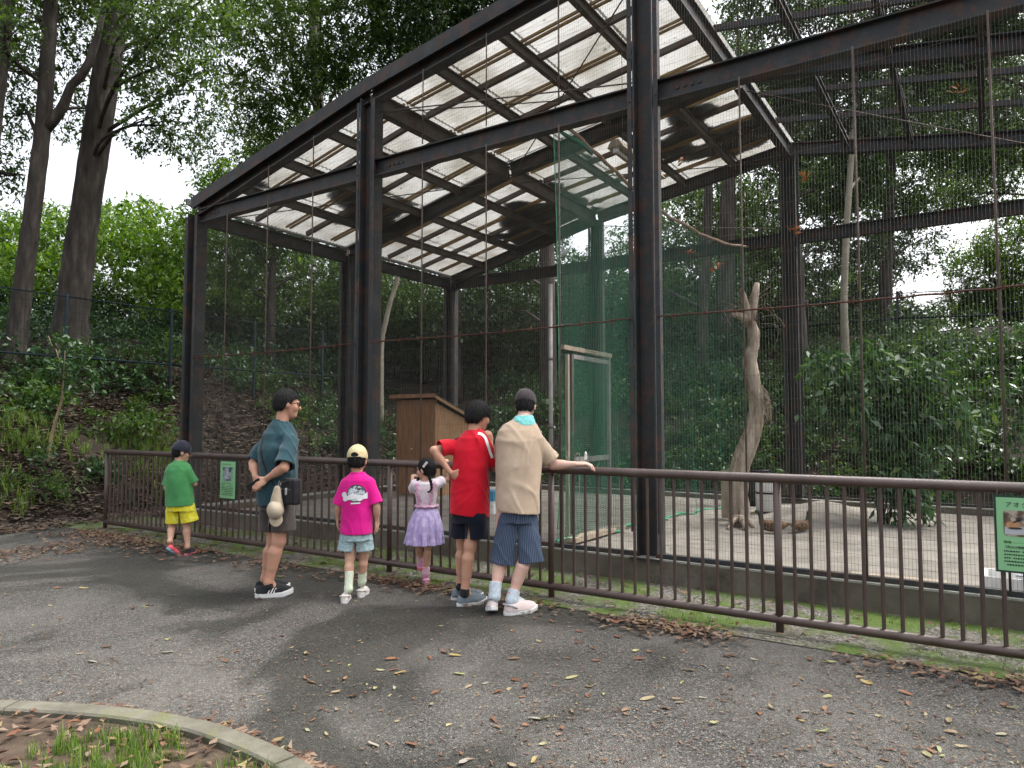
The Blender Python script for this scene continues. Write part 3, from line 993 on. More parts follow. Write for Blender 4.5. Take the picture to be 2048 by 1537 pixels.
# dead tree
dt = gnd(1478, 1048, .13)
dead = empty('dead_tree', dt, 0, 'barkless pale dead tree standing in the middle of the cage', 'tree')
pp_ = [(1478, 1052, 60), (1478, 1020, 56), (1477, 960, 54), (1484, 920, 54), (1498, 885, 54), (1510, 845, 46), (1512, 800, 40), (1505, 755, 40), (1500, 720, 38), (1508, 690, 32), (1507, 665, 34), (1500, 640, 26), (1492, 612, 20), (1484, 585, 15), (1481, 578, 13)]
trk = [at(x, y, dt.y) - dt for x, y, w in pp_]
rd = [w * dt.y / F / 2 * .68 for x, y, w in pp_]
path_ = bez(trk, 4)
rad_ = []
for i in range(len(path_)):
    a = min(i // 4, len(rd) - 1); b = min(a + 1, len(rd) - 1); rad_.append(rd[a] + (rd[b] - rd[a]) * (i % 4) / 4)
MB().tube(path_, rad_, 16, jit=.10, rnd=random.Random(4)).build('trunk', M_deadwood, dead)
MB().tube([at(x, y, dt.y) - dt for x, y in ((1500, 655), (1506, 620), (1510, 590), (1514, 566))], [.07, .055, .05, .03], 9, jit=.12, rnd=R).build('limb', M_deadwood, dead)
MB().tube([at(x, y, dt.y) - dt for x, y in ((1498, 640), (1482, 634), (1468, 630), (1463, 627))], [.07, .05, .035, .015], 9, jit=.12, rnd=R).build('limb', M_deadwood, dead)
for (x, y) in ((1455, 1058), (1494, 1062), (1506, 1053)):
    a, b = at(1478, 1035, dt.y) - dt, gnd(x, y, .13) - dt
    MB().tube(bez([a, a.lerp(b, .55) + Vector((0, 0, .03)), b + Vector((0, 0, -.02))], 3), [.08, .065, .05, .04, .03, .025, .02], 8, jit=.1, rnd=R).build('root', M_deadwood, dead)
mb = MB()                                    # pale aerial rootlets hanging from the bark
rr = random.Random(9)
for i in range(46):
    a = at(1516 + rr.uniform(-6, 4), 775 + rr.uniform(-15, 15), dt.y - .05) - dt
    b = at(1528 + rr.uniform(-8, 14), 800 + rr.uniform(-12, 12), dt.y + rr.uniform(-.15, .1)) - dt
    c = at(1524 + rr.uniform(-10, 20), 815 + rr.uniform(0, 35), dt.y + rr.uniform(-.15, .1)) - dt
    mb.tube(bez([a, b, c], 3), .0035, 4, cap=False)
for i in range(26):
    a = at(1500 + rr.uniform(-6, 10), 640 + rr.uniform(-40, 10), dt.y) - dt
    b = a + Vector((rr.uniform(-.35, .3), rr.uniform(-.1, .1), rr.uniform(-.05, .22)))
    c = b + Vector((rr.uniform(-.15, .15), 0, rr.uniform(-.3, .05)))
    mb.tube(bez([a, b, c], 3), .0025, 4, cap=False)
mb.build('rootlets', M_deadwood, dead)['kind'] = 'stuff'

# planks propped behind the dead tree, drum, stones
pb = gnd(1458, 1040, .13)
st = empty('plank_stack', pb + Vector((VX, VY, 0)) * .12, -PHI, 'upright pale planks leaning at the foot of the dead tree', 'planks')
for i in range(3):
    MB().box(-.14 + i * .105, -.04 + i * .105, i * .006, .03 + i * .006, 0, .66 + .02 * i).build('plank', M_plank, st)
dr = gnd(1535, 1026, .13)
drum = empty('feed_drum', dr, 0, 'pale grey drum with black rim behind the dead tree', 'drum')
def lathe(prof, n=24):
    mb = MB(); vs, fs = [], []
    for r, z in prof:
        for k in range(n):
            a = 2 * math.pi * k / n; vs.append((r * math.cos(a), r * math.sin(a), z))
    for i in range(len(prof) - 1):
        for k in range(n):
            fs.append((i * n + k, i * n + (k + 1) % n, (i + 1) * n + (k + 1) % n, (i + 1) * n + k))
    mb.add(vs, fs, True); return mb
lathe([(0, .0), (.15, 0), (.16, .02), (.165, .30), (.16, .52), (.15, .54), (0, .54)]).build('body', M_white, drum)
lathe([(.163, .0), (.172, .005), (.172, .03), (.163, .035)]).build('hoop', M_black, drum)
lathe([(.165, .28), (.172, .285), (.172, .305), (.165, .31)]).build('hoop', M_black, drum)
lathe([(.0, .541), (.166, .541), (.17, .575), (.0, .585)]).build('lid', M_black, drum)
tb = gnd(1517, 1012, .13) + Vector((-.02, .05, 0))
tub = empty('dark_tub', tb, 0, 'black upright tub between the dead tree and the grey drum', 'tub')
lathe([(0, 0), (.19, 0), (.215, .25), (.22, .55), (.20, .55), (.19, .28), (0, .26)]).build('body', M_black, tub)
lathe([(.20, .551), (.228, .551), (.228, .58), (.20, .58)]).build('rim', M_black, tub)

# feeding trays and board near the front wall
tr = empty('feed_tray', cw(2.55, .42, .135), -PHI, 'shallow white plastic tray on the sand below the duck sign', 'tray')
mb = MB(); mb.box(0, .62, 0, .40, 0, .02).box(0, .025, 0, .40, .021, .12).box(.595, .62, 0, .40, .021, .12).box(.026, .594, 0, .025, .021, .12).box(.026, .594, .375, .40, .021, .12); mb.build('tray', M_white, tr)
MB().box(.20, .594, .10, .24, .121, .135).build('strap', M_greypl, tr)
tag(MB().box(-.35, .35, -.11, .11, 0, .022).build('feed_board', M_plank, None), 'thin pale board lying on the sand beside the white tray', 'board')
bpy.data.objects['feed_board'].location = cw(1.95, .48, .14); bpy.data.objects['feed_board'].rotation_euler = (0, 0, -PHI + .05)
bb = empty('blue_crate', cw(-3.65, 2.2, .13), -PHI, 'small blue and white box on the sand behind the girl', 'box')
MB().box(0, .34, 0, .24, 0, .2).build('body', M_white, bb)
MB().box(-.008, .348, -.008, .248, .201, .34).build('lid', M_blue, bb)

# long fluorescent batten lamp (unlit)
fl = empty('batten_lamp', cw(-.62, .62, 4.42), -PHI + math.radians(90), 'old brown fluorescent batten lamp hanging under the roof', 'lamp')
MB().extr([(-.09, -.02), (.09, -.02), (.045, .06), (-.045, .06)], (0, 0, 0), (1.25, 0, 0)).build('housing', M_plank, fl)
MB().tube([(.03, 0, -.045), (1.22, 0, -.045)], .019, 10).build('tube', M_white, fl)
for x in (.015, 1.20): MB().box(x, x + .03, -.03, .03, -.07, -.021).build('lamp_holder', M_white, fl)
for x in (.2, 1.05): MB().tube([(x, 0, .06), (x, 0, 1.2)], .004, 5).build('hanger', M_wire, fl)

# ------------------------------------------------------------------ green netting partition and its gate
def net_mat():
    m, n, l, b, out = new_mat('green_netting')
    at_ = n.new('ShaderNodeAttribute'); at_.attribute_name = 'cell'
    v = at_.outputs['Vector']
    sx = n.new('ShaderNodeSeparateXYZ'); l.new(v, sx.inputs[0])
    fac = None
    outs = []
    for k in (0, 1):
        fr = n.new('ShaderNodeMath'); fr.operation = 'FRACT'; l.new(sx.outputs[k], fr.inputs[0])
        lt = n.new('ShaderNodeMath'); lt.operation = 'LESS_THAN'; l.new(fr.outputs[0], lt.inputs[0]); l.new(sx.outputs[2], lt.inputs[1])
        outs.append(lt.outputs[0])
    mxm = n.new('ShaderNodeMath'); mxm.operation = 'MAXIMUM'; l.new(outs[0], mxm.inputs[0]); l.new(outs[1], mxm.inputs[1])
    b.inputs['Base Color'].default_value = (0.025, 0.15, 0.095, 1)
    b.inputs['Roughness'].default_value = .5
    tl = n.new('ShaderNodeBsdfTranslucent'); tl.inputs['Color'].default_value = (0.03, 0.19, 0.12, 1)
    m1 = n.new('ShaderNodeMixShader'); m1.inputs[0].default_value = .4; l.new(b.outputs[0], m1.inputs[1]); l.new(tl.outputs[0], m1.inputs[2])
    tp = n.new('ShaderNodeBsdfTransparent')
    m2 = n.new('ShaderNodeMixShader'); l.new(mxm.outputs[0], m2.inputs[0]); l.new(tp.outputs[0], m2.inputs[1]); l.new(m1.outputs[0], m2.inputs[2])
    l.new(m2.outputs[0], out.inputs['Surface'])
    return m


M_net = net_mat()
M_rope = mat('frayed_rope', [(0.3, (0.20, 0.13, 0.09)), (0.7, (0.40, 0.30, 0.23))], 30.0, 0.9)
M_slack = mat('bunched_net', [(0.3, (0.012, 0.075, 0.045)), (0.7, (0.03, 0.13, 0.08))], 40.0, 0.8)
M_netedge = mat('net_edge_cord', [(0.3, (0.03, 0.22, 0.12)), (0.7, (0.10, 0.36, 0.22))], 9.0, 0.7)


def net_sheet(name, P, cell, parent, thread=None):
    """P: (a,b,3) grid of points; cell: (a,b,2) metres across and down."""
    a, b, _ = P.shape
    idx = np.arange(a * b).reshape(a, b)
    fq = np.stack([idx[:-1, :-1], idx[1:, :-1], idx[1:, 1:], idx[:-1, 1:]], -1).reshape(-1, 4)
    me = mesh_np(name, P.reshape(-1, 3), fq, M_net, True)
    at_ = me.attributes.new('cell', 'FLOAT_VECTOR', 'POINT')
    c = np.concatenate([cell.reshape(-1, 2) / .022, (np.full((a * b, 1), .15) if thread is None else thread.reshape(-1, 1))], 1).astype(np.float32)
    at_.data.foreach_set('vector', c.ravel())
    return link(name, me, parent)


netr = empty('net_partition', cw(-1.35, .57, .13), 0, 'tall dark green netting hung from a sagging rope inside the cage', 'net')
top_px = [(1118, 248), (1135, 252), (1190, 300), (1235, 345), (1280, 385), (1330, 425), (1400, 465), (1450, 486), (1500, 495)]


def net_plane(px):
    """Point of the partition's plan line under a pixel column."""
    r = (px - 1024) / F
    lo, hi = 0.0, 1.0
    for _ in range(40):
        m_ = (lo + hi) / 2
        p = cw(-1.35 + .62 * m_, .57 + 5.6 * m_)
        if p.x / p.y < r: lo = m_
        else: hi = m_
    return lo
tops = []
for x, y in top_px:
    m_ = net_plane(x); p = cw(-1.35 + .62 * m_, .57 + 5.6 * m_)
    tops.append((m_, at(x, y, p.y).z))
tm = np.array([q[0] for q in tops]); tz = np.array([q[1] for q in tops])
NA, NB = 150, 60
mm = np.linspace(0, 1, NA)
ztop = np.interp(mm, tm, tz)
P = np.zeros((NA, NB, 3)); C = np.zeros((NA, NB, 2))
for j in range(NB):
    v_ = j / (NB - 1)
    fold = (.06 * np.sin(mm * 34 + 2 * np.sin(v_ * 3)) + .035 * np.sin(mm * 83 + 3 * v_)) * (.25 + .75 * v_)
    t_ = -1.35 + .62 * mm + fold; s_ = .57 + 5.6 * mm
    z_ = ztop + (.13 - ztop) * v_ + .02 * np.sin(mm * 50) * v_
    P[:, j] = np.stack([CO.x + UX * t_ + VX * s_, CO.y + UY * t_ + VY * s_, z_], -1)
    C[:, j, 0] = mm * 5.7; C[:, j, 1] = (ztop - .13) * v_
net_sheet('netting', P - np.array(netr.location), C, netr, np.repeat(np.interp(mm, [0, .34, .46, 1], [.20, .18, .085, .07])[:, None], NB, 1))   # doubled near the gate
MB().tube([Vector(P[i, 0]) - netr.location for i in range(0, NA, 5)] + [Vector(P[-1, 0]) - netr.location], .022, 8, jit=.25, rnd=R).build('top_rope', M_rope, netr)
MB().tube([Vector(P[i, -1]) - netr.location + Vector((0, 0, .02)) for i in range(0, NA, 3)], .016, 6, jit=.3, rnd=R).build('hem_cord', M_netedge, netr)
MB().tube([Vector(P[0, j]) - netr.location for j in range(0, NB, 3)], .006, 6).build('edge_cord', M_netedge, netr)
# bundled slack net at the top corner
MB().tube([at(x, y, 7.85) - netr.location for x, y in ((1118, 262), (1140, 275), (1165, 290), (1185, 310))], [.012, .028, .022, .012], 7, jit=.3, rnd=R).build('slack', M_slack, netr)
# old feather caught in the net
MB().tube([at(x, y, 8.1) - netr.location for x, y in ((1122, 512), (1132, 503), (1142, 494))], [.02, .03, .006], 6, jit=.3, rnd=R).build('caught_feather', M_white, netr)

gt = cw(-1.33, .72, .13)
gate = empty('net_gate', gt, math.pi / 2 - PHI, 'narrow gate of pale timber and netting below the green net', 'gate')
GW, GH = 1.2, 2.14
MB().box(.09, .13, -.02, .02, .0, GH - .05).build('stile', M_plank, gate)
MB().box(GW - .04, GW, -.02, .02, .0, GH - .005).build('stile', M_grey_pipe, gate)
MB().box(.0, GW + .03, -.022, .022, GH, GH + .05).build('head_rail', M_plank, gate)
MB().box(.19, .235, -.018, .018, .06, GH - .04).build('inner_stile', M_steel2, gate)
MB().box(.24, GW - .045, -.015, .015, .86, .92).build('mid_rail', M_grey_pipe, gate)
MB().box(.236, GW - .045, -.015, .015, GH - .09, GH - .04).build('upper_rail', M_grey_pipe, gate)
MB().box(.0, GW + .05, -.16, -.02, 0, .05, Matrix.Rotation(-.02, 4, 'Z')).build('threshold', M_plank, gate)
yy, zz = np.meshgrid(np.linspace(.24, GW - .05, 24), np.linspace(.05, GH - .1, 40), indexing='ij')
P = np.stack([yy, .02 * np.sin(yy * 9 + zz * 4) * np.clip(1 - zz, .1, 1), zz], -1)
net_sheet('netting', P, np.stack([yy, zz], -1), gate)
mb = MB()
for pts in ([(.02, -.03, .95), (.06, -.06, .80), (.12, -.05, .72), (.17, -.04, .70), (.21, -.03, .74)], [(.22, -.03, .93), (.28, -.05, .97), (.30, -.05, .80), (.28, -.05, .45)], [(.55, -.03, .86), (.66, -.05, .78), (.78, -.04, .80), (.85, -.03, .88)], [(.02, -.03, .95), (.06, -.05, 1.02), (.1, -.04, .97)]):
    mb.tube(bez(pts, 4), .005, 5)
mb.build('tie_string', M_plank, gate)
gp = cw(-1.37, .53, .13)
pole = empty('gate_pole', gp, 0, 'slim grey metal pole standing left of the net gate', 'pole')
MB().tube([(0, 0, 0), (0, 0, 2.85)], .024, 10).build('shaft', M_grey_pipe, pole)
for z in (.9, 1.25, 2.0): MB().tube([(0, 0, z), (0, 0, z + .03)], .028, 10).build('clamp', M_steel2, pole)

# ------------------------------------------------------------------ two resting ducks
M_duck = mat('mottled_duck_feather', [(0.30, (0.018, 0.012, 0.008)), (0.46, (0.075, 0.042, 0.022)), (0.56, (0.19, 0.115, 0.06)), (0.68, (0.07, 0.04, 0.022)), (0.8, (0.30, 0.21, 0.13))], 26.0, .8, stretch=(1, 2.2, 1))
M_duckhead = mat('duck_head_feather', [(0.3, (0.012, 0.022, 0.014)), (0.6, (0.03, 0.07, 0.04)), (0.8, (0.09, 0.055, 0.03))], 12.0, .45)
M_bill = mat('duck_bill', [(0.3, (0.20, 0.12, 0.02)), (0.7, (0.34, 0.22, 0.05))], 9.0, .5)
# ------------------------------------------------------------------ foliage
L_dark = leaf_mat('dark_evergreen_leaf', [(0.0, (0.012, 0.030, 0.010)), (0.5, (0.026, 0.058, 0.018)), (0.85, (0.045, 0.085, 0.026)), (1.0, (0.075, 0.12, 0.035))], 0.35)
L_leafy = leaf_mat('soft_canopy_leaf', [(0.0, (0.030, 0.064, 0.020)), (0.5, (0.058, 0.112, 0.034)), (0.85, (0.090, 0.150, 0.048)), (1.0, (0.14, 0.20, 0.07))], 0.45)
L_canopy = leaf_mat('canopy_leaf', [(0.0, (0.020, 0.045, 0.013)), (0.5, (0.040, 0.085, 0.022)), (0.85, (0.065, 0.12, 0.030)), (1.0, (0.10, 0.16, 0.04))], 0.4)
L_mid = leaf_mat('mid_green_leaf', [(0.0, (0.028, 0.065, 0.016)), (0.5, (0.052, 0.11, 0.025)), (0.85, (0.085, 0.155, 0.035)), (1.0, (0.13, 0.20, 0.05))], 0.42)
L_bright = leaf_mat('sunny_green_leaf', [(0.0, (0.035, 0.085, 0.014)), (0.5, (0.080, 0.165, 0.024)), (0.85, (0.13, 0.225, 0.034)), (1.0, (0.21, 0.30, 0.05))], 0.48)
L_shrub = leaf_mat('glossy_shrub_leaf', [(0.0, (0.018, 0.048, 0.018)), (0.5, (0.035, 0.085, 0.030)), (0.9, (0.060, 0.13, 0.045)), (1.0, (0.12, 0.19, 0.05))], 0.25, 0.3)
L_gloss = leaf_mat('broad_glossy_leaf', [(0.0, (0.022, 0.058, 0.026)), (0.5, (0.045, 0.105, 0.048)), (0.9, (0.075, 0.155, 0.07)), (1.0, (0.13, 0.19, 0.06))], 0.3, 0.42, spec=.35)
L_grass = leaf_mat('grass_blade', [(0.0, (0.05, 0.10, 0.018)), (0.5, (0.10, 0.19, 0.03)), (0.85, (0.18, 0.28, 0.05)), (1.0, (0.28, 0.30, 0.10))], 0.4)
L_litter = leaf_mat('fallen_leaf', [(0.0, (0.040, 0.021, 0.013)), (0.25, (0.085, 0.045, 0.028)), (0.45, (0.13, 0.070, 0.043)), (0.62, (0.17, 0.108, 0.072)), (0.8, (0.22, 0.165, 0.118)), (0.92, (0.16, 0.060, 0.030)), (1.0, (0.26, 0.22, 0.10))], 0.12, 0.75)
L_litter_o = leaf_mat('fallen_leaf_single', [(0.0, (0.10, 0.050, 0.028)), (0.22, (0.15, 0.068, 0.036)), (0.40, (0.24, 0.10, 0.045)), (0.52, (0.22, 0.14, 0.085)), (0.66, (0.30, 0.25, 0.15)), (0.82, (0.27, 0.28, 0.11)), (0.92, (0.26, 0.24, 0.21)), (1.0, (0.33, 0.24, 0.08))], 0.15, 0.65, per='object')
M_bark = mat('grey_brown_bark', [(0.3, (0.018, 0.015, 0.012)), (0.55, (0.052, 0.043, 0.036)), (0.75, (0.10, 0.088, 0.074))], 9.0, 0.95, 1.0, 22, stretch=(1, 1, 0.22))
L_bank = leaf_mat('bank_leaf', [(0.0, (0.020, 0.013, 0.010)), (0.3, (0.056, 0.041, 0.031)), (0.55, (0.105, 0.080, 0.062)), (0.8, (0.175, 0.138, 0.11)), (0.93, (0.085, 0.045, 0.028)), (1.0, (0.20, 0.155, 0.11))], 0.1, 0.8)
M_bark_pale = mat('pale_smooth_bark', [(0.3, (0.16, 0.14, 0.10)), (0.6, (0.26, 0.235, 0.18)), (0.8, (0.34, 0.31, 0.25))], 6.0, 0.85, 0.6, 25, stretch=(1, 1, 0.5))
M_bark_tan = mat('tan_sapling_bark', [(0.3, (0.17, 0.125, 0.065)), (0.7, (0.30, 0.235, 0.135))], 8.0, 0.85, 0.4, 40)


def leaves(cen, radii, n, L, Wd, rng, hollow=0.45, K=9, droop=0.25, spread=None):
    """n leaves in twig clusters through an ellipsoid; returns (4n,3) vertices of folded rhombic leaves."""
    nc = max(1, n // K)
    d = unit(rng.normal(size=(nc, 3)))
    rr = hollow + (1 - hollow) * rng.uniform(0, 1, (nc, 1)) ** 0.6
    rr *= 1 + 0.22 * rng.normal(size=(nc, 1)) * 0.6
    c = np.asarray(cen) + d * rr * np.asarray(radii)
    ax = unit(d * 0.9 + rng.normal(size=(nc, 3)) * 0.7 + np.array([0, 0, -droop]))
    tw = L * rng.uniform(1.5, 3.4, (nc, 1))
    k = rng.uniform(-0.5, 0.5, (nc, K, 1))
    base = c[:, None] + ax[:, None] * k * tw[:, None] + rng.normal(size=(nc, K, 3)) * L * 0.25
    dirv = unit(ax[:, None] * 0.6 + rng.normal(size=(nc, K, 3)) * 0.8 + np.array([0, 0, -droop]))
    nrm = unit(np.array([0, 0, 0.9]) + rng.normal(size=(nc, K, 3)) * 0.6)
    side = unit(np.cross(dirv, nrm))
    up = np.cross(side, dirv)
    sz = L * rng.uniform(0.6, 1.25, (nc, K, 1))
    w = sz * (Wd / L)
    b = base
    tip = b + dirv * sz - up * sz * 0.06
    m = b + dirv * sz * 0.45
    l_ = m + side * w * 0.5 + up * w * 0.18
    r_ = m - side * w * 0.5 + up * w * 0.18
    return np.stack([b, l_, tip, r_], 2).reshape(-1, 3)


def leaf_mesh(name, V, material):
    n = len(V) // 4
    return mesh_np(name, V, np.arange(n * 4).reshape(n, 4), material)


def tree(name, label, trunk_px, widths, base_Y, blobs, lmat, bark=M_bark, L=0.11, Wd=0.045, lai=2.0, seed=1, group=None, limbs=True, dY=0.0):
    """trunk_px: pixels from the root up; blobs: (px, py, depth offset, rx px, ry px, density factor)."""
    rng = np.random.default_rng(seed); rr = random.Random(seed)
    n = len(trunk_px)
    pts = [at(x, y, base_Y + dY * i / max(n - 1, 1)) for i, (x, y) in enumerate(trunk_px)]
    root = pts[0].copy(); root.z = hz(root.x, root.y) - 0.1
    if root.z < pts[0].z: pts = [root] + pts; widths = [widths[0] * 1.35] + list(widths)
    o = empty(name, root, 0, label, 'tree', group)
    mb = MB()
    path = bez(pts, 5)
    rad = []
    for i in range(len(path)):
        u = i / 5; a = int(min(u, len(widths) - 1)); b = min(a + 1, len(widths) - 1)
        rad.append((widths[a] + (widths[b] - widths[a]) * (u - a)) * base_Y / F / 2)
    mb.tube([p - root for p in path], rad, 14, jit=0.05, rnd=rr)
    V = []
    for (px, py, dy, rx, ry, den) in blobs:
        Yb = base_Y + dy
        c = at(px, py, Yb)
        sc = Yb / F
        rad3 = np.array([rx * sc, (rx + ry) * 0.5 * sc * 0.9, ry * sc])
        area = 0.5 * L * Wd * 0.62 * (F / Yb) ** 2
        k = int(den * lai * math.pi * rx * ry / area)
        V.append(leaves(np.array(c), rad3, max(k, 20), L, Wd, rng))
        if limbs:
            cand = [p for p in path if p.z < c.z + 0.3] or path
            st = min(cand, key=lambda p: (p - c).length + max(0, p.z - c.z + 0.6) * 0.5)
            if (st - c).length < 12:
                mid = st.lerp(c, 0.5) + Vector((rr.uniform(-.3, .3), rr.uniform(-.3, .3), rr.uniform(0, 0.4)))
                end = c + Vector((rr.uniform(-.4, .4), 0, 0.2))
                ln = bez([st, mid, end], 4)
                r0 = min(0.05, rad[0] * 0.35)
                mb.tube([p - root for p in ln], [r0 * (1 - 0.75 * i / (len(ln) - 1)) for i in range(len(ln))], 6)
                for q in range(4):
                    e2 = c + Vector((rr.uniform(-1, 1) * rad3[0], rr.uniform(-1, 1) * rad3[1], rr.uniform(-.6, 1) * rad3[2])) * 0.8
                    ln = bez([mid.lerp(end, 0.4 + 0.15 * q), mid.lerp(e2, 0.6) + Vector((0, 0, 0.1)), e2], 3)
                    mb.tube([p - root for p in ln], [r0 * 0.35 * (1 - 0.7 * i / (len(ln) - 1)) for i in range(len(ln))], 5)
    mb.build('trunk', bark, o)
    if V:
        V = np.concatenate(V) - np.array(root)
        link('crown', leaf_mesh('crown', V, lmat), o)
    return o


tree('tall_tree', 'thick leaning grey trunk tree on the left bank behind the mesh fence', [(138, 690), (145, 620), (160, 500), (185, 330), (205, 200), (222, 80), (232, 0), (242, -160), (250, -340)],
     [74, 62, 57, 54, 52, 52, 50, 44, 36], 14.6,
     [(300, 40, -2.0, 95, 75, 1.3), (390, 20, -3.0, 90, 80, 1.1), (320, 150, -1.5, 85, 70, .9), (400, 170, -1.0, 60, 75, .8), (290, 255, -0.5, 65, 60, .7), (360, 270, -0.5, 65, 55, .7),
      (270, 120, 1.0, 80, 80, .8), (150, -60, -1, 150, 70, 1.2), (300, -120, -2, 160, 80, 1.2), (250, 20, 1.5, 90, 60, 1.0), (420, 90, 0.8, 50, 60, .8)], L_leafy, seed=3, lai=1.35)
tree('slender_tree', 'slender dark tree with forked bough left of the thick trunk', [(30, 700), (38, 640), (55, 500), (75, 350), (86, 250), (95, 120), (102, 0), (108, -150), (112, -300)],
     [44, 37, 33, 31, 30, 28, 26, 22, 18], 13.6,
     [(60, 60, 0.5, 90, 70, .9), (30, 160, 0, 70, 60, .7), (140, 60, 1, 70, 70, .8), (130, 160, 1.2, 60, 60, .6), (40, 250, .5, 60, 45, .5), (60, -60, 0, 140, 60, 1), (110, 230, 1.5, 50, 50, .45), (170, 240, 1.5, 45, 55, .45),
      (15, 60, -1, 60, 60, .8), (180, -10, 1, 70, 60, .8)], L_leafy, seed=4, lai=1.2)
fork = bpy.data.objects['slender_tree']
MB().tube([at(x, y, 13.6) - fork.location for x, y in ((88, 262), (108, 240), (128, 208), (142, 172), (160, 155), (176, 128), (186, 100), (196, 70), (205, 30))], [.10, .095, .09, .085, .085, .08, .075, .065, .05], 9, jit=.08, rnd=R).build('bough', M_bark, fork)
tree('edge_tree', 'tree trunk cut by the top left corner of the picture', [(-60, 690), (-40, 480), (-18, 250), (2, 80), (10, 0), (22, -200)], [44, 40, 38, 36, 34, 26], 13.0,
     [(5, 320, 1.0, 55, 60, .8), (0, 230, 1, 60, 60, .6), (-20, 120, .5, 70, 80, .7), (-30, 0, 0, 90, 90, .8), (12, 370, 1.2, 30, 32, .7)], L_leafy, seed=5, lai=1.2)
tree('overhanging_tree', 'dark leafy tree spreading over the left slope of the cage roof', [(700, 640), (690, 520), (660, 380), (640, 250), (630, 100), (625, -60), (620, -260)], [30, 26, 25, 24, 23, 22, 18], 19.5,
     [(520, 60, -3, 95, 80, 1.1), (620, 60, -4, 95, 80, 1.3), (540, 160, -3, 90, 70, 1.1), (640, 150, -3, 80, 60, 1.2), (515, 250, -2.5, 50, 55, .95), (570, 230, -2.5, 70, 50, 1.1), (470, 180, -2, 45, 60, .8),
      (720, 40, -4, 80, 80, 1.4), (690, 130, -3, 60, 50, 1.2), (480, 30, -2, 60, 60, .9), (495, 330, -2, 32, 40, .8), (540, 300, -1, 50, 40, .9), (600, -80, -4, 220, 80, 1.4)], L_leafy, seed=6, lai=1.5)
tree('roof_side_tree', 'dense dark tree rising above the top of the roof', [(905, 620), (895, 450), (885, 250), (880, 50), (885, -200)], [34, 32, 30, 28, 22], 20.0,
     [(800, 40, -4, 80, 70, 1.6), (880, 30, -5, 90, 70, 1.8), (960, 20, -5, 70, 60, 1.8), (850, -70, -5, 160, 70, 1.8), (780, 100, -3, 60, 50, 1.4), (1050, -40, -5, 110, 60, 1.6), (900, 130, -2, 120, 80, 1.2), (1000, 120, -1, 120, 90, 1.2)], L_dark, seed=7, lai=1.8)

# trunks and crowns beyond the back of the cage
tree('brown_tree', 'straight brown trunk behind the left bay of the cage', [(540, 720), (542, 660), (544, 560), (546, 480), (548, 300)], [22, 17, 15, 15, 12], 19.0,
     [(480, 520, 0, 80, 60, 1.2), (560, 470, 0, 90, 60, 1.3), (450, 470, 1, 60, 60, 1.2), (620, 560, 1, 80, 50, .9), (520, 590, 1.5, 90, 50, 1.2)], L_mid, seed=8, lai=1.8)
tree('bent_tree', 'pale bent thin trunk left of the wooden hut', [(762, 700), (770, 650), (782, 600), (795, 560), (805, 500)], [11, 10, 9, 8, 6], 18.5,
     [(700, 600, 1, 70, 50, 1.0), (800, 610, 1.5, 80, 45, 1.1), (720, 540, 2, 80, 50, .8), (850, 570, 2, 70, 50, .9)], L_mid, bark=M_bark_pale, seed=9, lai=1.8, limbs=False)
tree('black_tree', 'broad black trunk left of the netting gate', [(1096, 760), (1096, 690), (1095, 600), (1094, 500), (1092, 380), (1088, 200)], [36, 32, 30, 30, 28, 24], 18.0,
     [(980, 560, 2, 80, 60, .75), (1060, 500, 2, 80, 60, 1.1), (1010, 640, 2, 90, 40, 1.0), (1150, 560, 2, 80, 60, 1.0), (1180, 640, 2, 80, 50, 1.1)], L_dark, seed=10, lai=1.8)
tree('twin_tree', 'dark twin trunks seen through the green netting', [(1405, 690), (1408, 620), (1412, 520), (1416, 420), (1420, 280)], [24, 22, 20, 18, 14], 17.5,
     [(1370, 440, 1.5, 75, 70, .95), (1440, 380, 1.5, 70, 60, 1.0), (1360, 540, 2, 70, 50, 1.0), (1450, 500, 2, 70, 50, .8), (1400, 600, 2, 90, 40, 1.1), (1290, 600, 2, 90, 50, 1.1), (1280, 500, 2, 80, 60, 1.0)], L_mid, seed=11, lai=1.8)
twin = bpy.data.objects['twin_tree']
MB().tube([at(x, y, 17.4) - twin.location for x, y in ((1448, 700), (1450, 600), (1453, 480), (1456, 380), (1458, 280))], [.24, .22, .20, .18, .15], 12, jit=.05, rnd=R).build('trunk', M_bark, twin)
tree('dark_tree', 'very dark wide trunk behind the right rear column', [(1592, 720), (1590, 640), (1588, 540), (1580, 440), (1572, 330), (1565, 180)], [50, 42, 38, 34, 30, 26], 17.0,
     [(1540, 420, 2, 60, 60, .7), (1520, 540, 2, 60, 60, .8), (1600, 250, 1, 90, 70, 1.1), (1540, 180, 0, 80, 70, 1.2), (1650, 380, 1.5, 60, 60, .9), (1640, 160, 0, 80, 60, 1.2), (1640, 520, 2, 60, 60, .9), (1560, 620, 3, 80, 40, 1.0)], L_canopy, seed=12, lai=2.5)
tree('pale_tree', 'slim pale ringed trunk right of the dead tree', [(1692, 735), (1690, 690), (1688, 600), (1692, 480), (1698, 380), (1704, 300), (1710, 200)], [18, 16, 14, 13, 12, 11, 9], 15.8,
     [(1700, 280, 1, 70, 60, 1.1), (1740, 200, 0, 80, 60, 1.1), (1720, 370, 1.5, 70, 50, .9), (1690, 100, 0, 90, 60, 1.2), (1720, 480, 2, 60, 50, .8)], L_dark, bark=M_bark_pale, seed=13, lai=2.4)
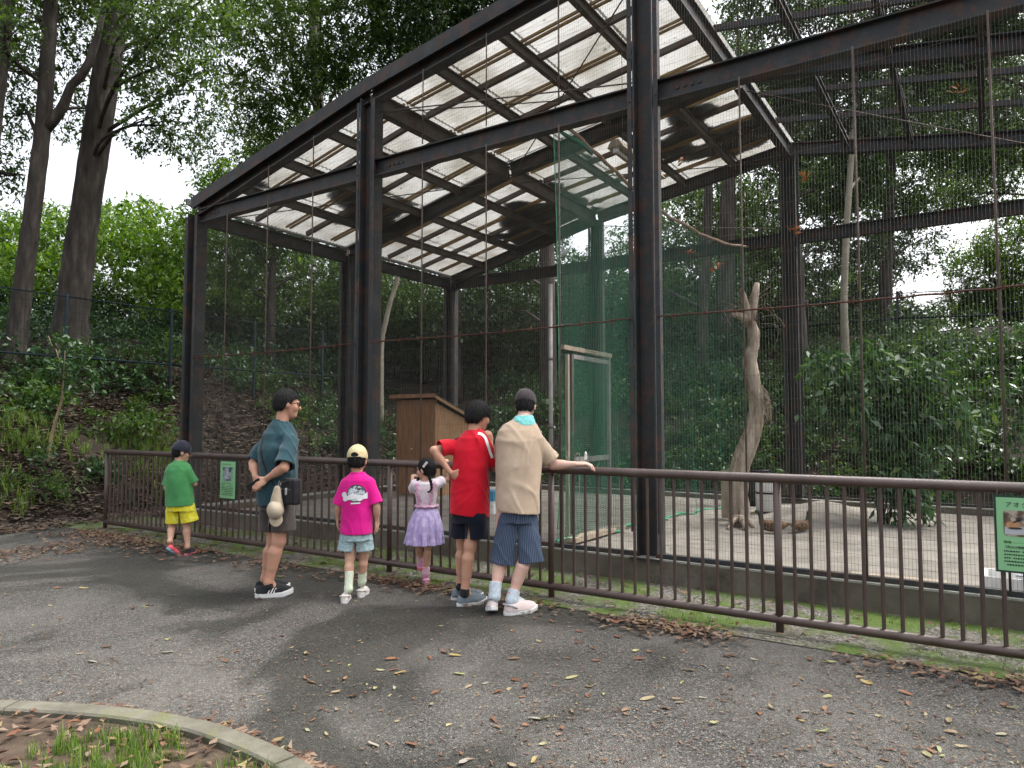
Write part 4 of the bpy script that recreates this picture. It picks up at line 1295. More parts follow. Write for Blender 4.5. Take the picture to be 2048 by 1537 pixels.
tree('far_tree', 'dark trunk on the crest left of the bright sky gap', [(1768, 660), (1770, 610), (1772, 540), (1776, 470), (1780, 380), (1784, 250)], [30, 26, 24, 22, 20, 16], 19.5,
     [(1790, 420, 1, 70, 55, .75), (1850, 370, 1, 70, 60, .7), (1760, 530, 1.5, 60, 50, .6), (1830, 500, 1, 70, 55, .6), (1830, 270, 0, 90, 70, .9), (1790, 150, -1, 90, 70, 1.0), (1880, 150, -1, 90, 70, .8)], L_canopy, seed=14, lai=2.4)
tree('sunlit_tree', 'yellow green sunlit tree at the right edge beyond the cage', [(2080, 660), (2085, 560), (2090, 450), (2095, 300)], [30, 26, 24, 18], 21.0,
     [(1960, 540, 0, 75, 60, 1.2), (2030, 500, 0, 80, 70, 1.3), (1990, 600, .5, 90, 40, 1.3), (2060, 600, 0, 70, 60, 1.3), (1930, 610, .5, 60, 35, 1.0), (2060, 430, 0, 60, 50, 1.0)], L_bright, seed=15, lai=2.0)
tree('corner_tree', 'tall dark tree filling the top right corner behind the roof netting', [(2150, 700), (2140, 450), (2120, 200), (2100, 0), (2090, -200)], [60, 54, 48, 42, 34], 18.5,
     [(1960, 60, -1, 90, 70, 1.1), (2030, 20, -2, 90, 80, 1.2), (1900, 40, -1, 80, 70, 1.1), (1990, 170, 0, 80, 60, .6), (2040, 250, 0, 80, 60, .6), (1940, 300, 0, 80, 55, .8), (2020, 340, .5, 70, 45, .7), (1980, -80, -2, 200, 80, 1.2), (1740, -40, -2, 150, 80, 1.2), (1560, 0, -3, 130, 80, 1.2), (1960, 400, 1, 70, 40, .8)], L_canopy, seed=16, lai=2.7)

# far wood that closes the view behind the bank
rng = np.random.default_rng(77)
V = []
for (x0, x1, y0, y1, Y0, Y1, cnt, r, den) in ((380, 1130, 560, 700, 20.5, 24, 34, 75, 1.6), (1130, 1800, 570, 700, 20.5, 24, 30, 70, 1.5), (380, 1800, 640, 730, 24, 29, 40, 70, 1.8), (380, 1120, 500, 720, 23, 29, 20, 95, 1.15), (1120, 1560, 470, 720, 23, 29, 14, 90, 1.0), (1560, 1760, 480, 660, 24, 29, 7, 70, .8), (1420, 1760, 120, 460, 24, 29, 14, 95, 1.3), (1700, 2150, 0, 330, 24, 29, 14, 95, 1.2),
                                              (380, 1400, 200, 480, 24, 29, 18, 110, .8), (-60, 380, 560, 680, 20, 25, 14, 80, 1.3), (-200, 60, 430, 600, 20, 24, 6, 90, 1.2), (1760, 2150, 250, 440, 24, 28, 7, 75, .45)):
    for i in range(cnt):
        px, py, Y = rng.uniform(x0, x1), rng.uniform(y0, y1), rng.uniform(Y0, Y1)
        rx, ry = r * rng.uniform(.7, 1.2), r * rng.uniform(.5, .9)
        area = 0.5 * .15 * .07 * 0.62 * (F / Y) ** 2
        V.append(leaves(np.array(at(px, py, Y)), np.array([rx, rx, ry]) * Y / F, int(1.5 * den * math.pi * rx * ry / area), .15, .07, rng))
V = np.concatenate(V)
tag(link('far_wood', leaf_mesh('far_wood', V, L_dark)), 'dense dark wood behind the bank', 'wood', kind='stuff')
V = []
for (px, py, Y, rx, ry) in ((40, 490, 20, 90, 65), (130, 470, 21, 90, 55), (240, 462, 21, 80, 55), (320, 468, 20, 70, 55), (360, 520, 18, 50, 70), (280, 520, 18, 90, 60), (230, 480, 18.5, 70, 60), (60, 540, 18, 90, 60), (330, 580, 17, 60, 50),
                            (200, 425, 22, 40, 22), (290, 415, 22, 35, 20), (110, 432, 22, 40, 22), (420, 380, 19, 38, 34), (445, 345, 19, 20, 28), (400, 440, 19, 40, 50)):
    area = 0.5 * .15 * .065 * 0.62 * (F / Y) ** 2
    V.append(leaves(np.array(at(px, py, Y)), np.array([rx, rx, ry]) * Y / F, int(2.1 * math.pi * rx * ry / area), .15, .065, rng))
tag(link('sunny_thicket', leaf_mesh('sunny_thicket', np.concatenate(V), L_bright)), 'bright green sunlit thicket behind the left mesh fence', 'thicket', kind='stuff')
V = []
for (px, py, Y, rx, ry) in ((2000, 620, 24, 120, 30), (1900, 630, 24, 60, 16), (1750, 620, 23, 60, 30), (1700, 590, 22, 40, 40), (1560, 640, 21, 60, 30), (700, 590, 22, 40, 22), (630, 600, 22, 40, 25), (590, 520, 22, 30, 22)):
    area = 0.5 * .14 * .06 * 0.62 * (F / Y) ** 2
    V.append(leaves(np.array(at(px, py, Y)), np.array([rx, rx, ry]) * Y / F, int(2.0 * math.pi * rx * ry / area), .14, .06, rng))
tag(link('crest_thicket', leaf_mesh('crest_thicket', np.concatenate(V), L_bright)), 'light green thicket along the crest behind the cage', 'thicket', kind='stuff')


# ------------------------------------------------------------------ ground cover on the bank
def ground_pts(n, t0, t1, s0, s1, rng):
    t = rng.uniform(t0, t1, n); s = rng.uniform(s0, s1, n)
    return t, s


def to_world(t, s, z):
    return np.stack([CO.x + UX * t + VX * s, CO.y + UY * t + VY * s, z], -1)


def litter(name, t, s, z, size, material, rng, label):
    n = len(t)
    c = to_world(t, s, z)
    an = rng.uniform(0, 6.283, n); tilt = rng.normal(0, 0.35, (n, 2)); curl = rng.uniform(-0.25, 0.35, n)
    L_ = size * rng.uniform(0.55, 1.2, n); w = L_ * rng.uniform(0.3, 0.5, n)
    V = np.zeros((n, 4, 3))
    for k, (a, b, u) in enumerate(((-.5, 0, 0.0), (0, -.5, 1.0), (.5, 0, 0.0), (0, .5, 1.0))):
        ox = a * L_ * np.cos(an) - b * w * np.sin(an); oy = a * L_ * np.sin(an) + b * w * np.cos(an)
        V[:, k, 0] = c[:, 0] + ox; V[:, k, 1] = c[:, 1] + oy
        V[:, k, 2] = c[:, 2] + np.abs(ox * tilt[:, 0] + oy * tilt[:, 1]) + u * curl * w
    o = link(name, leaf_mesh(name, V.reshape(-1, 3), material))
    tag(o, label, 'leaf litter', kind='stuff')
    return o


rng = np.random.default_rng(5)
t, s = ground_pts(70000, -13.5, -7.6, -5, 9, rng)
k = (t < -8.3 + rng.normal(0, .25, len(t)) - np.maximum(-3.0 - s, 0) * 0.8) & (vnoise(t * 1.1, s * 1.1, 8) + rng.uniform(-.3, .3, len(t)) > 0.34)
t, s = t[k], s[k]
t2, s2 = ground_pts(30000, -9, 12, 6.4, 14, rng)
k = vnoise(t2 * .8, s2 * .8, 18) + rng.uniform(-.3, .3, len(t2)) > 0.58
t, s = np.concatenate([t, t2[k]]), np.concatenate([s, s2[k]])
litter('bank_leaf_litter', t, s, hill(t, s) + rng.uniform(0.005, .05, len(t)), 0.115, L_bank, rng, 'brown fallen leaves covering the bank')
# leaves drifted along the railing, the kerb and the left end of the path
T, S = [], []
for n_, t0, t1, sc, sd in ((4300, -7.6, 4.5, -1.40, .075), (1300, -7.6, -2.5, -1.6, .16), (500, -2.5, 4.5, -1.52, .10)):
    tt_ = rng.uniform(t0, t1, n_)
    k = vnoise(tt_ * 1.4, tt_ * 0 + 3, 6) + rng.uniform(-.25, .25, n_) > .36
    T.append(tt_[k]); S.append((sc + rng.normal(0, sd, n_))[k])
tt_, ss_ = ground_pts(15000, -9.6, -4.0, -5.6, -1.2, rng)
k = (vnoise(tt_ * .8, ss_ * .8, 31) * 1.1 + rng.uniform(-.2, .2, 15000) > 0.30 + 0.15 * (tt_ + 8.6).clip(0) + .05 * np.abs(ss_ + 2))
T.append(tt_[k]); S.append(ss_[k])
tt_, ss_ = ground_pts(2300, -7.8, 6, -1.25, -.15, rng)
k = rng.uniform(0, 1, 2300) < np.where(tt_ < -2.5, .9, .16)
T.append(tt_[k]); S.append(ss_[k])
t, s = np.concatenate(T), np.concatenate(S)
litter('path_leaf_litter', t, s, 0.012 + rng.uniform(0, .015, len(t)), 0.075, L_litter, rng, 'brown leaves drifted along the foot of the railing')

# single leaves lying on the asphalt: parts of the path
leaf_me = []
for q in range(10):
    rq = random.Random(q)
    Lh, wd, cu, tw = rq.uniform(.024, .042), rq.uniform(.007, .014), rq.uniform(-.004, .014), rq.uniform(-.3, .3)
    vs, fs = [], []
    st = 6
    for i in range(st + 1):
        u = -1 + 2 * i / st
        w = wd * math.sqrt(max(0, 1 - u * u)) * (1 - .25 * u) + .0005
        z = cu * u * u + .003
        dx = .006 * math.sin(u * 2 + q)
        for k_, zz in ((-1, .35 * w + tw * w), (0, 0), (1, .35 * w - tw * w)):
            vs.append((u * Lh, k_ * w + dx, z + zz))
    for i in range(st):
        for k_ in range(2):
            a = i * 3 + k_
            fs.append((a, a + 1, a + 4, a + 3))
    mb = MB(); mb.add(vs, fs, True)
    mb.tube([(-Lh, .0, cu + .003), (-Lh - .012, .003, cu + .002)], .0009, 4)
    leaf_me.append(mb.mesh('fallen_leaf', L_litter_o))
placed = 0
while placed < 290:
    if placed < 215:
        px, py = R.uniform(-20, 2068), 1100 + 450 * R.random() ** 0.8
        p = gnd(px, py)
    else:
        p = cw(R.uniform(-7, 4), R.uniform(-2.1, -1.5))
    t_, s_ = ts(p.x, p.y)
    if s_ > -1.3 or t_ < -8.5: continue
    if placed < 215 and vnoise(np.array([p.x * 1.3]), np.array([p.y * 1.3]), 61)[0] + R.uniform(-.25, .25) < .48: continue
    if any((p - q).length < 0.10 for q in KO): continue
    if p.y < 3.2 and p.x < KO[5].x + 0.25: continue
    sc = R.uniform(0.4, 1.0) ** 1.2 * 1.1
    link('fallen_leaf', leaf_me[R.randrange(10)], path, (p.x, p.y, 0.003), (R.uniform(-.12, .12), R.uniform(-.12, .12), R.uniform(0, 6.28)), (sc, sc, sc))
    placed += 1
# more, too many to count: small crumbs of leaf, twig and bud scales
n = 5200
px = rng.uniform(-60, 2100, n); py = 1085 + 460 * rng.uniform(0, 1, n) ** .9
pp = np.array([gnd(a, b) for a, b in zip(px, py)])
ttx = (pp[:, 0] - CO.x) * UX + (pp[:, 1] - CO.y) * UY; ssx = (pp[:, 0] - CO.x) * VX + (pp[:, 1] - CO.y) * VY
k = (ssx < -1.25) & (vnoise(ttx * .9, ssx * .9, 14) + rng.uniform(-.35, .35, n) > .34)
litter('leaf_crumbs', ttx[k], ssx[k], np.full(k.sum(), .006), 0.026, L_litter, rng, 'crumbs of dry leaf scattered over the asphalt')
# litter in the verge and along the kerb
vx = rng.uniform(-3.6, -.45, 2600); vy = rng.uniform(1.6, 3.9, 2600)
def in_verge(x, y):
    ok = np.zeros(len(x), bool)
    ang = np.array([(q.x, q.y) for q in KI])
    for i in range(len(x)):
        j = np.argmin((ang[:, 0] - x[i]) ** 2 + (ang[:, 1] - y[i]) ** 2)
        j2 = min(max(j, 1), len(ang) - 2)
        d = ang[j2 + 1] - ang[j2 - 1]
        ok[i] = d[0] * (y[i] - ang[j][1]) - d[1] * (x[i] - ang[j][0]) < -0.005
    return ok
k = in_verge(vx, vy)
tv = (vx[k] - CO.x) * UX + (vy[k] - CO.y) * UY; sv = (vx[k] - CO.x) * VX + (vy[k] - CO.y) * VY
kk = rng.uniform(0, 1, len(tv)) < .75
litter('verge_leaf_litter', tv[kk], sv[kk], np.full(kk.sum(), .02) + rng.uniform(0, .02, kk.sum()), .07, L_litter, rng, 'brown leaves among the grass inside the kerb')
T, S = [], []
for i in range(620):
    u = 3.5 + 6.0 * rng.uniform() ** .8
    p = catm(KO, u) + (catm(KO, u) - catm(KI, u)).normalized() * abs(rng.normal(0, .035) + .01)
    if vnoise(np.array([u * 2.2]), np.array([1.5]), 2)[0] + rng.uniform(-.2, .2) < .45: continue
    a, b = ts(p.x, p.y); T.append(a); S.append(b)
litter('kerb_leaf_litter', np.array(T), np.array(S), np.full(len(T), .012), .062, L_litter, rng, 'brown leaves caught along the kerb')


def blades(name, pts, h, rng, material, label, per=9, lean=.5):
    """Grass tufts: thin bent blades of two quads."""
    V, Fc = [], []
    n = len(pts)
    base = np.repeat(np.asarray(pts), per, 0) + rng.normal(0, .012, (n * per, 3)) * np.array([1, 1, 0])
    m = len(base)
    hh = h * rng.uniform(.4, 1.2, (m, 1)); an = rng.uniform(0, 6.283, m)
    d = np.stack([np.cos(an), np.sin(an), np.zeros(m)], -1)
    sd = np.stack([-np.sin(an), np.cos(an), np.zeros(m)], -1)
    w = hh * .008 + .0011
    ln = rng.uniform(.15, 1, (m, 1)) * lean
    mid = base + np.array([0, 0, 1]) * hh * .6 + d * hh * ln * .3
    tip = base + np.array([0, 0, 1]) * hh * (1 - .35 * ln) + d * hh * ln
    V = np.stack([base - sd * w, base + sd * w, mid + sd * w * .8, mid - sd * w * .8, tip], 1).reshape(-1, 3)
    i = np.arange(m)[:, None] * 5
    quads = np.concatenate([i + np.array([[0, 1, 2, 3]]), i + np.array([[3, 2, 4, 4]])])
    me = bpy.data.meshes.new(name)
    tri = np.concatenate([i + np.array([[0, 1, 2]]), i + np.array([[0, 2, 3]]), i + np.array([[3, 2, 4]])])
    o = link(name, mesh_np(name, V, tri, material))
    tag(o, label, 'grass', kind='stuff')
    return o


vx = rng.uniform(-3.6, -.45, 2400); vy = rng.uniform(1.6, 3.9, 2400)
k = in_verge(vx, vy) & (vnoise(vx * 3.2, vy * 3.2, 12) + rng.uniform(-.3, .3, 2400) > .55)
blades('verge_grass', np.stack([vx[k], vy[k], np.full(k.sum(), .01)], -1), .080, rng, L_grass, 'tufts of fresh grass inside the curved kerb', 16)
t, s = ground_pts(2600, -10.6, -8.3, -4.2, 1.5, rng)
k = vnoise(t * 1.2, s * 1.2, 44) + rng.uniform(-.15, .15, 2600) > .66
blades('bank_grass', to_world(t[k], s[k], hill(t[k], s[k])), .22, rng, L_grass, 'bright grass tufts at the foot of the left bank', 12, .8)
t, s = ground_pts(900, -2.5, 6.5, -1.15, -.2, rng)
k = vnoise(t * 1.7, s * 2.7, 41) + rng.uniform(-.2, .2, 900) > .58
blades('strip_grass', to_world(t[k], s[k], np.full(k.sum(), .006)), .035, rng, L_grass, 'short weeds in the mossy strip behind the railing', 7, .8)

# undergrowth on the bank
V, V2 = [], []
for i in range(1540):
    a = i < 190
    t_ = rng.uniform(-14, -8.9) if a else rng.uniform(-8, 10)
    s_ = (rng.uniform(-3, 9) if i < 60 else rng.uniform(2.2, 10)) if a else rng.uniform(6.9, 13)
    if vnoise(np.array([t_ * .6]), np.array([s_ * .6]), 51)[0] < (.36 if a else .26): continue
    z = float(hill(t_, s_)); h = rng.uniform(.08, .30)
    c = np.array(cw(t_, s_, z + h * .7))
    (V if rng.uniform() < .7 else V2).append(leaves(c, np.array([h * 1.5, h * 1.5, h]), int(rng.uniform(90, 260)), .095, .040, rng, hollow=.3))
for i in range(520):                          # thicker growth along the crest
    a = i < 240
    t_ = rng.uniform(-24, -11.6) if a else rng.uniform(-12, 14)
    s_ = rng.uniform(-3, 16) if a else rng.uniform(9.5, 20)
    if not a and -.5 < t_ - (s_ - 13) * .35 - 2.0 < 2.6 and s_ > 11: continue
    z = float(hill(t_, s_)); h = rng.uniform(.22, .62)
    V.append(leaves(np.array(cw(t_, s_, z + h * .6)), np.array([h * 1.4, h * 1.4, h]), int(rng.uniform(160, 330)), .12, .05, rng, hollow=.3))
tag(link('bank_undergrowth', leaf_mesh('bank_undergrowth', np.concatenate(V), L_shrub)), 'low leafy undergrowth over the banks', 'undergrowth', kind='stuff')
tag(link('pale_undergrowth', leaf_mesh('pale_undergrowth', np.concatenate(V2), L_mid)), 'paler weeds scattered over the banks', 'undergrowth', kind='stuff')


def shrub(name, label, base, blobs, n, L, Wd, lmat, seed, stems=6, group=None, sr=.012):
    rng = np.random.default_rng(seed); rr = random.Random(seed)
    base = Vector(base)
    o = empty(name, base, 0, label, 'shrub', group)
    V = []; mb = MB()
    tot = sum(b[3] * b[5] for b in blobs)
    for (x, y, z, rx, ry, rz) in blobs:
        V.append(leaves(np.array((x, y, z)), np.array((rx, ry, rz)), int(n * rx * rz / tot), L, Wd, rng, hollow=.35, K=8, droop=.45))
    for i in range(stems):
        b = blobs[i % len(blobs)]
        e = Vector((b[0] + rr.uniform(-.6, .6) * b[3], b[1] + rr.uniform(-.6, .6) * b[4], b[2] + rr.uniform(0, .6) * b[5]))
        mb.tube(bez([Vector((rr.uniform(-.06, .06), rr.uniform(-.06, .06), -.05)), Vector((e.x * .35, e.y * .35, e.z * .5)), e], 4), [sr * (1 - .08 * q) for q in range(9)], 6)
    mb.build('stem', M_bark, o)
    link('foliage', leaf_mesh('foliage', np.concatenate(V), lmat), o)
    return o


shrub('broadleaf_shrub', 'tall broad leaved shrub growing inside the right bay of the cage', cw(1.45, 4.2, .12),
      [(-.25, 0, 2.05, .60, .45, .30), (.50, .1, 1.85, .60, .45, .40), (-.55, -.1, 1.60, .35, .3, .30), (.25, 0, 1.30, .60, .4, .40), (.9, 0, 1.35, .35, .3, .35), (.12, -.2, .85, .36, .3, .40), (.25, -.2, .35, .28, .25, .3)], 3900, .155, .058, L_gloss, 31, 9)
shrub('bushy_shrub', 'bushy green shrub against the bank behind the right bay', cw(4.3, 6.9, .2), [(0, 0, 1.0, .9, .5, .7), (-.9, .4, 1.3, .8, .5, .6), (.7, .3, 1.9, .9, .5, .6), (-.2, .6, 1.9, .8, .5, .5)], 4200, .14, .05, L_shrub, 32, 8)
shrub('fern_shrub', 'pale leafy shrub low on the bank between railing end and mesh fence', hit(60, 820), [(0, 0, .28, .45, .4, .22), (.35, 0, .2, .35, .3, .18)], 420, .13, .055, L_mid, 33, 6)
shrub('leafy_shrub', 'spreading leafy shrub on the bank beside the corner column', hit(255, 880), [(0, 0, .25, .5, .4, .22), (-.5, -.2, .15, .35, .3, .15), (.4, .3, .3, .35, .35, .22)], 700, .12, .045, L_mid, 34, 6)
shrub('fence_shrub', 'shrub leaning through the mesh fence beside its right post', hit(290, 760), [(0, 0, .45, .5, .4, .35), (.5, .2, .7, .4, .4, .35)], 600, .12, .045, L_mid, 35, 6)
shrub('foot_shrub', 'low green clump at the foot of the left bank', hit(60, 990), [(0, 0, .16, .42, .3, .16), (.45, .05, .14, .32, .3, .14), (-.4, .1, .16, .32, .3, .14)], 700, .10, .022, L_mid, 36, 6)
shrub('corner_shrub', 'small bush beside the left end of the railing', hit(205, 965), [(0, 0, .2, .32, .3, .2), (-.3, .1, .16, .28, .25, .16)], 700, .09, .035, L_shrub, 37, 5)
# young tree in front of the mesh fence
sb = hit(96, 925)
sapl = empty('sapling', sb, 0, 'young tan stemmed sapling with glossy leaves in front of the mesh fence', 'sapling')
sp = [at(x, y, sb.y) - sb for x, y in ((95, 930), (101, 885), (110, 845), (124, 800), (126, 775), (128, 745), (130, 700))]
MB().tube(bez(sp, 4), [.030 - .0009 * i for i in range(25)], 9).build('stem', M_bark_tan, sapl)
MB().tube([at(x, y, sb.y) - sb for x, y in ((124, 740), (112, 700), (103, 690), (97, 672))], [.012, .010, .008, .004], 6).build('twig', M_bark_tan, sapl)
rg = np.random.default_rng(8); V = []
for (x, y, rx, ry, k) in ((150, 690, 30, 20, 90), (165, 725, 30, 25, 110), (130, 745, 40, 20, 100), (180, 700, 15, 12, 40), (185, 770, 14, 14, 40), (120, 672, 10, 8, 20), (100, 735, 22, 8, 40), (150, 775, 35, 15, 60)):
    V.append(leaves(np.array(at(x, y, sb.y) - sb), np.array([rx, rx, ry]) * sb.y / F, k, .13, .04, rg, hollow=.2, K=6, droop=.1))
link('foliage', leaf_mesh('foliage', np.concatenate(V), L_shrub), sapl)
# ------------------------------------------------------------------ figures: smooth-union distance fields meshed with surface nets
def cone(a, b, r1, r2):
    a, b = np.asarray(a, float), np.asarray(b, float)
    ba = b - a; bb = max(float(ba @ ba), 1e-9)
    def f(p):
        h = np.clip(((p - a) @ ba) / bb, 0, 1)
        return np.linalg.norm(p - a - h[:, None] * ba, axis=1) - (r1 + (r2 - r1) * h)
    return f


def ell(c, r, M=None):
    c, r = np.asarray(c, float), np.asarray(r, float)
    def f(p):
        q = p - c
        if M is not None: q = q @ M
        k0 = np.linalg.norm(q / r, axis=1); k1 = np.linalg.norm(q / (r * r), axis=1)
        return k0 * (k0 - 1) / np.maximum(k1, 1e-6)
    return f


def loft(lv):
    """lv: rows of (z, cx, cy, a, b) upward or downward; a stack of ellipses."""
    A = np.array(sorted([tuple(q) for q in lv]), float)
    def f(p):
        z = p[:, 2]
        cx, cy, a, b = (np.interp(z, A[:, 0], A[:, k]) for k in (1, 2, 3, 4))
        x, y = p[:, 0] - cx, p[:, 1] - cy
        k0 = np.sqrt((x / a) ** 2 + (y / b) ** 2); k1 = np.sqrt((x / a ** 2) ** 2 + (y / b ** 2) ** 2)
        d = np.where(k0 < .05, -np.minimum(a, b), k0 * (k0 - 1) / np.maximum(k1, 1e-6))
        return np.maximum(d, np.maximum(z - A[-1, 0], A[0, 0] - z))
    return f


def sm(fs, k=0.03):
    def f(p):
        d = fs[0](p)
        for g_ in fs[1:]:
            e = g_(p)
            h = np.clip(0.5 + 0.5 * (e - d) / k, 0, 1)
            d = e * (1 - h) + d * h - k * h * (1 - h)
        return d
    return f


def cut(f_, pt, n):
    pt, n = np.asarray(pt, float), np.asarray(n, float); n = n / np.linalg.norm(n)
    return lambda p: np.maximum(f_(p), (p - pt) @ n)


def hemmed(f_, pt, n, th=0.012, depth=0.05):
    """Cut at a plane and hollow out behind the cut, so that it reads as cloth."""
    pt, n = np.asarray(pt, float), np.asarray(n, float); n = n / np.linalg.norm(n)
    def g_(p):
        d = f_(p); q = (p - pt) @ n
        return np.maximum(np.maximum(d, q), -np.maximum(d + th, -q - depth))
    return g_


def minus(f_, g_):
    return lambda p: np.maximum(f_(p), -g_(p))


def rumple(f_, amp, wl, seed, stretch=None):
    """Soft creases: warped ridges, longer down the cloth than across it."""
    q = 0.10 / max(wl, .02)
    def g_(p):
        x, y, z = p[:, 0], p[:, 1], p[:, 2]
        lat = x + .7 * y
        wx = (vnoise(lat * 5 + seed, z * 4, seed) - .5) * .10
        wz = (vnoise(lat * 4 - seed, z * 5 + 3, seed + 7) - .5) * .16
        n1 = vnoise((lat + wx + .35 * z) * 11 * q + 20, (z + wz) * 3.6 * q + 20, seed + 1)
        n2 = vnoise((lat - wx - .55 * z) * 17 * q + 40, (z - wz) * 5.0 * q + 40, seed + 2)
        r1 = np.exp(-((2 * n1 - 1) / .30) ** 2); r2 = np.exp(-((2 * n2 - 1) / .30) ** 2)
        soft = vnoise(lat * 6 + 9, z * 6 + 9, seed + 3) - .5
        return f_(p) - amp * (.55 * r1 + .30 * r2 + .9 * soft - .3)
    return g_


def nets(f_, lo, hi, h):
    """Surface nets over the box lo..hi; only blocks near the surface are sampled finely."""
    lo = np.asarray(lo, float); B = 8
    nb = np.maximum(np.ceil((np.asarray(hi) - lo) / (h * B)).astype(int), 1)
    n = nb * B
    cb = np.stack(np.meshgrid(*[np.arange(k) for k in nb], indexing='ij'), -1).reshape(-1, 3)
    cen = lo + (cb * B + (B - 1) / 2) * h
    cv = f_(cen)
    G = np.repeat(np.repeat(np.repeat(cv.reshape(nb), B, 0), B, 1), B, 2).astype(np.float32)
    act = cb[np.abs(cv) < B * h * 1.35]
    off = np.stack(np.meshgrid(*[np.arange(B)] * 3, indexing='ij'), -1).reshape(-1, 3)
    for i in range(0, len(act), 300):
        ii = (act[i:i + 300, None] * B + off[None]).reshape(-1, 3)
        G[ii[:, 0], ii[:, 1], ii[:, 2]] = f_(lo + ii * h)
    S = G < 0
    c8 = [S[a:n[0] - 1 + a, b:n[1] - 1 + b, c:n[2] - 1 + c] for a in (0, 1) for b in (0, 1) for c in (0, 1)]
    anyv = np.zeros_like(c8[0]); allv = np.ones_like(c8[0])
    for q in c8: anyv |= q; allv &= q
    ci = np.argwhere(anyv & ~allv)
    idm = np.full(anyv.shape, -1, np.int32)
    idm[ci[:, 0], ci[:, 1], ci[:, 2]] = np.arange(len(ci))
    acc = np.zeros((len(ci), 3)); cnt = np.zeros(len(ci))
    corners = [(a, b, c) for a in (0, 1) for b in (0, 1) for c in (0, 1)]
    for a in corners:
        for ax in range(3):
            if a[ax]: continue
            b = list(a); b[ax] = 1
            va = G[ci[:, 0] + a[0], ci[:, 1] + a[1], ci[:, 2] + a[2]]; vb = G[ci[:, 0] + b[0], ci[:, 1] + b[1], ci[:, 2] + b[2]]
            m = (va < 0) != (vb < 0)
            t = np.where(m, va / np.where(m, va - vb, 1), 0)
            for k in range(3):
                acc[:, k] += m * (a[k] + (t if k == ax else 0))
            cnt += m
    V = lo + (ci + acc / cnt[:, None]) * h
    quads = []
    for ax in range(3):
        u, v = (ax + 1) % 3, (ax + 2) % 3
        sl0 = [slice(1, n[k] - 1) for k in range(3)]; sl1 = list(sl0)
        sl0[ax] = slice(0, n[ax] - 1); sl1[ax] = slice(1, n[ax])
        d0, d1 = S[tuple(sl0)], S[tuple(sl1)]
        for flip in (False, True):
            e = np.argwhere((d0 & ~d1) if not flip else (~d0 & d1))
            if not len(e): continue
            e = e + np.array([0 if k == ax else 1 for k in range(3)])
            cs = []
            for du, dv in ((-1, -1), (0, -1), (0, 0), (-1, 0)):
                q = e.copy(); q[:, u] += du; q[:, v] += dv
                cs.append(idm[q[:, 0], q[:, 1], q[:, 2]])
            qd = np.stack(cs, -1)
            quads.append(qd[:, ::-1] if flip else qd)
    Q = np.concatenate(quads)
    Q = Q[(Q >= 0).all(1)]
    return V, Q


def sdf_part(name, f_, lo, hi, h, material, parent, M=None, smooth=2):
    V, Q = nets(f_, lo, hi, h)
    for _ in range(smooth):                  # light relaxation of the lattice
        acc = np.zeros_like(V); c = np.zeros(len(V))
        for a in range(4):
            np.add.at(acc, Q[:, a], V[Q[:, (a + 1) % 4]] + V[Q[:, (a + 3) % 4]]); np.add.at(c, Q[:, a], 2)
        V = V * .5 + .5 * acc / np.maximum(c, 1)[:, None]
    if M is not None:
        M = np.array(M); V = V @ M[:3, :3].T + M[:3, 3]
    return link(name, mesh_np(name, V, Q, material, True), parent)


def bvh_of(o):
    me = o.data
    return BVHTree.FromPolygons([v.co.copy() for v in me.vertices], [tuple(p.vertices) for p in me.polygons])


def decal(name, uv_pts, quads, to3, bvh, material, parent, off=0.004, back=0.35):
    """Lay a flat patch on a garment: points are pushed along +Y onto its surface."""
    V = []
    for a, b in uv_pts:
        p = Vector(to3(a, b))
        h_ = bvh.ray_cast(p - Vector((0, back, 0)), Vector((0, 1, 0)), 1.2)
        q = h_[0] if h_[0] is not None else p
        V.append(q + Vector((0, -off, 0)))
    return link(name, mesh_np(name, [tuple(v) for v in V], quads, material, True), parent)


def grid_quads(a, b):
    idx = np.arange(a * b).reshape(a, b)
    return np.stack([idx[:-1, :-1], idx[1:, :-1], idx[1:, 1:], idx[:-1, 1:]], -1).reshape(-1, 4)


M_skin = mat('skin', [(0.3, (0.44, 0.235, 0.155)), (0.6, (0.50, 0.28, 0.19)), (0.8, (0.55, 0.33, 0.235))], 7.0, 0.55, 0.08, 90, spec=.35, sss=.12, second=((.50, .66), 11.0, (.50, .23, .16)))
M_skin_kid = mat('light_skin', [(0.3, (0.52, 0.30, 0.205)), (0.6, (0.58, 0.355, 0.25)), (0.8, (0.62, 0.40, 0.30))], 7.0, 0.55, spec=.35, sss=.12, second=((.50, .66), 11.0, (.58, .30, .22)))
M_skin_pale = mat('pale_skin', [(0.3, (0.56, 0.33, 0.26)), (0.6, (0.64, 0.42, 0.34)), (0.8, (0.66, 0.46, 0.39))], 6.0, 0.55, spec=.35, sss=.12, second=((.50, .66), 11.0, (.62, .34, .27)))
M_hair = mat('black_hair', [(0.35, (0.004, 0.004, 0.0045)), (0.6, (0.009, 0.0085, 0.009)), (0.75, (0.018, 0.017, 0.017))], 60.0, 0.62, .8, 140, spec=.2, stretch=(1, 1, .15))
M_eye = flat_mat('dark_eye', (.01, .008, .007), .2)


def cloth(name, c0, c1, **k):
    return mat(name, [(0.3, tuple(.82 * q for q in c0)), (0.5, c0), (0.7, c1)], k.pop('scale', 4.0), k.pop('rough', .9), k.pop('bump', .15), 160, spec=.15, sheen=.15, **k)


def rotz(a):                                  # heading clockwise from +Y, seen from above
    c, s = math.cos(a), math.sin(a)
    return np.array([[c, s, 0], [-s, c, 0], [0, 0, 1]])


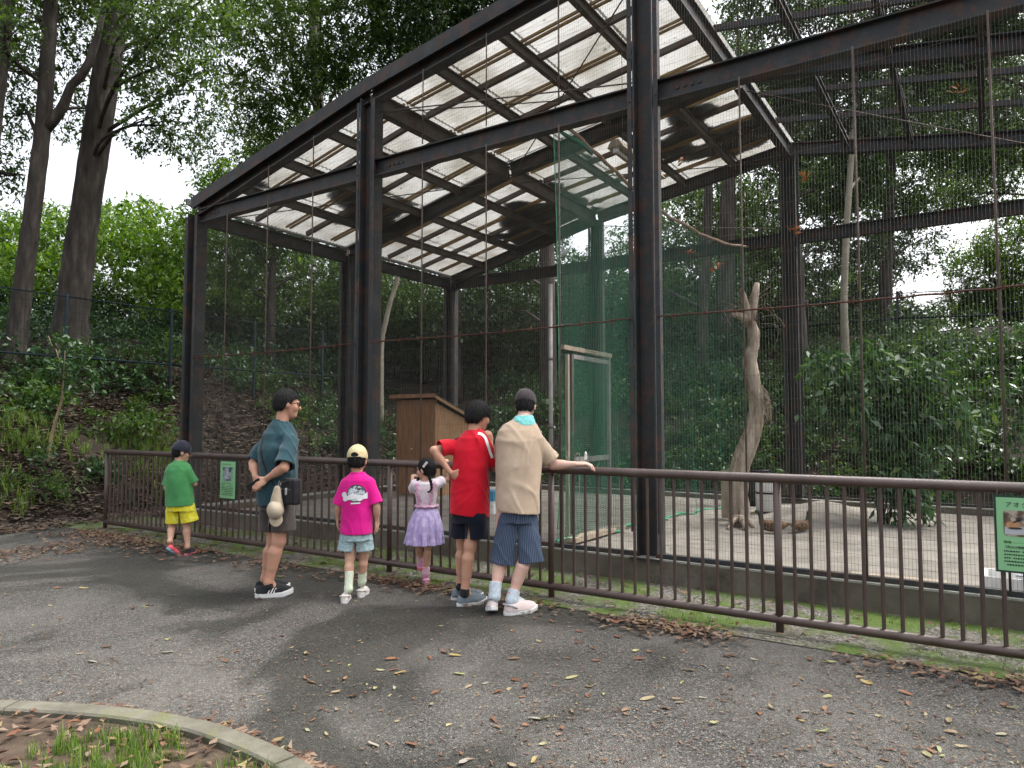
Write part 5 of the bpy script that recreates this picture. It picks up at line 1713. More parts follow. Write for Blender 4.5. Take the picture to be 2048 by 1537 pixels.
class Fig:
    """A person measured on the photograph: joints are pixels plus a depth offset from the standing distance."""
    def __init__(s, label, Y0, foot_px, cat='person'):
        s.Y0 = Y0
        g_ = at(foot_px[0], foot_px[1], Y0)
        s.base = Vector((g_.x, Y0, 0))
        s.o = empty('person', s.base, 0, label, cat)
        s.pm = F / Y0

    def J(s, x, y, d=0.0):
        return np.array(at(x, y, s.Y0 + d) - s.base)

    def levels(s, rows):
        out = []
        for (y, xl, xr, d, b) in rows:
            l_, r_ = s.J(xl, y, d), s.J(xr, y, d)
            out.append((l_[2], (l_[0] + r_[0]) / 2, l_[1], abs(r_[0] - l_[0]) / 2, b))
        return out


def head_frame(c, yaw, pitch=0.0, roll=0.0):
    """Columns: right, forward, up of the head in world axes."""
    R3 = rotz(math.radians(yaw)) @ np.array(Matrix.Rotation(math.radians(pitch), 3, 'X')) @ np.array(Matrix.Rotation(math.radians(roll), 3, 'Y'))
    return R3


def head_sdf(c, R3, k):
    c = np.asarray(c)
    def loc(f_):
        return lambda p: f_((p - c) @ R3)
    skull = sm([ell((0, -.012 * k, .020 * k), (.074 * k, .092 * k, .094 * k)), ell((0, .022 * k, -.040 * k), (.056 * k, .066 * k, .076 * k))], .03)
    jaw = ell((0, .050 * k, -.088 * k), (.032 * k, .034 * k, .026 * k))
    nose = cone((0, .084 * k, .012 * k), (0, .104 * k, -.026 * k), .008 * k, .014 * k)
    brow = ell((0, .076 * k, .026 * k), (.048 * k, .016 * k, .012 * k))
    lips = ell((0, .080 * k, -.058 * k), (.020 * k, .011 * k, .010 * k))
    cheek = [ell((x * .036 * k, .060 * k, -.025 * k), (.025 * k, .022 * k, .025 * k)) for x in (-1, 1)]
    ears = [ell((x * .076 * k, -.005 * k, -.008 * k), (.012 * k, .020 * k, .033 * k)) for x in (-1, 1)]
    base = sm([skull, jaw] + cheek, .02)
    f_ = sm([base, nose, brow, lips] + ears, .009)
    return loc(f_)


def hand_prims(w, d, up, side, k=1.0, curl=0.5, thumb=1):
    """w wrist, d direction of the hand, up back-of-hand normal, side: direction of the thumb."""
    w, d, up = np.asarray(w, float), unit(np.asarray(d, float)), np.asarray(up, float)
    up = unit(up - d * (up @ d)); sd = unit(np.asarray(side, float)); sd = unit(sd - d * (sd @ d) - up * (sd @ up))
    P = w + d * .045 * k
    M3 = np.stack([sd, up, d], 1)
    out = [ell(P, (.040 * k, .016 * k, .052 * k), M3)]
    for i, (o, ln) in enumerate(((.028, .072), (.010, .082), (-.009, .077), (-.027, .060))):
        kn = w + d * (.086 - abs(o) * .25) * k + sd * o * k
        c1 = curl * .6; c2 = curl * 1.35
        m1 = kn + (d * math.cos(c1) - up * math.sin(c1)) * ln * .48 * k
        m2 = m1 + (d * math.cos(c2) - up * math.sin(c2)) * ln * .52 * k
        out += [cone(kn, m1, .0095 * k, .0085 * k), cone(m1, m2, .0085 * k, .0068 * k)]
    t0 = w + d * .025 * k + sd * .026 * k
    t1 = t0 + (d * .6 + sd * .75 - up * .25) * .036 * k
    t2 = t1 + (d * .9 + sd * .25 - up * .3) * .030 * k
    out += [cone(t0, t1, .0125 * k, .0105 * k), cone(t1, t2, .010 * k, .008 * k)]
    return out


def limb(a, b, c, r0, r1, r2, r3):
    return [cone(a, b, r0, r1), cone(b, c, r2, r3)]


def leg(h_, kn, an, k, back):
    """thigh, shin and calf muscle (back: direction of the calf)."""
    kn, an = np.asarray(kn), np.asarray(an)
    mid = kn + (an - kn) * .28 + np.asarray(back) * .020 * k
    low = kn + (an - kn) * .62 + np.asarray(back) * .006 * k
    return [cone(h_, kn, .072 * k, .056 * k), cone(kn, an, .050 * k, .036 * k), cone(mid, low, .054 * k, .040 * k)]


def foot_matrix(base, heel, yaw, pitch=0.0, roll=0.0):
    """Shoe space: heel at the origin, toe along +Y, sole at z = 0."""
    R4 = Matrix.Translation(Vector(heel)) @ Matrix.Rotation(-math.radians(yaw), 4, 'Z') @ Matrix.Rotation(-math.radians(pitch), 4, 'X') @ Matrix.Rotation(math.radians(roll), 4, 'Y')
    return R4


def shoe(fig, heel, yaw, L, upper_mat, sole_mat, pitch=0.0, kind='sneaker', sole_h=.028, accent=None):
    """heel: sole point under the heel in figure space."""
    M4 = foot_matrix(fig.base, heel, yaw, pitch)
    k = L / .28
    r = .05 * k
    out_l = [(0.0, 0, .045, .0, .0)]
    def sole(p):
        y = p[:, 1]
        half = np.interp(y, [-.005 * k, .03 * k, .10 * k, .16 * k, .21 * k, .26 * k, .283 * k], [.012 * k, .036 * k, .036 * k, .042 * k, .048 * k, .038 * k, .010 * k])
        spring = np.interp(y, [0, .20 * k, .285 * k], [0, 0, .022 * k])
        d = np.maximum(np.abs(p[:, 0]) - half, np.maximum(-y - .006 * k, y - .285 * k))
        return np.maximum(d, np.maximum(spring - p[:, 2], p[:, 2] - spring - sole_h * k)) - .004
    sh = sole_h * k
    toe_h = .062 * k if kind == 'clog' else .052 * k
    up = [ell((0, .205 * k, sh), (.047 * k, .080 * k, toe_h)), ell((0, .115 * k, sh), (.043 * k, .10 * k, .078 * k)), ell((0, .045 * k, sh), (.039 * k, .052 * k, .088 * k))]
    upf = sm(up, .03)
    opening = ell((0, .055 * k, .135 * k), (.040 * k, .070 * k, .062 * k))
    if kind == 'clog':
        opening = sm([ell((0, .052 * k, .128 * k), (.044 * k, .068 * k, .056 * k))], .01)
    body = cut(minus(upf, opening), (0, 0, sh * .9), (0, 0, -1))
    lo, hi = (-.075 * k, -.04 * k, -.01), (.075 * k, .31 * k, .16 * k)
    up_o = sdf_part('shoe', body, lo, hi, .005, upper_mat, fig.o, M4)
    so = sdf_part('sole', sole, lo, hi, .005, sole_mat, up_o, M4)
    if kind == 'clog':
        mb = MB()
        mb.tube(bez([Vector((-.046 * k, .085 * k, .055 * k)), Vector((-.048 * k, .04 * k, .075 * k)), Vector((0, -.012 * k, .085 * k)), Vector((.048 * k, .04 * k, .075 * k)), Vector((.046 * k, .085 * k, .055 * k))], 5), .0065, 6)
        for v in range(len(mb.v)): mb.v[v] = tuple(M4 @ Vector(mb.v[v]))
        mb.build('heel_strap', accent or sole_mat, up_o)
        mb = MB()
        for (x, y) in ((-.022, .19), (0, .20), (.022, .19), (-.013, .225), (.013, .225), (-.035, .165), (.035, .165)):
            z = sh + toe_h * math.sqrt(max(0, 1 - (x / .047) ** 2 - ((y - .205) / .08) ** 2)) + .001
            disc_pts = [M4 @ Vector((x * k + .005 * k * math.cos(a), y * k + .005 * k * math.sin(a), z)) for a in [i * math.pi / 4 for i in range(8)]]
            mb.add(disc_pts, [tuple(range(8))])
        mb.build('vent_holes', M_eye, up_o)
    elif accent is not None:
        mb = MB()
        for sgn in (-1, 1):
            for q in range(3):
                y0 = (.085 + q * .022) * k
                pts = []
                for (dy, z) in ((0, .034), (.010, .034), (.030, .075), (.020, .075)):
                    yy = y0 + dy * k
                    zz = z * k + .0
                    kx = 1 - ((yy - .115 * k) / (.10 * k)) ** 2 - ((zz - sh) / (.078 * k)) ** 2
                    pts.append(M4 @ Vector((sgn * (.043 * k * math.sqrt(max(kx, .02)) + .0055), yy, zz)))
                mb.add(pts, [(0, 1, 2, 3)])
        mb.build('side_stripes', accent, up_o)
    return up_o


def sock(fig, a, b, r0, r1, material, M4=None, foot=None):
    """A tube of cloth from the ankle up, hollow at the top."""
    a, b = np.asarray(a), np.asarray(b)
    fs = [cone(a, b, r0, r1)]
    if foot is not None: fs.append(cone(a, foot, r0, r0 * .9))
    f_ = sm(fs, .015)
    n = b - a
    f_ = rumple(cut(f_, b, n), .0018, .03, 4, (1, 1, 1.5))
    P = np.array([a, b] + ([foot] if foot is not None else []))
    return sdf_part('sock', f_, P.min(0) - r0 * 1.8, P.max(0) + r0 * 1.8, .005, material, fig.o)


def eyes(fig, c, R3, k):
    for x in (-1, 1):
        p = np.asarray(c) + R3 @ np.array([x * .031 * k, .079 * k, .006 * k])
        f_ = ell((0, 0, 0), (.013 * k, .006 * k, .0055 * k))
        V, Q = nets(f_, (-.02, -.02, -.02), (.02, .02, .02), .003)
        link('eye', mesh_np('eye', V @ R3.T + p, Q, M_eye, True), fig.o)


def local_part(name, f_, lo, hi, h, material, fig, c, R3, parent=None, smooth=2):
    M = np.eye(4); M[:3, :3] = R3; M[:3, 3] = c
    return sdf_part(name, f_, lo, hi, h, material, parent or fig.o, M, smooth)


def strands(o, c, R3, seed, k, n=1500, ln=.034):
    """Loose hairs over the hair mass."""
    rng = np.random.default_rng(seed)
    me = o.data
    co = np.zeros(len(me.vertices) * 3, np.float32); me.vertices.foreach_get('co', co); co = co.reshape(-1, 3)
    no = np.zeros(len(me.vertices) * 3, np.float32); me.vertices.foreach_get('normal', no); no = no.reshape(-1, 3)
    i = rng.integers(0, len(co), n)
    p, q = co[i], no[i]
    loc = (p - np.asarray(c)) @ R3
    flow = np.stack([loc[:, 0], loc[:, 1], np.zeros(n)], -1); flow = unit(flow) * .5 + np.array([0, 0, -.9])
    d = flow @ R3.T
    d = unit(d - q * (d * q).sum(1, keepdims=True) + q * rng.uniform(.05, .45, (n, 1)) + rng.normal(0, .22, (n, 3)))
    L_ = ln * k * rng.uniform(.4, 1.2, (n, 1))
    sd = unit(np.cross(d, q)) * .0011
    V = np.stack([p - sd - q * .001, p + sd - q * .001, p + d * L_], 1).reshape(-1, 3)
    link('hair_strands', mesh_np('hair_strands', V, np.arange(n * 3).reshape(n, 3), M_hair), o)['kind'] = 'stuff'


def hair_short(fig, c, R3, k, nape=-.062, fringe=.045, vol=1.0, seed=1, sides=-.03, name='hair'):
    v = .010 * vol
    outer = ell((0, -.014 * k, .024 * k), ((.076 + v) * k, (.096 + v) * k, (.098 + v) * k))
    outer = sm([outer, ell((0, -.045 * k, -.025 * k), ((.066 + v * .6) * k, (.055 + v) * k, .055 * k))], .02)
    def f_(p):
        x, y, z = p[:, 0] / k, p[:, 1] / k, p[:, 2] / k
        d = outer(p)
        # lower limit falls from the fringe at the front to the nape at the back
        lim = np.interp(y, [-.10, -.04, .0, .03, .055, .10], [nape, nape + .006, sides, sides + .02, fringe, fringe])
        lim = lim + .006 * np.sin(x * 180 + seed) + .004 * np.sin(x * 410 + 2)
        ang = np.arctan2(x, y)
        wv = np.sin(z * 45 + seed) + .6 * np.sin(x * 60 - seed)
        tuft = .0016 * np.sin(ang * 19 + wv * 2.2) * np.sin(z * 38 + x * 25) + .0013 * np.sin(ang * 41 - z * 70 + wv) + .0012 * np.sin(x * 300 + y * 210 + z * 160)
        return np.maximum(d + tuft * k, (lim - z) * k)
    o = local_part(name, f_, np.array((-.115, -.135, -.115)) * k, np.array((.115, .125, .145)) * k, .0042, M_hair, fig, c, R3, smooth=1)
    strands(o, c, R3, seed, k)
    return o


def cap(fig, c, R3, k, crown_mat, brim_mat, backwards=False, name='cap', parent=None, hole=False, brim=True):
    dome = ell((0, -.012 * k, .030 * k), (.090 * k, .106 * k, .108 * k))
    inner = ell((0, -.012 * k, .026 * k), (.082 * k, .098 * k, .100 * k))
    f_ = cut(minus(dome, inner), (0, 0, .004 * k), (0, -.10, -1))
    def seam(p):
        a = np.arctan2(p[:, 0], p[:, 1] + .012 * k)
        return f_(p) + .0014 * np.exp(-(np.sin(a * 3) / .10) ** 2)
    if hole:
        hf = ell((0, -.115 * k, .034 * k), (.033 * k, .03 * k, .020 * k))
        body = minus(seam, cut(hf, (0, 0, .022 * k), (0, 0, -1)))
    else: body = seam
    o = local_part(name, body, np.array((-.11, -.135, -.03)) * k, np.array((.11, .115, .15)) * k, .0045, crown_mat, fig, c, R3, parent=parent)
    if brim:
        def bf(p):
            q = p.copy(); q[:, 2] = q[:, 2] - (.008 * k - .9 * (q[:, 0] ** 2) / k - .10 * (q[:, 1] - .09 * k))
            d = ell((0, .085 * k, 0), (.076 * k, .092 * k, .007 * k))(q)
            return np.maximum(d, -ell((0, -.012 * k, .026 * k), (.080 * k, .096 * k, .100 * k))(p))
        local_part('brim', bf, np.array((-.10, -.02, -.045)) * k, np.array((.10, .20, .05)) * k, .0042, brim_mat, fig, c, R3, parent=o)
    local_part('button', ell((0, -.012 * k, .139 * k), (.008 * k, .008 * k, .004 * k)), np.array((-.015, -.03, .125)) * k, np.array((.015, .01, .15)) * k, .003, crown_mat, fig, c, R3, parent=o)
    return o
# ------------------------------------------------------------------ the six visitors
def G_(fig, px, d=0.0, z=0.0):
    p = at(px, 1000, fig.Y0 + d)
    return np.array([p.x - fig.base.x, d, z])


def figure(fig, spec):
    """Skin, shirt, shorts, from joints in figure space."""
    k = spec['k']; h = spec.get('h', .0068); S = spec
    inner = [(z, cx, cy, max(a - .028 * k, .02), max(b - .022 * k, .02)) for (z, cx, cy, a, b) in S['torso']]
    R3 = head_frame(S['head'], *S['look'])
    hk = S['hk']
    prims = [loft(inner)]
    prims += [cone(S['neck0'], np.asarray(S['head']) + R3 @ np.array([0, -.022 * hk, -.055 * hk]), .056 * k, .050 * hk)]
    for a, b in (('shL', 'shR'),):
        prims += [cone(S[a], S[b], .045 * k, .045 * k)]
    for s_ in 'LR':
        ra = S.get('arm', .042) * k
        prims += [cone(S['sh' + s_], S['el' + s_], ra, ra * .86), cone(S['el' + s_], S['wr' + s_], ra * .84, ra * .58),
                  cone(np.asarray(S['el' + s_]) * .75 + np.asarray(S['wr' + s_]) * .25, np.asarray(S['el' + s_]) * .55 + np.asarray(S['wr' + s_]) * .45, ra * .90, ra * .78)]
        prims += leg(S['hip' + s_], S['kn' + s_], S['an' + s_], S.get('legk', k), S['calf'])
        prims += [cone(S['an' + s_], S['ft' + s_], .036 * k, .03 * k)]
    body = sm(prims, .022 * k)
    hands = []
    for s_ in 'LR':
        if 'hand' + s_ in S:
            hp = S['hand' + s_]
            hands.append(sm(hand_prims(S['wr' + s_], hp[0], hp[1], hp[2], S.get('handk', k), hp[3]), .006))
    hd = head_sdf(S['head'], R3, hk)
    f_ = sm([body, hd] + hands, .010)
    pts = np.array([S[q + s_] for q in ('sh', 'el', 'wr', 'hip', 'kn', 'an', 'ft') for s_ in 'LR'] + [S['head']])
    lo, hi = pts.min(0) - .16, pts.max(0) + .18
    for q in S['torso']: hi[0] = max(hi[0], q[1] + q[3] + .03); lo[0] = min(lo[0], q[1] - q[3] - .03)
    b_ = sdf_part('body', f_, lo, hi, h, S['skin'], fig.o, smooth=1)
    eyes(fig, S['head'], R3, hk)
    # shirt
    tz = min(q[0] for q in S['torso'])
    tc = [q for q in S['torso'] if q[0] == tz][0]
    sh = loft([(tz - .03, *tc[1:])] + S['torso'])
    hem = S.get('hem_n', (0, 0, -1)); hp = S.get('hem_pt', (tc[1], tc[2], tz))
    wr = lambda q: rumple(q, S.get('rumple', .0055), S.get('wl', .10), S.get('seed', 1))
    yoke = sm([cone(S['shL'], S['neck0'], S['yoke'] * k, S['yoke'] * k * 1.05), cone(S['shR'], S['neck0'], S['yoke'] * k, S['yoke'] * k * 1.05)], .03)
    sl = []
    for s_ in 'LR':
        a, b = np.asarray(S['sh' + s_], float), np.asarray(S['el' + s_], float)
        u = S['sleeve' + s_][0]; e = a + (b - a) * u
        d = b - a
        sl.append(hemmed(wr(cone(a - d * .05, e + unit(d) * .04, S['sleeve' + s_][1], S['sleeve' + s_][2])), e, d, .011, .05))
    tors = sm([sh, yoke], .06)
    tors = hemmed(wr(tors), hp, hem, .014, .05)
    shirt = sm([tors] + sl, .020)
    nk = np.asarray(S['neck0']) + np.array(S.get('neck_off', (0, 0, .045))) * k
    shirt = minus(shirt, ell(nk, np.array((.072, .070, .040)) * k))
    P = np.array([S['shL'], S['shR'], S['elL'], S['elR']] + [(q[1] - q[3], q[2] - q[4], q[0]) for q in S['torso']] + [(q[1] + q[3], q[2] + q[4], q[0]) for q in S['torso']])
    so = sdf_part('shirt', shirt, P.min(0) - .09, P.max(0) + .10, h * .92, S['shirt'], fig.o, smooth=1)
    # shorts
    if 'shorts' in S:
        legs = []
        for s_ in 'LR':
            a, e, r0, r1 = S['trouser' + s_]
            a, e = np.asarray(a, float), np.asarray(e, float)
            legs.append(hemmed(rumple(cone(a, e + unit(e - a) * .05, r0, r1 + (r1 - r0) * .1), S.get('srumple', .009), .09, S.get('seed', 1) + 5), e, S.get('leg_n', e - a), .012, .06))
        hips = rumple(loft(S['hips']), S.get('srumple', .009), .09, S.get('seed', 1) + 5)
        xm = (S['trouserL'][1][0] + S['trouserR'][1][0]) / 2; x0 = (S['trouserL'][0][0] + S['trouserR'][0][0]) / 2
        zc = S['trouserL'][0][2] - S.get('rise', .05) * k; ze = S['trouserL'][1][2]
        def split(p):
            u = np.clip((zc - p[:, 2]) / (zc - ze), 0, 1.3)
            return np.maximum(np.abs(p[:, 0] - x0 - (xm - x0) * u) - (.002 + S.get('gap', .012) * u), p[:, 2] - zc)
        st = minus(sm([hips] + legs, .02), split)
        P = np.array([S['trouserL'][0], S['trouserL'][1], S['trouserR'][0], S['trouserR'][1]])
        sho = sdf_part('shorts', st, P.min(0) - .19, P.max(0) + .19, h * .92, S['shorts'], fig.o, smooth=1)
    else: sho = None
    return b_, so, sho, R3


# ---- man in the teal shirt, hands clasped behind his back
M_teal = cloth('teal_shirt', (.022, .055, .068), (.032, .075, .090))
M_greyshort = cloth('grey_brown_shorts', (.060, .050, .046), (.085, .072, .066))
M_shoe_dk = cloth('charcoal_knit', (.018, .020, .022), (.035, .038, .042), scale=60)
M_sole_w = mat('white_foam', [(0.3, (.55, .55, .54)), (0.7, (.70, .70, .69))], 20, .6)
M_strw = flat_mat('white_stripe', (.62, .62, .60), .6)
f = Fig('man in teal shirt and grey shorts with hands clasped behind his back', 6.05, (548, 1183))
J = f.J
S = dict(k=1.0, hk=1.03, h=.007, skin=M_skin, shirt=M_teal, shorts=M_greyshort, seed=3, yoke=.052, calf=(-.6, -.6, 0), arm=.043, rumple=.014,
         head=J(575, 809, .02), look=(66, -6), neck0=J(562, 852, 0), neck_off=(.01, 0, .05),
         shL=J(535, 884, .12), shR=J(581, 887, -.12), elL=J(507, 927, .06), elR=J(568, 936, -.27), wrL=J(511, 954, -.09), wrR=J(533, 958, -.17),
         handL=((.35, -.35, -.75), (-.4, -.85, .2), (-.4, .2, 1), .9), handR=((-.70, -.25, -.50), (-.1, -.95, .3), (-.2, 0, 1), .6),
         hipL=J(544, 985, .09), hipR=J(562, 985, -.08), knL=J(547, 1083, .10), knR=J(558, 1082, -.08), anL=J(530, 1158, .10), anR=J(537, 1165, -.10),
         ftL=J(540, 1172, .14), ftR=J(552, 1178, -.06),
         torso=f.levels([(842, 552, 577, .0, .06), (852, 538, 586, 0, .10), (868, 526, 594, 0, .14), (900, 520, 596, 0, .165), (935, 518, 594, 0, .16), (970, 515, 594, 0, .16), (1009, 516, 593, 0, .165)]),
         sleeveL=(.90, .062, .074), sleeveR=(.92, .066, .080),
         hips=f.levels([(960, 524, 590, 0, .13), (990, 520, 591, 0, .145), (1020, 521, 590, 0, .14)]),
         trouserL=(J(543, 1000, .08), J(540, 1060, .10), .098, .100), trouserR=(J(564, 1000, -.06), J(564, 1062, -.06), .105, .112))
b_, man_shirt, sho, R3 = figure(f, S)
hair_short(f, S['head'], R3, 1.03, nape=-.056, fringe=.060, vol=1.1, seed=2, sides=-.004)
mb = MB()                                       # sunglasses
c = S['head']
for x in (-1, 1):
    p = [np.asarray(c) + R3 @ np.array(q) for q in ((x * .074, .0, .010), (x * .076, .05, .012), (x * .066, .088, .010))]
    mb.tube([Vector(q) for q in p], .0030, 6)
gl = mb.build('spectacles', M_black, f.o)
for x in (-1, 1):
    V, Q = nets(ell((0, 0, 0), (.026, .005, .018)), (-.035, -.02, -.03), (.035, .02, .03), .003)
    link('lens', mesh_np('lens', V @ R3.T + np.asarray(c) + R3 @ np.array((x * .033, .096, .004)), Q, M_black, True), gl)
shoe(f, G_(f, 516, -.11), 72, .285, M_shoe_dk, M_sole_w, accent=M_strw, sole_h=.038)
shoe(f, G_(f, 515, .10), 66, .275, M_shoe_dk, M_sole_w, accent=M_strw)
sock(f, J(538, 1172, -.10), J(538, 1159, -.10), .040, .037, M_shoe_dk)
man = f
# things the man carries
M_pouch = cloth('black_nylon', (.010, .010, .012), (.020, .020, .023), scale=40, rough=.6)
M_capbeige = cloth('beige_cotton', (.36, .30, .22), (.46, .39, .30))
ph = empty('mobile_phone', f.base + Vector(J(509, 970, -.185)), 0, 'black phone held behind the back of the man in teal', 'phone')
mt = Matrix.Rotation(math.radians(-30), 4, 'Y') @ Matrix.Rotation(math.radians(20), 4, 'X')
MB().box(-.060, .060, -.005, .005, -.031, .031, mt).build('body', M_black, ph)
MB().box(-.055, .055, -.0062, -.0054, -.027, .027, mt).build('screen', flat_mat('phone_glass', (.012, .013, .016), .1), ph)
MB().box(-.050, -.030, .0054, .0075, .006, .026, mt).build('lens_block', M_grey_pipe, ph)
pc = Vector(J(583, 983, -.21))
pou = empty('hip_pouch', f.base + pc, 0, 'black nylon pouch slung on the hip of the man in teal', 'pouch')
def rbox(c, hs, r, M3=None):
    c, hs = np.asarray(c, float), np.asarray(hs, float)
    def g_(p):
        q = p - c
        if M3 is not None: q = q @ M3
        q = np.abs(q) - hs + r
        return np.linalg.norm(np.maximum(q, 0), axis=1) + np.minimum(q.max(1), 0) - r
    return g_
Mp = rotz(math.radians(38))
sdf_part('body', rumple(rbox((0, 0, 0), (.082, .048, .108), .026, Mp), .003, .06, 4), (-.14, -.14, -.15), (.14, .14, .15), .0055, M_pouch, pou)
sdf_part('pocket', rbox(Mp @ np.array((0.005, -.050, -.035)), (.064, .016, .060), .012, Mp), (-.14, -.14, -.15), (.14, .14, .15), .005, M_pouch, pou)
sdf_part('buckle', rbox(Mp @ np.array((.028, -.072, .005)), (.011, .006, .030), .004, Mp), (-.14, -.14, -.1), (.14, .14, .1), .004, M_greypl, pou)
bv = bvh_of(man_shirt)
stp = [(533, 852), (530, 866), (531, 885), (534, 905), (539, 925), (546, 943), (554, 957), (562, 966)]
V = []
for i in range(len(stp) * 3 - 2):
    q = catm([Vector((a, b, 0)) for a, b in stp], i / 3)
    for e in (-1, 1):
        p = Vector(J(q.x + e * 1.7, q.y, 0))
        h_ = bv.ray_cast(p - Vector((0, .4, 0)), Vector((0, 1, 0)), 1.0)
        V.append((h_[0] if h_[0] else p) + Vector((0, -.006, 0)) - pc)
n_ = len(V) // 2
link('strap', mesh_np('strap', [tuple(v) for v in V], grid_quads(n_, 2), M_pouch), pou)
MB().tube([Vector(J(562, 966, -.25)) - pc, Vector(J(572, 964, -.27)) - pc, Vector(J(590, 962, -.24)) - pc, Vector(J(598, 966, -.15)) - pc], .008, 6).build('strap', M_pouch, pou)
MB().tube(bez([Vector(J(559, 962, -.27)) - pc, Vector(J(556, 972, -.275)) - pc, Vector(J(554, 980, -.275)) - pc, Vector(J(557, 978, -.28)) - pc, Vector(J(562, 966, -.28)) - pc], 4), .0035, 6).build('carabiner', M_grey_pipe, pou)
hc = Vector(J(551, 1016, -.28))
hcap = empty('hanging_cap', f.base + hc, 0, 'beige baseball cap hanging from the black pouch', 'cap')
hfig = Fig.__new__(Fig); hfig.o = hcap
# cap hangs by its strap: crown up, brim down
Rc = head_frame((0, 0, 0), 150, -72, 20)
cp = cap(hfig, np.array((.002, .0, -.03)), Rc, .72, M_capbeige, M_capbeige, name='crown')
fold = cone((.005, 0, -.02), (.010, 0, .150), .064, .028)
sdf_part('folded_panel', rumple(fold, .004, .05, 3), (-.1, -.1, -.08), (.1, .1, .22), .0055, M_capbeige, hcap)

# ---- boy in green
M_green = cloth('green_tee', (.055, .22, .075), (.080, .29, .105))
M_yellow = mat('yellow_print_shorts', [(0.3, (.50, .40, .010)), (0.5, (.64, .56, .022)), (0.62, (.68, .66, .12))], 26, .85, .1, 160, sheen=.15, spec=.15)
M_navycap = cloth('navy_cap', (.018, .020, .032), (.030, .034, .050))
M_pinkshoe = mat('coral_knit', [(0.3, (.60, .07, .10)), (0.7, (.74, .12, .16))], 30, .7)
M_solet = mat('teal_rubber', [(0.3, (.10, .22, .25)), (0.7, (.17, .32, .35))], 30, .7)
M_solep = mat('pink_rubber', [(0.3, (.62, .12, .17)), (0.7, (.72, .20, .25))], 30, .7)
f = Fig('boy in green shirt, yellow shorts and navy cap walking at the left', 7.9, (360, 1105)); J = f.J
S = dict(k=.74, hk=.90, h=.006, skin=M_skin_kid, shirt=M_green, shorts=M_yellow, seed=8, yoke=.05, calf=(-.2, -.95, 0), rumple=.007,
         head=J(364, 905, .02), look=(58, -10), neck0=J(359, 927, 0), neck_off=(0, 0, .05),
         shL=J(341, 944, .02), shR=J(375, 944, -.01), elL=J(333, 975, .03), elR=J(389, 968, .02), wrL=J(345, 985, .18), wrR=J(378, 978, .15),
         handL=((.5, .8, .1), (0, 0, 1), (1, 0, 0), .8), handR=((-.5, .8, .2), (0, 0, 1), (-1, 0, 0), .8),
         hipL=J(349, 1012, 0), hipR=J(370, 1012, 0), knL=J(345, 1052, .02), knR=J(374, 1052, .03), anL=J(340, 1083, -.10), anR=J(375, 1094, .0),
         ftL=J(343, 1094, -.04), ftR=J(377, 1099, .06), legk=.72,
         torso=f.levels([(923, 350, 369, .0, .05), (930, 338, 379, 0, .085), (940, 333, 382, 0, .105), (960, 332, 384, 0, .115), (985, 332, 386, 0, .12), (1012, 332, 389, 0, .125)]),
         hem_n=(.06, 0, -1), sleeveL=(.88, .052, .060), sleeveR=(.92, .052, .062),
         hips=f.levels([(985, 338, 382, 0, .09), (1005, 334, 387, 0, .11), (1022, 334, 390, 0, .11)]),
         trouserL=(J(348, 1015, 0), J(347, 1046, .01), .078, .088), trouserR=(J(373, 1015, 0), J(379, 1043, .02), .080, .100))
b_, so, sho, R3 = figure(f, S)
hair_short(f, S['head'], R3, .90, nape=-.075, fringe=.03, vol=.6, seed=4, sides=-.03)
cap(f, S['head'] + np.array((0, 0, .002)), R3, .95, M_navycap, M_navycap)
shoe(f, G_(f, 336, -.16, .085), 30, .195, M_pinkshoe, M_solet, pitch=42)
shoe(f, G_(f, 374, -.06), 6, .195, M_shoe_dk, M_solep)

# ---- boy in the magenta shirt
M_mag = cloth('magenta_tee', (.62, .010, .22), (.76, .020, .30))
M_bluesh = mat('pale_blue_print_shorts', [(0.3, (.16, .27, .31)), (0.48, (.30, .42, .45)), (0.58, (.46, .55, .55)), (0.7, (.22, .33, .37))], 30, .9, .1, 160, stretch=(1, 1, 2.5))
M_paisley = mat('yellow_print_cap', [(0.30, (.52, .40, .21)), (0.52, (.60, .49, .29)), (0.60, (.34, .42, .22)), (0.66, (.70, .62, .38)), (0.74, (.60, .22, .16))], 22, .85)
M_sockg = mat('pale_green_socks', [(0.3, (.52, .60, .42)), (0.6, (.62, .66, .52)), (0.72, (.46, .56, .52))], 25, .9)
M_clogw = mat('off_white_clog', [(0.3, (.62, .56, .52)), (0.7, (.70, .66, .62))], 9, .6)
f = Fig('boy in magenta shirt and yellow patterned cap facing the cage', 5.9, (708, 1192)); J = f.J
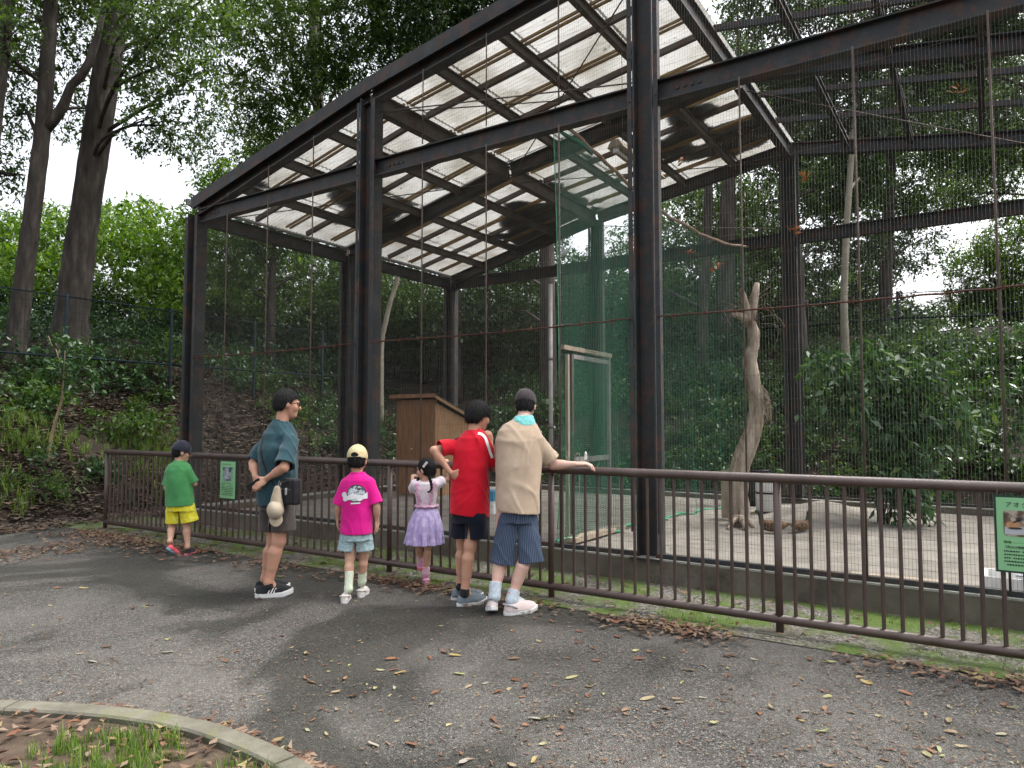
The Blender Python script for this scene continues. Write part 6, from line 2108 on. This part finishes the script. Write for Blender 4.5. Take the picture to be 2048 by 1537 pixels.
S = dict(k=.74, hk=.90, h=.006, skin=M_skin_kid, shirt=M_mag, shorts=M_bluesh, seed=12, yoke=.05, calf=(0, -1, 0), rumple=.007,
         head=J(715, 922, .02), look=(3, -8), neck0=J(715, 951, 0), neck_off=(0, 0, .045),
         shL=J(693, 973, 0), shR=J(738, 972, 0), elL=J(677, 1014, .0), elR=J(753, 1014, -.02), wrL=J(675, 1038, .04), wrR=J(754, 1042, .02),
         handL=((0, .1, -1), (-.9, -.3, 0), (.2, 1, 0), .5), handR=((0, .05, -1), (.9, -.35, 0), (-.2, 1, 0), .45),
         hipL=J(701, 1070, 0), hipR=J(727, 1070, 0), knL=J(700, 1118, .0), knR=J(727, 1115, .08), anL=J(697, 1176, -.08), anR=J(724, 1162, .10),
         ftL=J(696, 1184, -.02), ftR=J(724, 1166, .15), legk=.72,
         torso=f.levels([(947, 704, 727, .0, .05), (953, 695, 737, 0, .085), (960, 686, 746, 0, .10), (985, 683, 745, 0, .11), (1015, 682, 744, 0, .115), (1045, 681, 744, 0, .12), (1067, 681, 745, 0, .122)]),
         sleeveL=(.90, .056, .062), sleeveR=(.88, .056, .064),
         hips=f.levels([(1040, 690, 737, 0, .085), (1065, 685, 741, 0, .10), (1080, 682, 744, 0, .105)]),
         trouserL=(J(699, 1072, 0), J(695, 1101, .0), .078, .084), trouserR=(J(727, 1072, .02), J(729, 1100, .03), .078, .080))
b_, mag, sho, R3 = figure(f, S)
hair_short(f, S['head'], R3, .90, nape=-.072, fringe=.03, vol=.7, seed=5, sides=-.03)
cap(f, S['head'] + np.array((0, 0, .006)), R3, .94, M_paisley, M_paisley, hole=True)
shoe(f, G_(f, 691, -.16), -6, .20, M_clogw, M_sole_w, kind='clog', accent=M_clogw)
shoe(f, G_(f, 722, .03), 4, .20, M_clogw, M_sole_w, kind='clog', accent=M_clogw)
sock(f, J(697, 1178, -.08), J(699, 1143, -.045), .033, .037, M_sockg, foot=J(695, 1186, -.02))
sock(f, J(724, 1163, .10), J(725, 1144, .095), .033, .037, M_sockg, foot=J(723, 1168, .15))
bv = bvh_of(mag)
# back print: a pale round badge with dark blotches crossed by a white banner (plain stand-in)
M_badge = mat('shirt_badge', [(0.34, (.015, .02, .025)), (0.42, (.10, .12, .14)), (0.48, (.42, .46, .50)), (0.7, (.58, .60, .63))], 34, .8)
M_badge_rim = flat_mat('badge_rim', (.03, .03, .035), .8)
M_banner = mat('banner_print', [(0.3, (.62, .62, .64)), (0.7, (.74, .74, .75))], 40, .8)
def oval(cx, cy, rx, ry, na=20, nr=4):
    pts = [(cx, cy)]; q = []
    for r_ in range(1, nr + 1):
        for a in range(na):
            th = 2 * math.pi * a / na; pts.append((cx + rx * r_ / nr * math.cos(th), cy + ry * r_ / nr * math.sin(th)))
    for r_ in range(nr):
        for a in range(na):
            i0 = 1 + (r_ - 1) * na + a if r_ else 0; i1 = 1 + (r_ - 1) * na + (a + 1) % na if r_ else 0
            q.append((i0, 1 + r_ * na + a, 1 + r_ * na + (a + 1) % na, i1) if r_ else (0, 1 + a, 1 + (a + 1) % na, 1 + (a + 1) % na))
    return pts, q
to3 = lambda a, b: J(a, b, 0)
pts, q = oval(718, 985, 18.5, 17.5)
tri = [x for x in q]
def decal2(name, pts, q, m, off):
    V = []
    for a, b in pts:
        p = Vector(to3(a, b)); h_ = bv.ray_cast(p - Vector((0, .35, 0)), Vector((0, 1, 0)), 1.2)
        V.append(tuple((h_[0] if h_[0] else p) + Vector((0, -off, 0))))
    me = bpy.data.meshes.new(name); me.from_pydata(V, [], [tuple(dict.fromkeys(z)) for z in q]); me.materials.append(m); me.update()
    for p_ in me.polygons: p_.use_smooth = True
    return link(name, me, mag)
decal2('badge_rim', pts, q, M_badge_rim, .0035)
pts, q = oval(718, 985, 16.5, 15.5); decal2('badge', pts, q, M_badge, .0055)
bp = [(691 + i * 4.0, 993 + 2.2 * math.sin(i * .9) - i * .15 + e * (5.2 + 1.2 * math.sin(i * 1.7))) for i in range(13) for e in (-1, 1)]
decal2('banner', bp, [tuple(z) for z in grid_quads(13, 2)], M_banner, .0075)
pts, q = oval(694, 988, 6, 5.5, 10, 2); decal2('banner_end', pts, q, M_banner, .0078)
bp = [(708 + i * 2.6, 1004.5 - .15 * i + e * 1.3) for i in range(8) for e in (-1, 1)]
decal2('print_line', bp, [tuple(z) for z in grid_quads(8, 2)], M_banner, .005)

# ---- girl in the lilac skirt
M_pinkw = mat('pink_white_bodice', [(0.3, (.64, .44, .55)), (0.42, (.70, .58, .65)), (0.50, (.73, .69, .72)), (0.7, (.75, .73, .75))], 30, .85, .3, 60, stretch=(1, 1, 2.2))
M_lilac = mat('lilac_tulle', [(0.3, (.36, .29, .56)), (0.5, (.46, .38, .66)), (0.62, (.60, .54, .74)), (0.75, (.50, .43, .66))], 24, .8, .3, 60)
M_ruffle = cloth('pink_ruffle', (.66, .36, .52), (.72, .48, .60))
M_pinksock = cloth('pink_sock', (.66, .38, .48), (.72, .50, .58), scale=40)
M_pinkclog = mat('pink_shoe', [(0.3, (.66, .26, .42)), (0.7, (.72, .38, .52))], 9, .6)
f = Fig('little girl in lilac skirt and pink top holding the railing', 6.42, (848, 1158)); J = f.J
S = dict(k=.66, hk=.86, h=.0058, skin=M_skin_kid, shirt=M_pinkw, seed=17, yoke=.046, calf=(0, -1, 0), rumple=.006, arm=.040,
         head=J(852, 940, .02), look=(-62, -6), neck0=J(851, 966, 0), neck_off=(0, -.02, .045),
         shL=J(832, 970, .0), shR=J(872, 968, 0), elL=J(824, 985, .10), elR=J(899, 958, .10), wrL=J(825, 954, .19), wrR=J(893, 932, .19),
         handL=((.25, .9, .25), (0, -.2, 1), (1, 0, 0), .8), handR=((-.1, .5, .8), (.2, -.9, .4), (-1, 0, 0), 1.1),
         hipL=J(842, 1040, 0), hipR=J(860, 1040, 0), knL=J(838, 1092, .05), knR=J(856, 1093, -.01), anL=J(841, 1122, .10), anR=J(852, 1145, .0),
         ftL=J(840, 1130, .16), ftR=J(851, 1154, .05), legk=.64,
         torso=f.levels([(963, 842, 861, .0, .045), (967, 831, 873, 0, .07), (978, 828, 876, 0, .085), (995, 831, 874, 0, .088), (1008, 834, 872, 0, .085), (1020, 835, 871, 0, .085)]),
         sleeveL=(.55, .052, .056), sleeveR=(.50, .050, .054))
b_, bod, sho, R3 = figure(f, S)
sk = f.levels([(1010, 836, 870, 0, .082), (1016, 832, 874, 0, .10), (1030, 825, 879, 0, .13), (1050, 817, 884, 0, .155), (1088, 810, 887, 0, .18)])
skf = loft(sk + [(sk[-1][0] - .04, *sk[-1][1:])])
zc = sk[-1][0]
def skirt(p):
    a = np.arctan2(p[:, 0] - sk[2][1], p[:, 1])
    u = np.clip((sk[0][0] - p[:, 2]) / (sk[0][0] - zc), 0, 1)
    return skf(p) + (.012 * np.sin(a * 13 + 2 * u) + .006 * np.sin(a * 29)) * u
skh = hemmed(skirt, (0, 0, zc), (0, 0, -1), .012, .12)
sdf_part('skirt', skh, (-.30, -.26, zc - .02), (.30, .26, sk[0][0] + .02), .0062, M_lilac, f.o, smooth=1)
bv2 = bvh_of(bod)
mb = MB()                                        # ruffles down the back and round the waist
for x0, x1, y0, y1 in ((835, 843, 966, 1014), (870, 861, 964, 1014)):
    pr = []
    for i in range(14):
        u = i / 13
        p = Vector(J(x0 + (x1 - x0) * u + 1.4 * math.sin(i * 2.3), y0 + (y1 - y0) * u, 0)); h_ = bv2.ray_cast(p - Vector((0, .3, 0)), Vector((0, 1, 0)), 1)
        pr.append((h_[0] if h_[0] else p) + Vector((0, -.004, 0)))
    mb.tube(pr, [.014 + .006 * math.sin(i * 2.9) for i in range(14)], 8)
pr = [Vector((sk[1][1] + .099 * math.cos(a), -.0 + .103 * math.sin(a), sk[0][0] - .01 + .006 * math.sin(a * 9))) for a in [2 * math.pi * i / 30 for i in range(31)]]
mb.tube(pr, [.010 + .003 * (i % 2) for i in range(31)], 7)
mb.build('ruffle', M_ruffle, f.o)
# hair parted into two plaits
hk = .86
def gh(p):
    x, y, z = p[:, 0] / hk, p[:, 1] / hk, p[:, 2] / hk
    d = sm([ell((0, -.014 * hk, .022 * hk), (.086 * hk, .104 * hk, .106 * hk)), ell((0, -.05 * hk, -.035 * hk), (.070 * hk, .055 * hk, .055 * hk))], .02)(p)
    lim = np.interp(y, [-.10, -.03, .02, .045, .065, .1], [-.085, -.065, -.03, .0, .050, .055])
    st_ = .0022 * np.sin(np.arctan2(x, z - .02) * 26 + y * 40)
    part = .004 * np.exp(-(x / .006) ** 2)
    return np.maximum(d + (st_ + part) * hk, (lim - z) * hk)
girl_hair = local_part('hair', gh, np.array((-.11, -.13, -.11)) * hk, np.array((.11, .12, .14)) * hk, .0045, M_hair, f, S['head'], R3, smooth=1)
strands(girl_hair, S['head'], R3, 14, hk, 500, .022)
mb = MB()
for px in ([(858, 951), (861, 962), (863, 974), (861, 982), (855, 985)], [(838, 956), (833, 966), (831, 976), (832, 984)]):
    d_ = -.115 if px[0][0] == 858 else -.02
    ln = bez([Vector(J(a, b, d_ - .008 * i)) for i, (a, b) in enumerate(px)], 6)
    mb.tube(ln, [.0155 * (1 - .55 * i / len(ln)) * (1 + .22 * math.sin(i * 2.1)) for i in range(len(ln))], 8)
mb.build('plait', M_hair, f.o)
mb = MB()
for (a, b) in ((853, 926), (850, 929.5), (847.5, 933)):
    pz = J(a, b, -.085)
    mb.tube([Vector(pz) + Vector((0, .004, 0)), Vector(pz) + Vector((0, -.006, 0))], .0115, 10)
mb.build('hair_clip', M_strw, f.o)
shoe(f, G_(f, 841, .06, .115), -5, .165, M_pinkclog, M_solep, kind='clog', accent=M_pinkclog, pitch=8)
shoe(f, G_(f, 852, -.05, .0), -3, .165, M_pinkclog, M_solep, kind='clog', accent=M_pinkclog, pitch=0)
sock(f, J(841, 1124, .10), J(840, 1112, .09), .030, .034, M_pinksock, foot=J(840, 1129, .13))
sock(f, J(852, 1146, 0), J(853, 1134, 0), .030, .034, M_pinksock, foot=J(851, 1153, .04))

# ---- boy in red, hand on hip
M_red = cloth('red_sport_shirt', (.52, .004, .018), (.66, .008, .032), rough=.7)
M_navy = cloth('navy_shorts', (.006, .008, .016), (.011, .014, .026))
M_greyshoe = mat('blue_grey_knit', [(0.3, (.10, .13, .15)), (0.6, (.17, .21, .235)), (0.75, (.22, .26, .28))], 40, .75)
f = Fig('boy in red shirt and black shorts with one hand on his hip', 5.75, (935, 1205)); J = f.J
S = dict(k=.93, hk=.98, h=.0068, skin=M_skin, shirt=M_red, shorts=M_navy, seed=23, yoke=.047, calf=(-.3, -.9, 0), rumple=.013, arm=.038,
         head=J(957, 833, .03), look=(52, -12), neck0=J(948, 867, 0), neck_off=(0, 0, .045),
         shL=J(923, 889, .03), shR=J(967, 891, -.02), elL=J(868, 901, -.08), elR=J(990, 936, .05), wrL=J(901, 946, -.10), wrR=J(981, 888, .17),
         handL=((.75, .1, -.45), (-.3, -.9, -.1), (.3, -.2, .9), .45), handR=((-.1, -.1, 1), (.6, -.6, 0), (-1, 0, 0), 1.2),
         hipL=J(928, 1015, .04), hipR=J(953, 1015, .0), knL=J(925, 1090, .10), knR=J(940, 1093, -.04), anL=J(921, 1172, .08), anR=J(929, 1185, -.08),
         ftL=J(935, 1182, .14), ftR=J(940, 1193, -.02), legk=.90,
         torso=f.levels([(859, 938, 961, .0, .055), (866, 926, 969, 0, .085), (876, 915, 976, 0, .11), (900, 907, 979, 0, .125), (945, 904, 979, 0, .125), (990, 901, 978, 0, .13), (1030, 899, 978, 0, .135)]),
         hem_n=(-.10, 0, -1), sleeveL=(.80, .060, .072), sleeveR=(.84, .058, .074),
         hips=f.levels([(990, 908, 972, 0, .10), (1030, 903, 976, 0, .125), (1045, 904, 976, 0, .125)]),
         trouserL=(J(924, 1035, .04), J(923, 1074, .05), .092, .096), trouserR=(J(953, 1035, -.03), J(954, 1077, -.03), .092, .098))
b_, red, sho, R3 = figure(f, S)
hair_short(f, S['head'], R3, .98, nape=-.078, fringe=.012, vol=1.7, seed=7, sides=-.012)
bv = bvh_of(red)
def stripe(px, wd, name):
    V = []; pv = [Vector((a, b, 0)) for a, b in px]
    n_ = (len(px) - 1) * 4 + 1
    for i in range(n_):
        q = catm(pv, i / 4); q2 = catm(pv, min(i / 4 + .1, len(px) - 1.001)); q1 = catm(pv, max(i / 4 - .1, 0)); d = (q2 - q1).normalized()
        for e in (-1, 0, 1):
            p = Vector(J(q.x - d.y * e * wd, q.y + d.x * e * wd, 0)); h_ = bv.ray_cast(p - Vector((0, .4, 0)), Vector((0, 1, 0)), 1.2)
            V.append(tuple((h_[0] if h_[0] else (Vector(V[-3]) if len(V) > 3 else p)) + Vector((0, -.0045, 0))))
    return link(name, mesh_np(name, V, grid_quads(n_, 3), M_strw, True), red)
stripe([(957, 866.5), (965, 869), (972, 877), (977, 892), (981, 905), (985, 916)], 2.6, 'sleeve_stripe')
stripe([(921, 871.5), (914, 874.5), (906, 879)], 1.3, 'sleeve_stripe')
shoe(f, G_(f, 917, -.09), 58, .255, M_greyshoe, M_sole_w)
shoe(f, G_(f, 905, .12), 74, .255, M_greyshoe, M_sole_w)
sock(f, J(929, 1187, -.08), J(930, 1177, -.08), .040, .038, M_shoe_dk)
sock(f, J(921, 1174, .08), J(922, 1165, .08), .040, .038, M_shoe_dk)

# ---- man in the beige shirt leaning on the railing
M_beige = cloth('beige_shirt', (.40, .305, .222), (.48, .375, .285))
M_capdark = cloth('dark_mesh_cap', (.050, .040, .045), (.075, .062, .068), scale=30)
M_towel = cloth('turquoise_towel', (.16, .48, .47), (.24, .58, .56), scale=40, bump=.4)
M_sockb = cloth('pale_blue_sock', (.48, .55, .60), (.60, .66, .70), scale=40)
M_clogp = mat('pale_pink_clog', [(0.3, (.58, .46, .44)), (0.7, (.66, .56, .54))], 9, .6)
def stripe_mat():
    m, n, l, b, out = new_mat('blue_striped_cotton')
    at_ = n.new('ShaderNodeAttribute'); at_.attribute_name = 'round'
    mu = n.new('ShaderNodeMath'); mu.operation = 'MULTIPLY'; mu.inputs[1].default_value = 1 / .017; l.new(at_.outputs['Fac'], mu.inputs[0])
    fr = n.new('ShaderNodeMath'); fr.operation = 'FRACT'; l.new(mu.outputs[0], fr.inputs[0])
    r = ramp(n, [(0.0, (.035, .050, .085)), (0.40, (.040, .056, .095)), (0.47, (.15, .19, .27)), (0.56, (.15, .19, .27)), (0.64, (.05, .07, .11)), (0.78, (.05, .065, .105)), (0.83, (.12, .155, .22)), (0.9, (.04, .055, .09))]); l.new(fr.outputs[0], r.inputs[0])
    l.new(r.outputs[0], b.inputs['Base Color']); b.inputs['Roughness'].default_value = .9; b.inputs['Specular IOR Level'].default_value = .15
    return m
M_stripe = stripe_mat()
f = Fig('man in beige shirt, dark cap and striped shorts leaning on the railing', 5.5, (1012, 1218)); J = f.J
S = dict(k=1.0, hk=1.0, h=.007, skin=M_skin_pale, shirt=M_beige, shorts=M_stripe, seed=29, yoke=.055, calf=(0, -1, 0), rumple=.014, arm=.042,
         head=J(1051, 812, .30), look=(10, -16), neck0=J(1046, 846, .20), neck_off=(0, -.01, .05),
         shL=J(1014, 874, .17), shR=J(1070, 880, .14), elL=J(1000, 925, .30), elR=J(1106, 930, .18), wrL=J(1030, 938, .44), wrR=J(1150, 929, .14),
         handL=((.8, .3, 0), (0, 0, 1), (0, 1, 0), .7), handR=((1, -.10, .06), (0, -.15, 1), (-.1, 1, 0), .85), handk=1.12,
         hipL=J(1012, 1000, .05), hipR=J(1056, 1000, .05), knL=J(1004, 1108, .08), knR=J(1052, 1112, .02), anL=J(991, 1180, -.06), anR=J(1025, 1190, -.05),
         ftL=J(988, 1192, .02), ftR=J(1036, 1200, .02),
         torso=f.levels([(838, 1030, 1064, .21, .06), (848, 1010, 1074, .20, .10), (861, 998, 1082, .18, .13), (882, 991, 1084, .15, .15), (930, 990, 1083, .10, .15), (980, 992, 1081, .06, .15), (1024, 992, 1079, .03, .155)]),
         hem_n=(-.10, 0, -1), sleeveL=(.95, .072, .085), sleeveR=(.84, .070, .086),
         hips=f.levels([(985, 1002, 1070, .05, .11), (1020, 999, 1073, .05, .125), (1045, 998, 1076, .05, .13)]),
         trouserL=(J(1018, 1040, .04), J(1008, 1126, .05), .088, .112), trouserR=(J(1053, 1040, .04), J(1058, 1124, .03), .090, .118), srumple=.012)
b_, so, sho, R3 = figure(f, S)
V = np.zeros(len(sho.data.vertices) * 3, np.float32); sho.data.vertices.foreach_get('co', V); V = V.reshape(-1, 3)
mid = (S['trouserL'][0][0] + S['trouserR'][0][0]) / 2
ar = np.zeros(len(V), np.float32)
for s_, sel in (('L', V[:, 0] < mid), ('R', V[:, 0] >= mid)):
    a, e = np.asarray(S['trouser' + s_][0]), np.asarray(S['trouser' + s_][1])
    u = np.clip((V[:, 2] - a[2]) / (e[2] - a[2]), -.3, 1.2)
    c2 = a[None] + u[:, None] * (e - a)
    ar[sel] = (np.arctan2(V[:, 0] - c2[:, 0], -(V[:, 1] - c2[:, 1])) * .125)[sel]
att = sho.data.attributes.new('round', 'FLOAT', 'POINT'); att.data.foreach_set('value', ar)
hair_short(f, S['head'], R3, 1.0, nape=-.066, fringe=.03, vol=.7, seed=9, sides=-.03)
cap(f, S['head'] + np.array((0, 0, .004)), R3, 1.0, M_capdark, M_capdark)
nb = S['neck0'] + np.array((0, 0, .03))
tw = loft([(nb[2] - .055, nb[0] + .004, nb[1] - .02, .100, .095), (nb[2] - .015, nb[0] + .003, nb[1] - .01, .092, .088), (nb[2] + .030, nb[0] + .008, nb[1] + .01, .070, .072)])
sdf_part('towel', rumple(tw, .007, .05, 6), nb - .2, nb + .2, .006, M_towel, f.o, smooth=1)
shoe(f, G_(f, 986, -.13, .045), -4, .27, M_clogp, M_sole_w, kind='clog', accent=M_greypl, pitch=17)
shoe(f, G_(f, 1010, -.10), 62, .27, M_clogp, M_sole_w, kind='clog', accent=M_greypl)
sock(f, J(989, 1193, -.075), J(992, 1164, -.045), .044, .048, M_sockb, foot=J(987, 1203, .05))
sock(f, J(1023, 1200, -.06), J(1029, 1180, -.035), .044, .048, M_sockb, foot=J(1042, 1207, .02))
tis = empty('paper_tissue', f.base + Vector(J(1172, 912, .15)), 0, 'small white tissue held in the leaning man\'s hand on the rail', 'tissue')
mb = MB(); mb.add([(-.014, 0, -.03), (.012, .004, -.03), (.010, 0, .012), (-.008, -.004, .030), (.002, .012, .034)], [(0, 1, 2, 3), (2, 4, 3)]); mb.add([(-.012, .012, -.03), (.010, .014, -.03), (.004, .012, .02), (-.01, .008, .026)], [(0, 1, 2, 3)]); mb.build('fold', M_white, tis)

# ---- ducks
def duck(label, px, py, yaw, s=1.0, head_fwd=True):
    p = gnd(px, py, .145)
    o = empty('duck', p, 0, label, 'duck')
    M4 = Matrix.Rotation(-math.radians(yaw), 4, 'Z') @ Matrix.Scale(s, 4)
    body = sm([ell((0, 0, .085), (.085, .16, .085)), ell((0, .10, .10), (.065, .085, .07)), cone((0, -.10, .10), (0, -.25, .125), .06, .012)], .04)
    body = cut(body, (0, 0, .004), (0, 0, -1))
    sdf_part('body', body, (-.12, -.29, -.01), (.12, .22, .2), .009, M_duck, o, M4)
    hd = sm([cone((0, .15, .12), (0, .175, .26), .042, .030), ell((0, .20, .285), (.036, .050, .037))], .02)
    sdf_part('head', hd, (-.06, .08, .06), (.06, .28, .35), .007, M_duckhead, o, M4)
    sdf_part('bill', ell((0, .265, .275), (.018, .036, .010)), (-.04, .20, .24), (.04, .32, .31), .005, M_bill, o, M4)
    for x in (-1, 1):
        sdf_part('wing', ell((x * .072, -.04, .105), (.022, .135, .055)), (-.12, -.2, .03), (.12, .12, .18), .008, M_duck, o, M4)
    return o
duck('dark headed mottled duck resting beside the roots of the dead tree', 1546, 1064, -75, .82)
duck('paler mottled duck resting on the sand right of its companion', 1603, 1063, 60, .76)
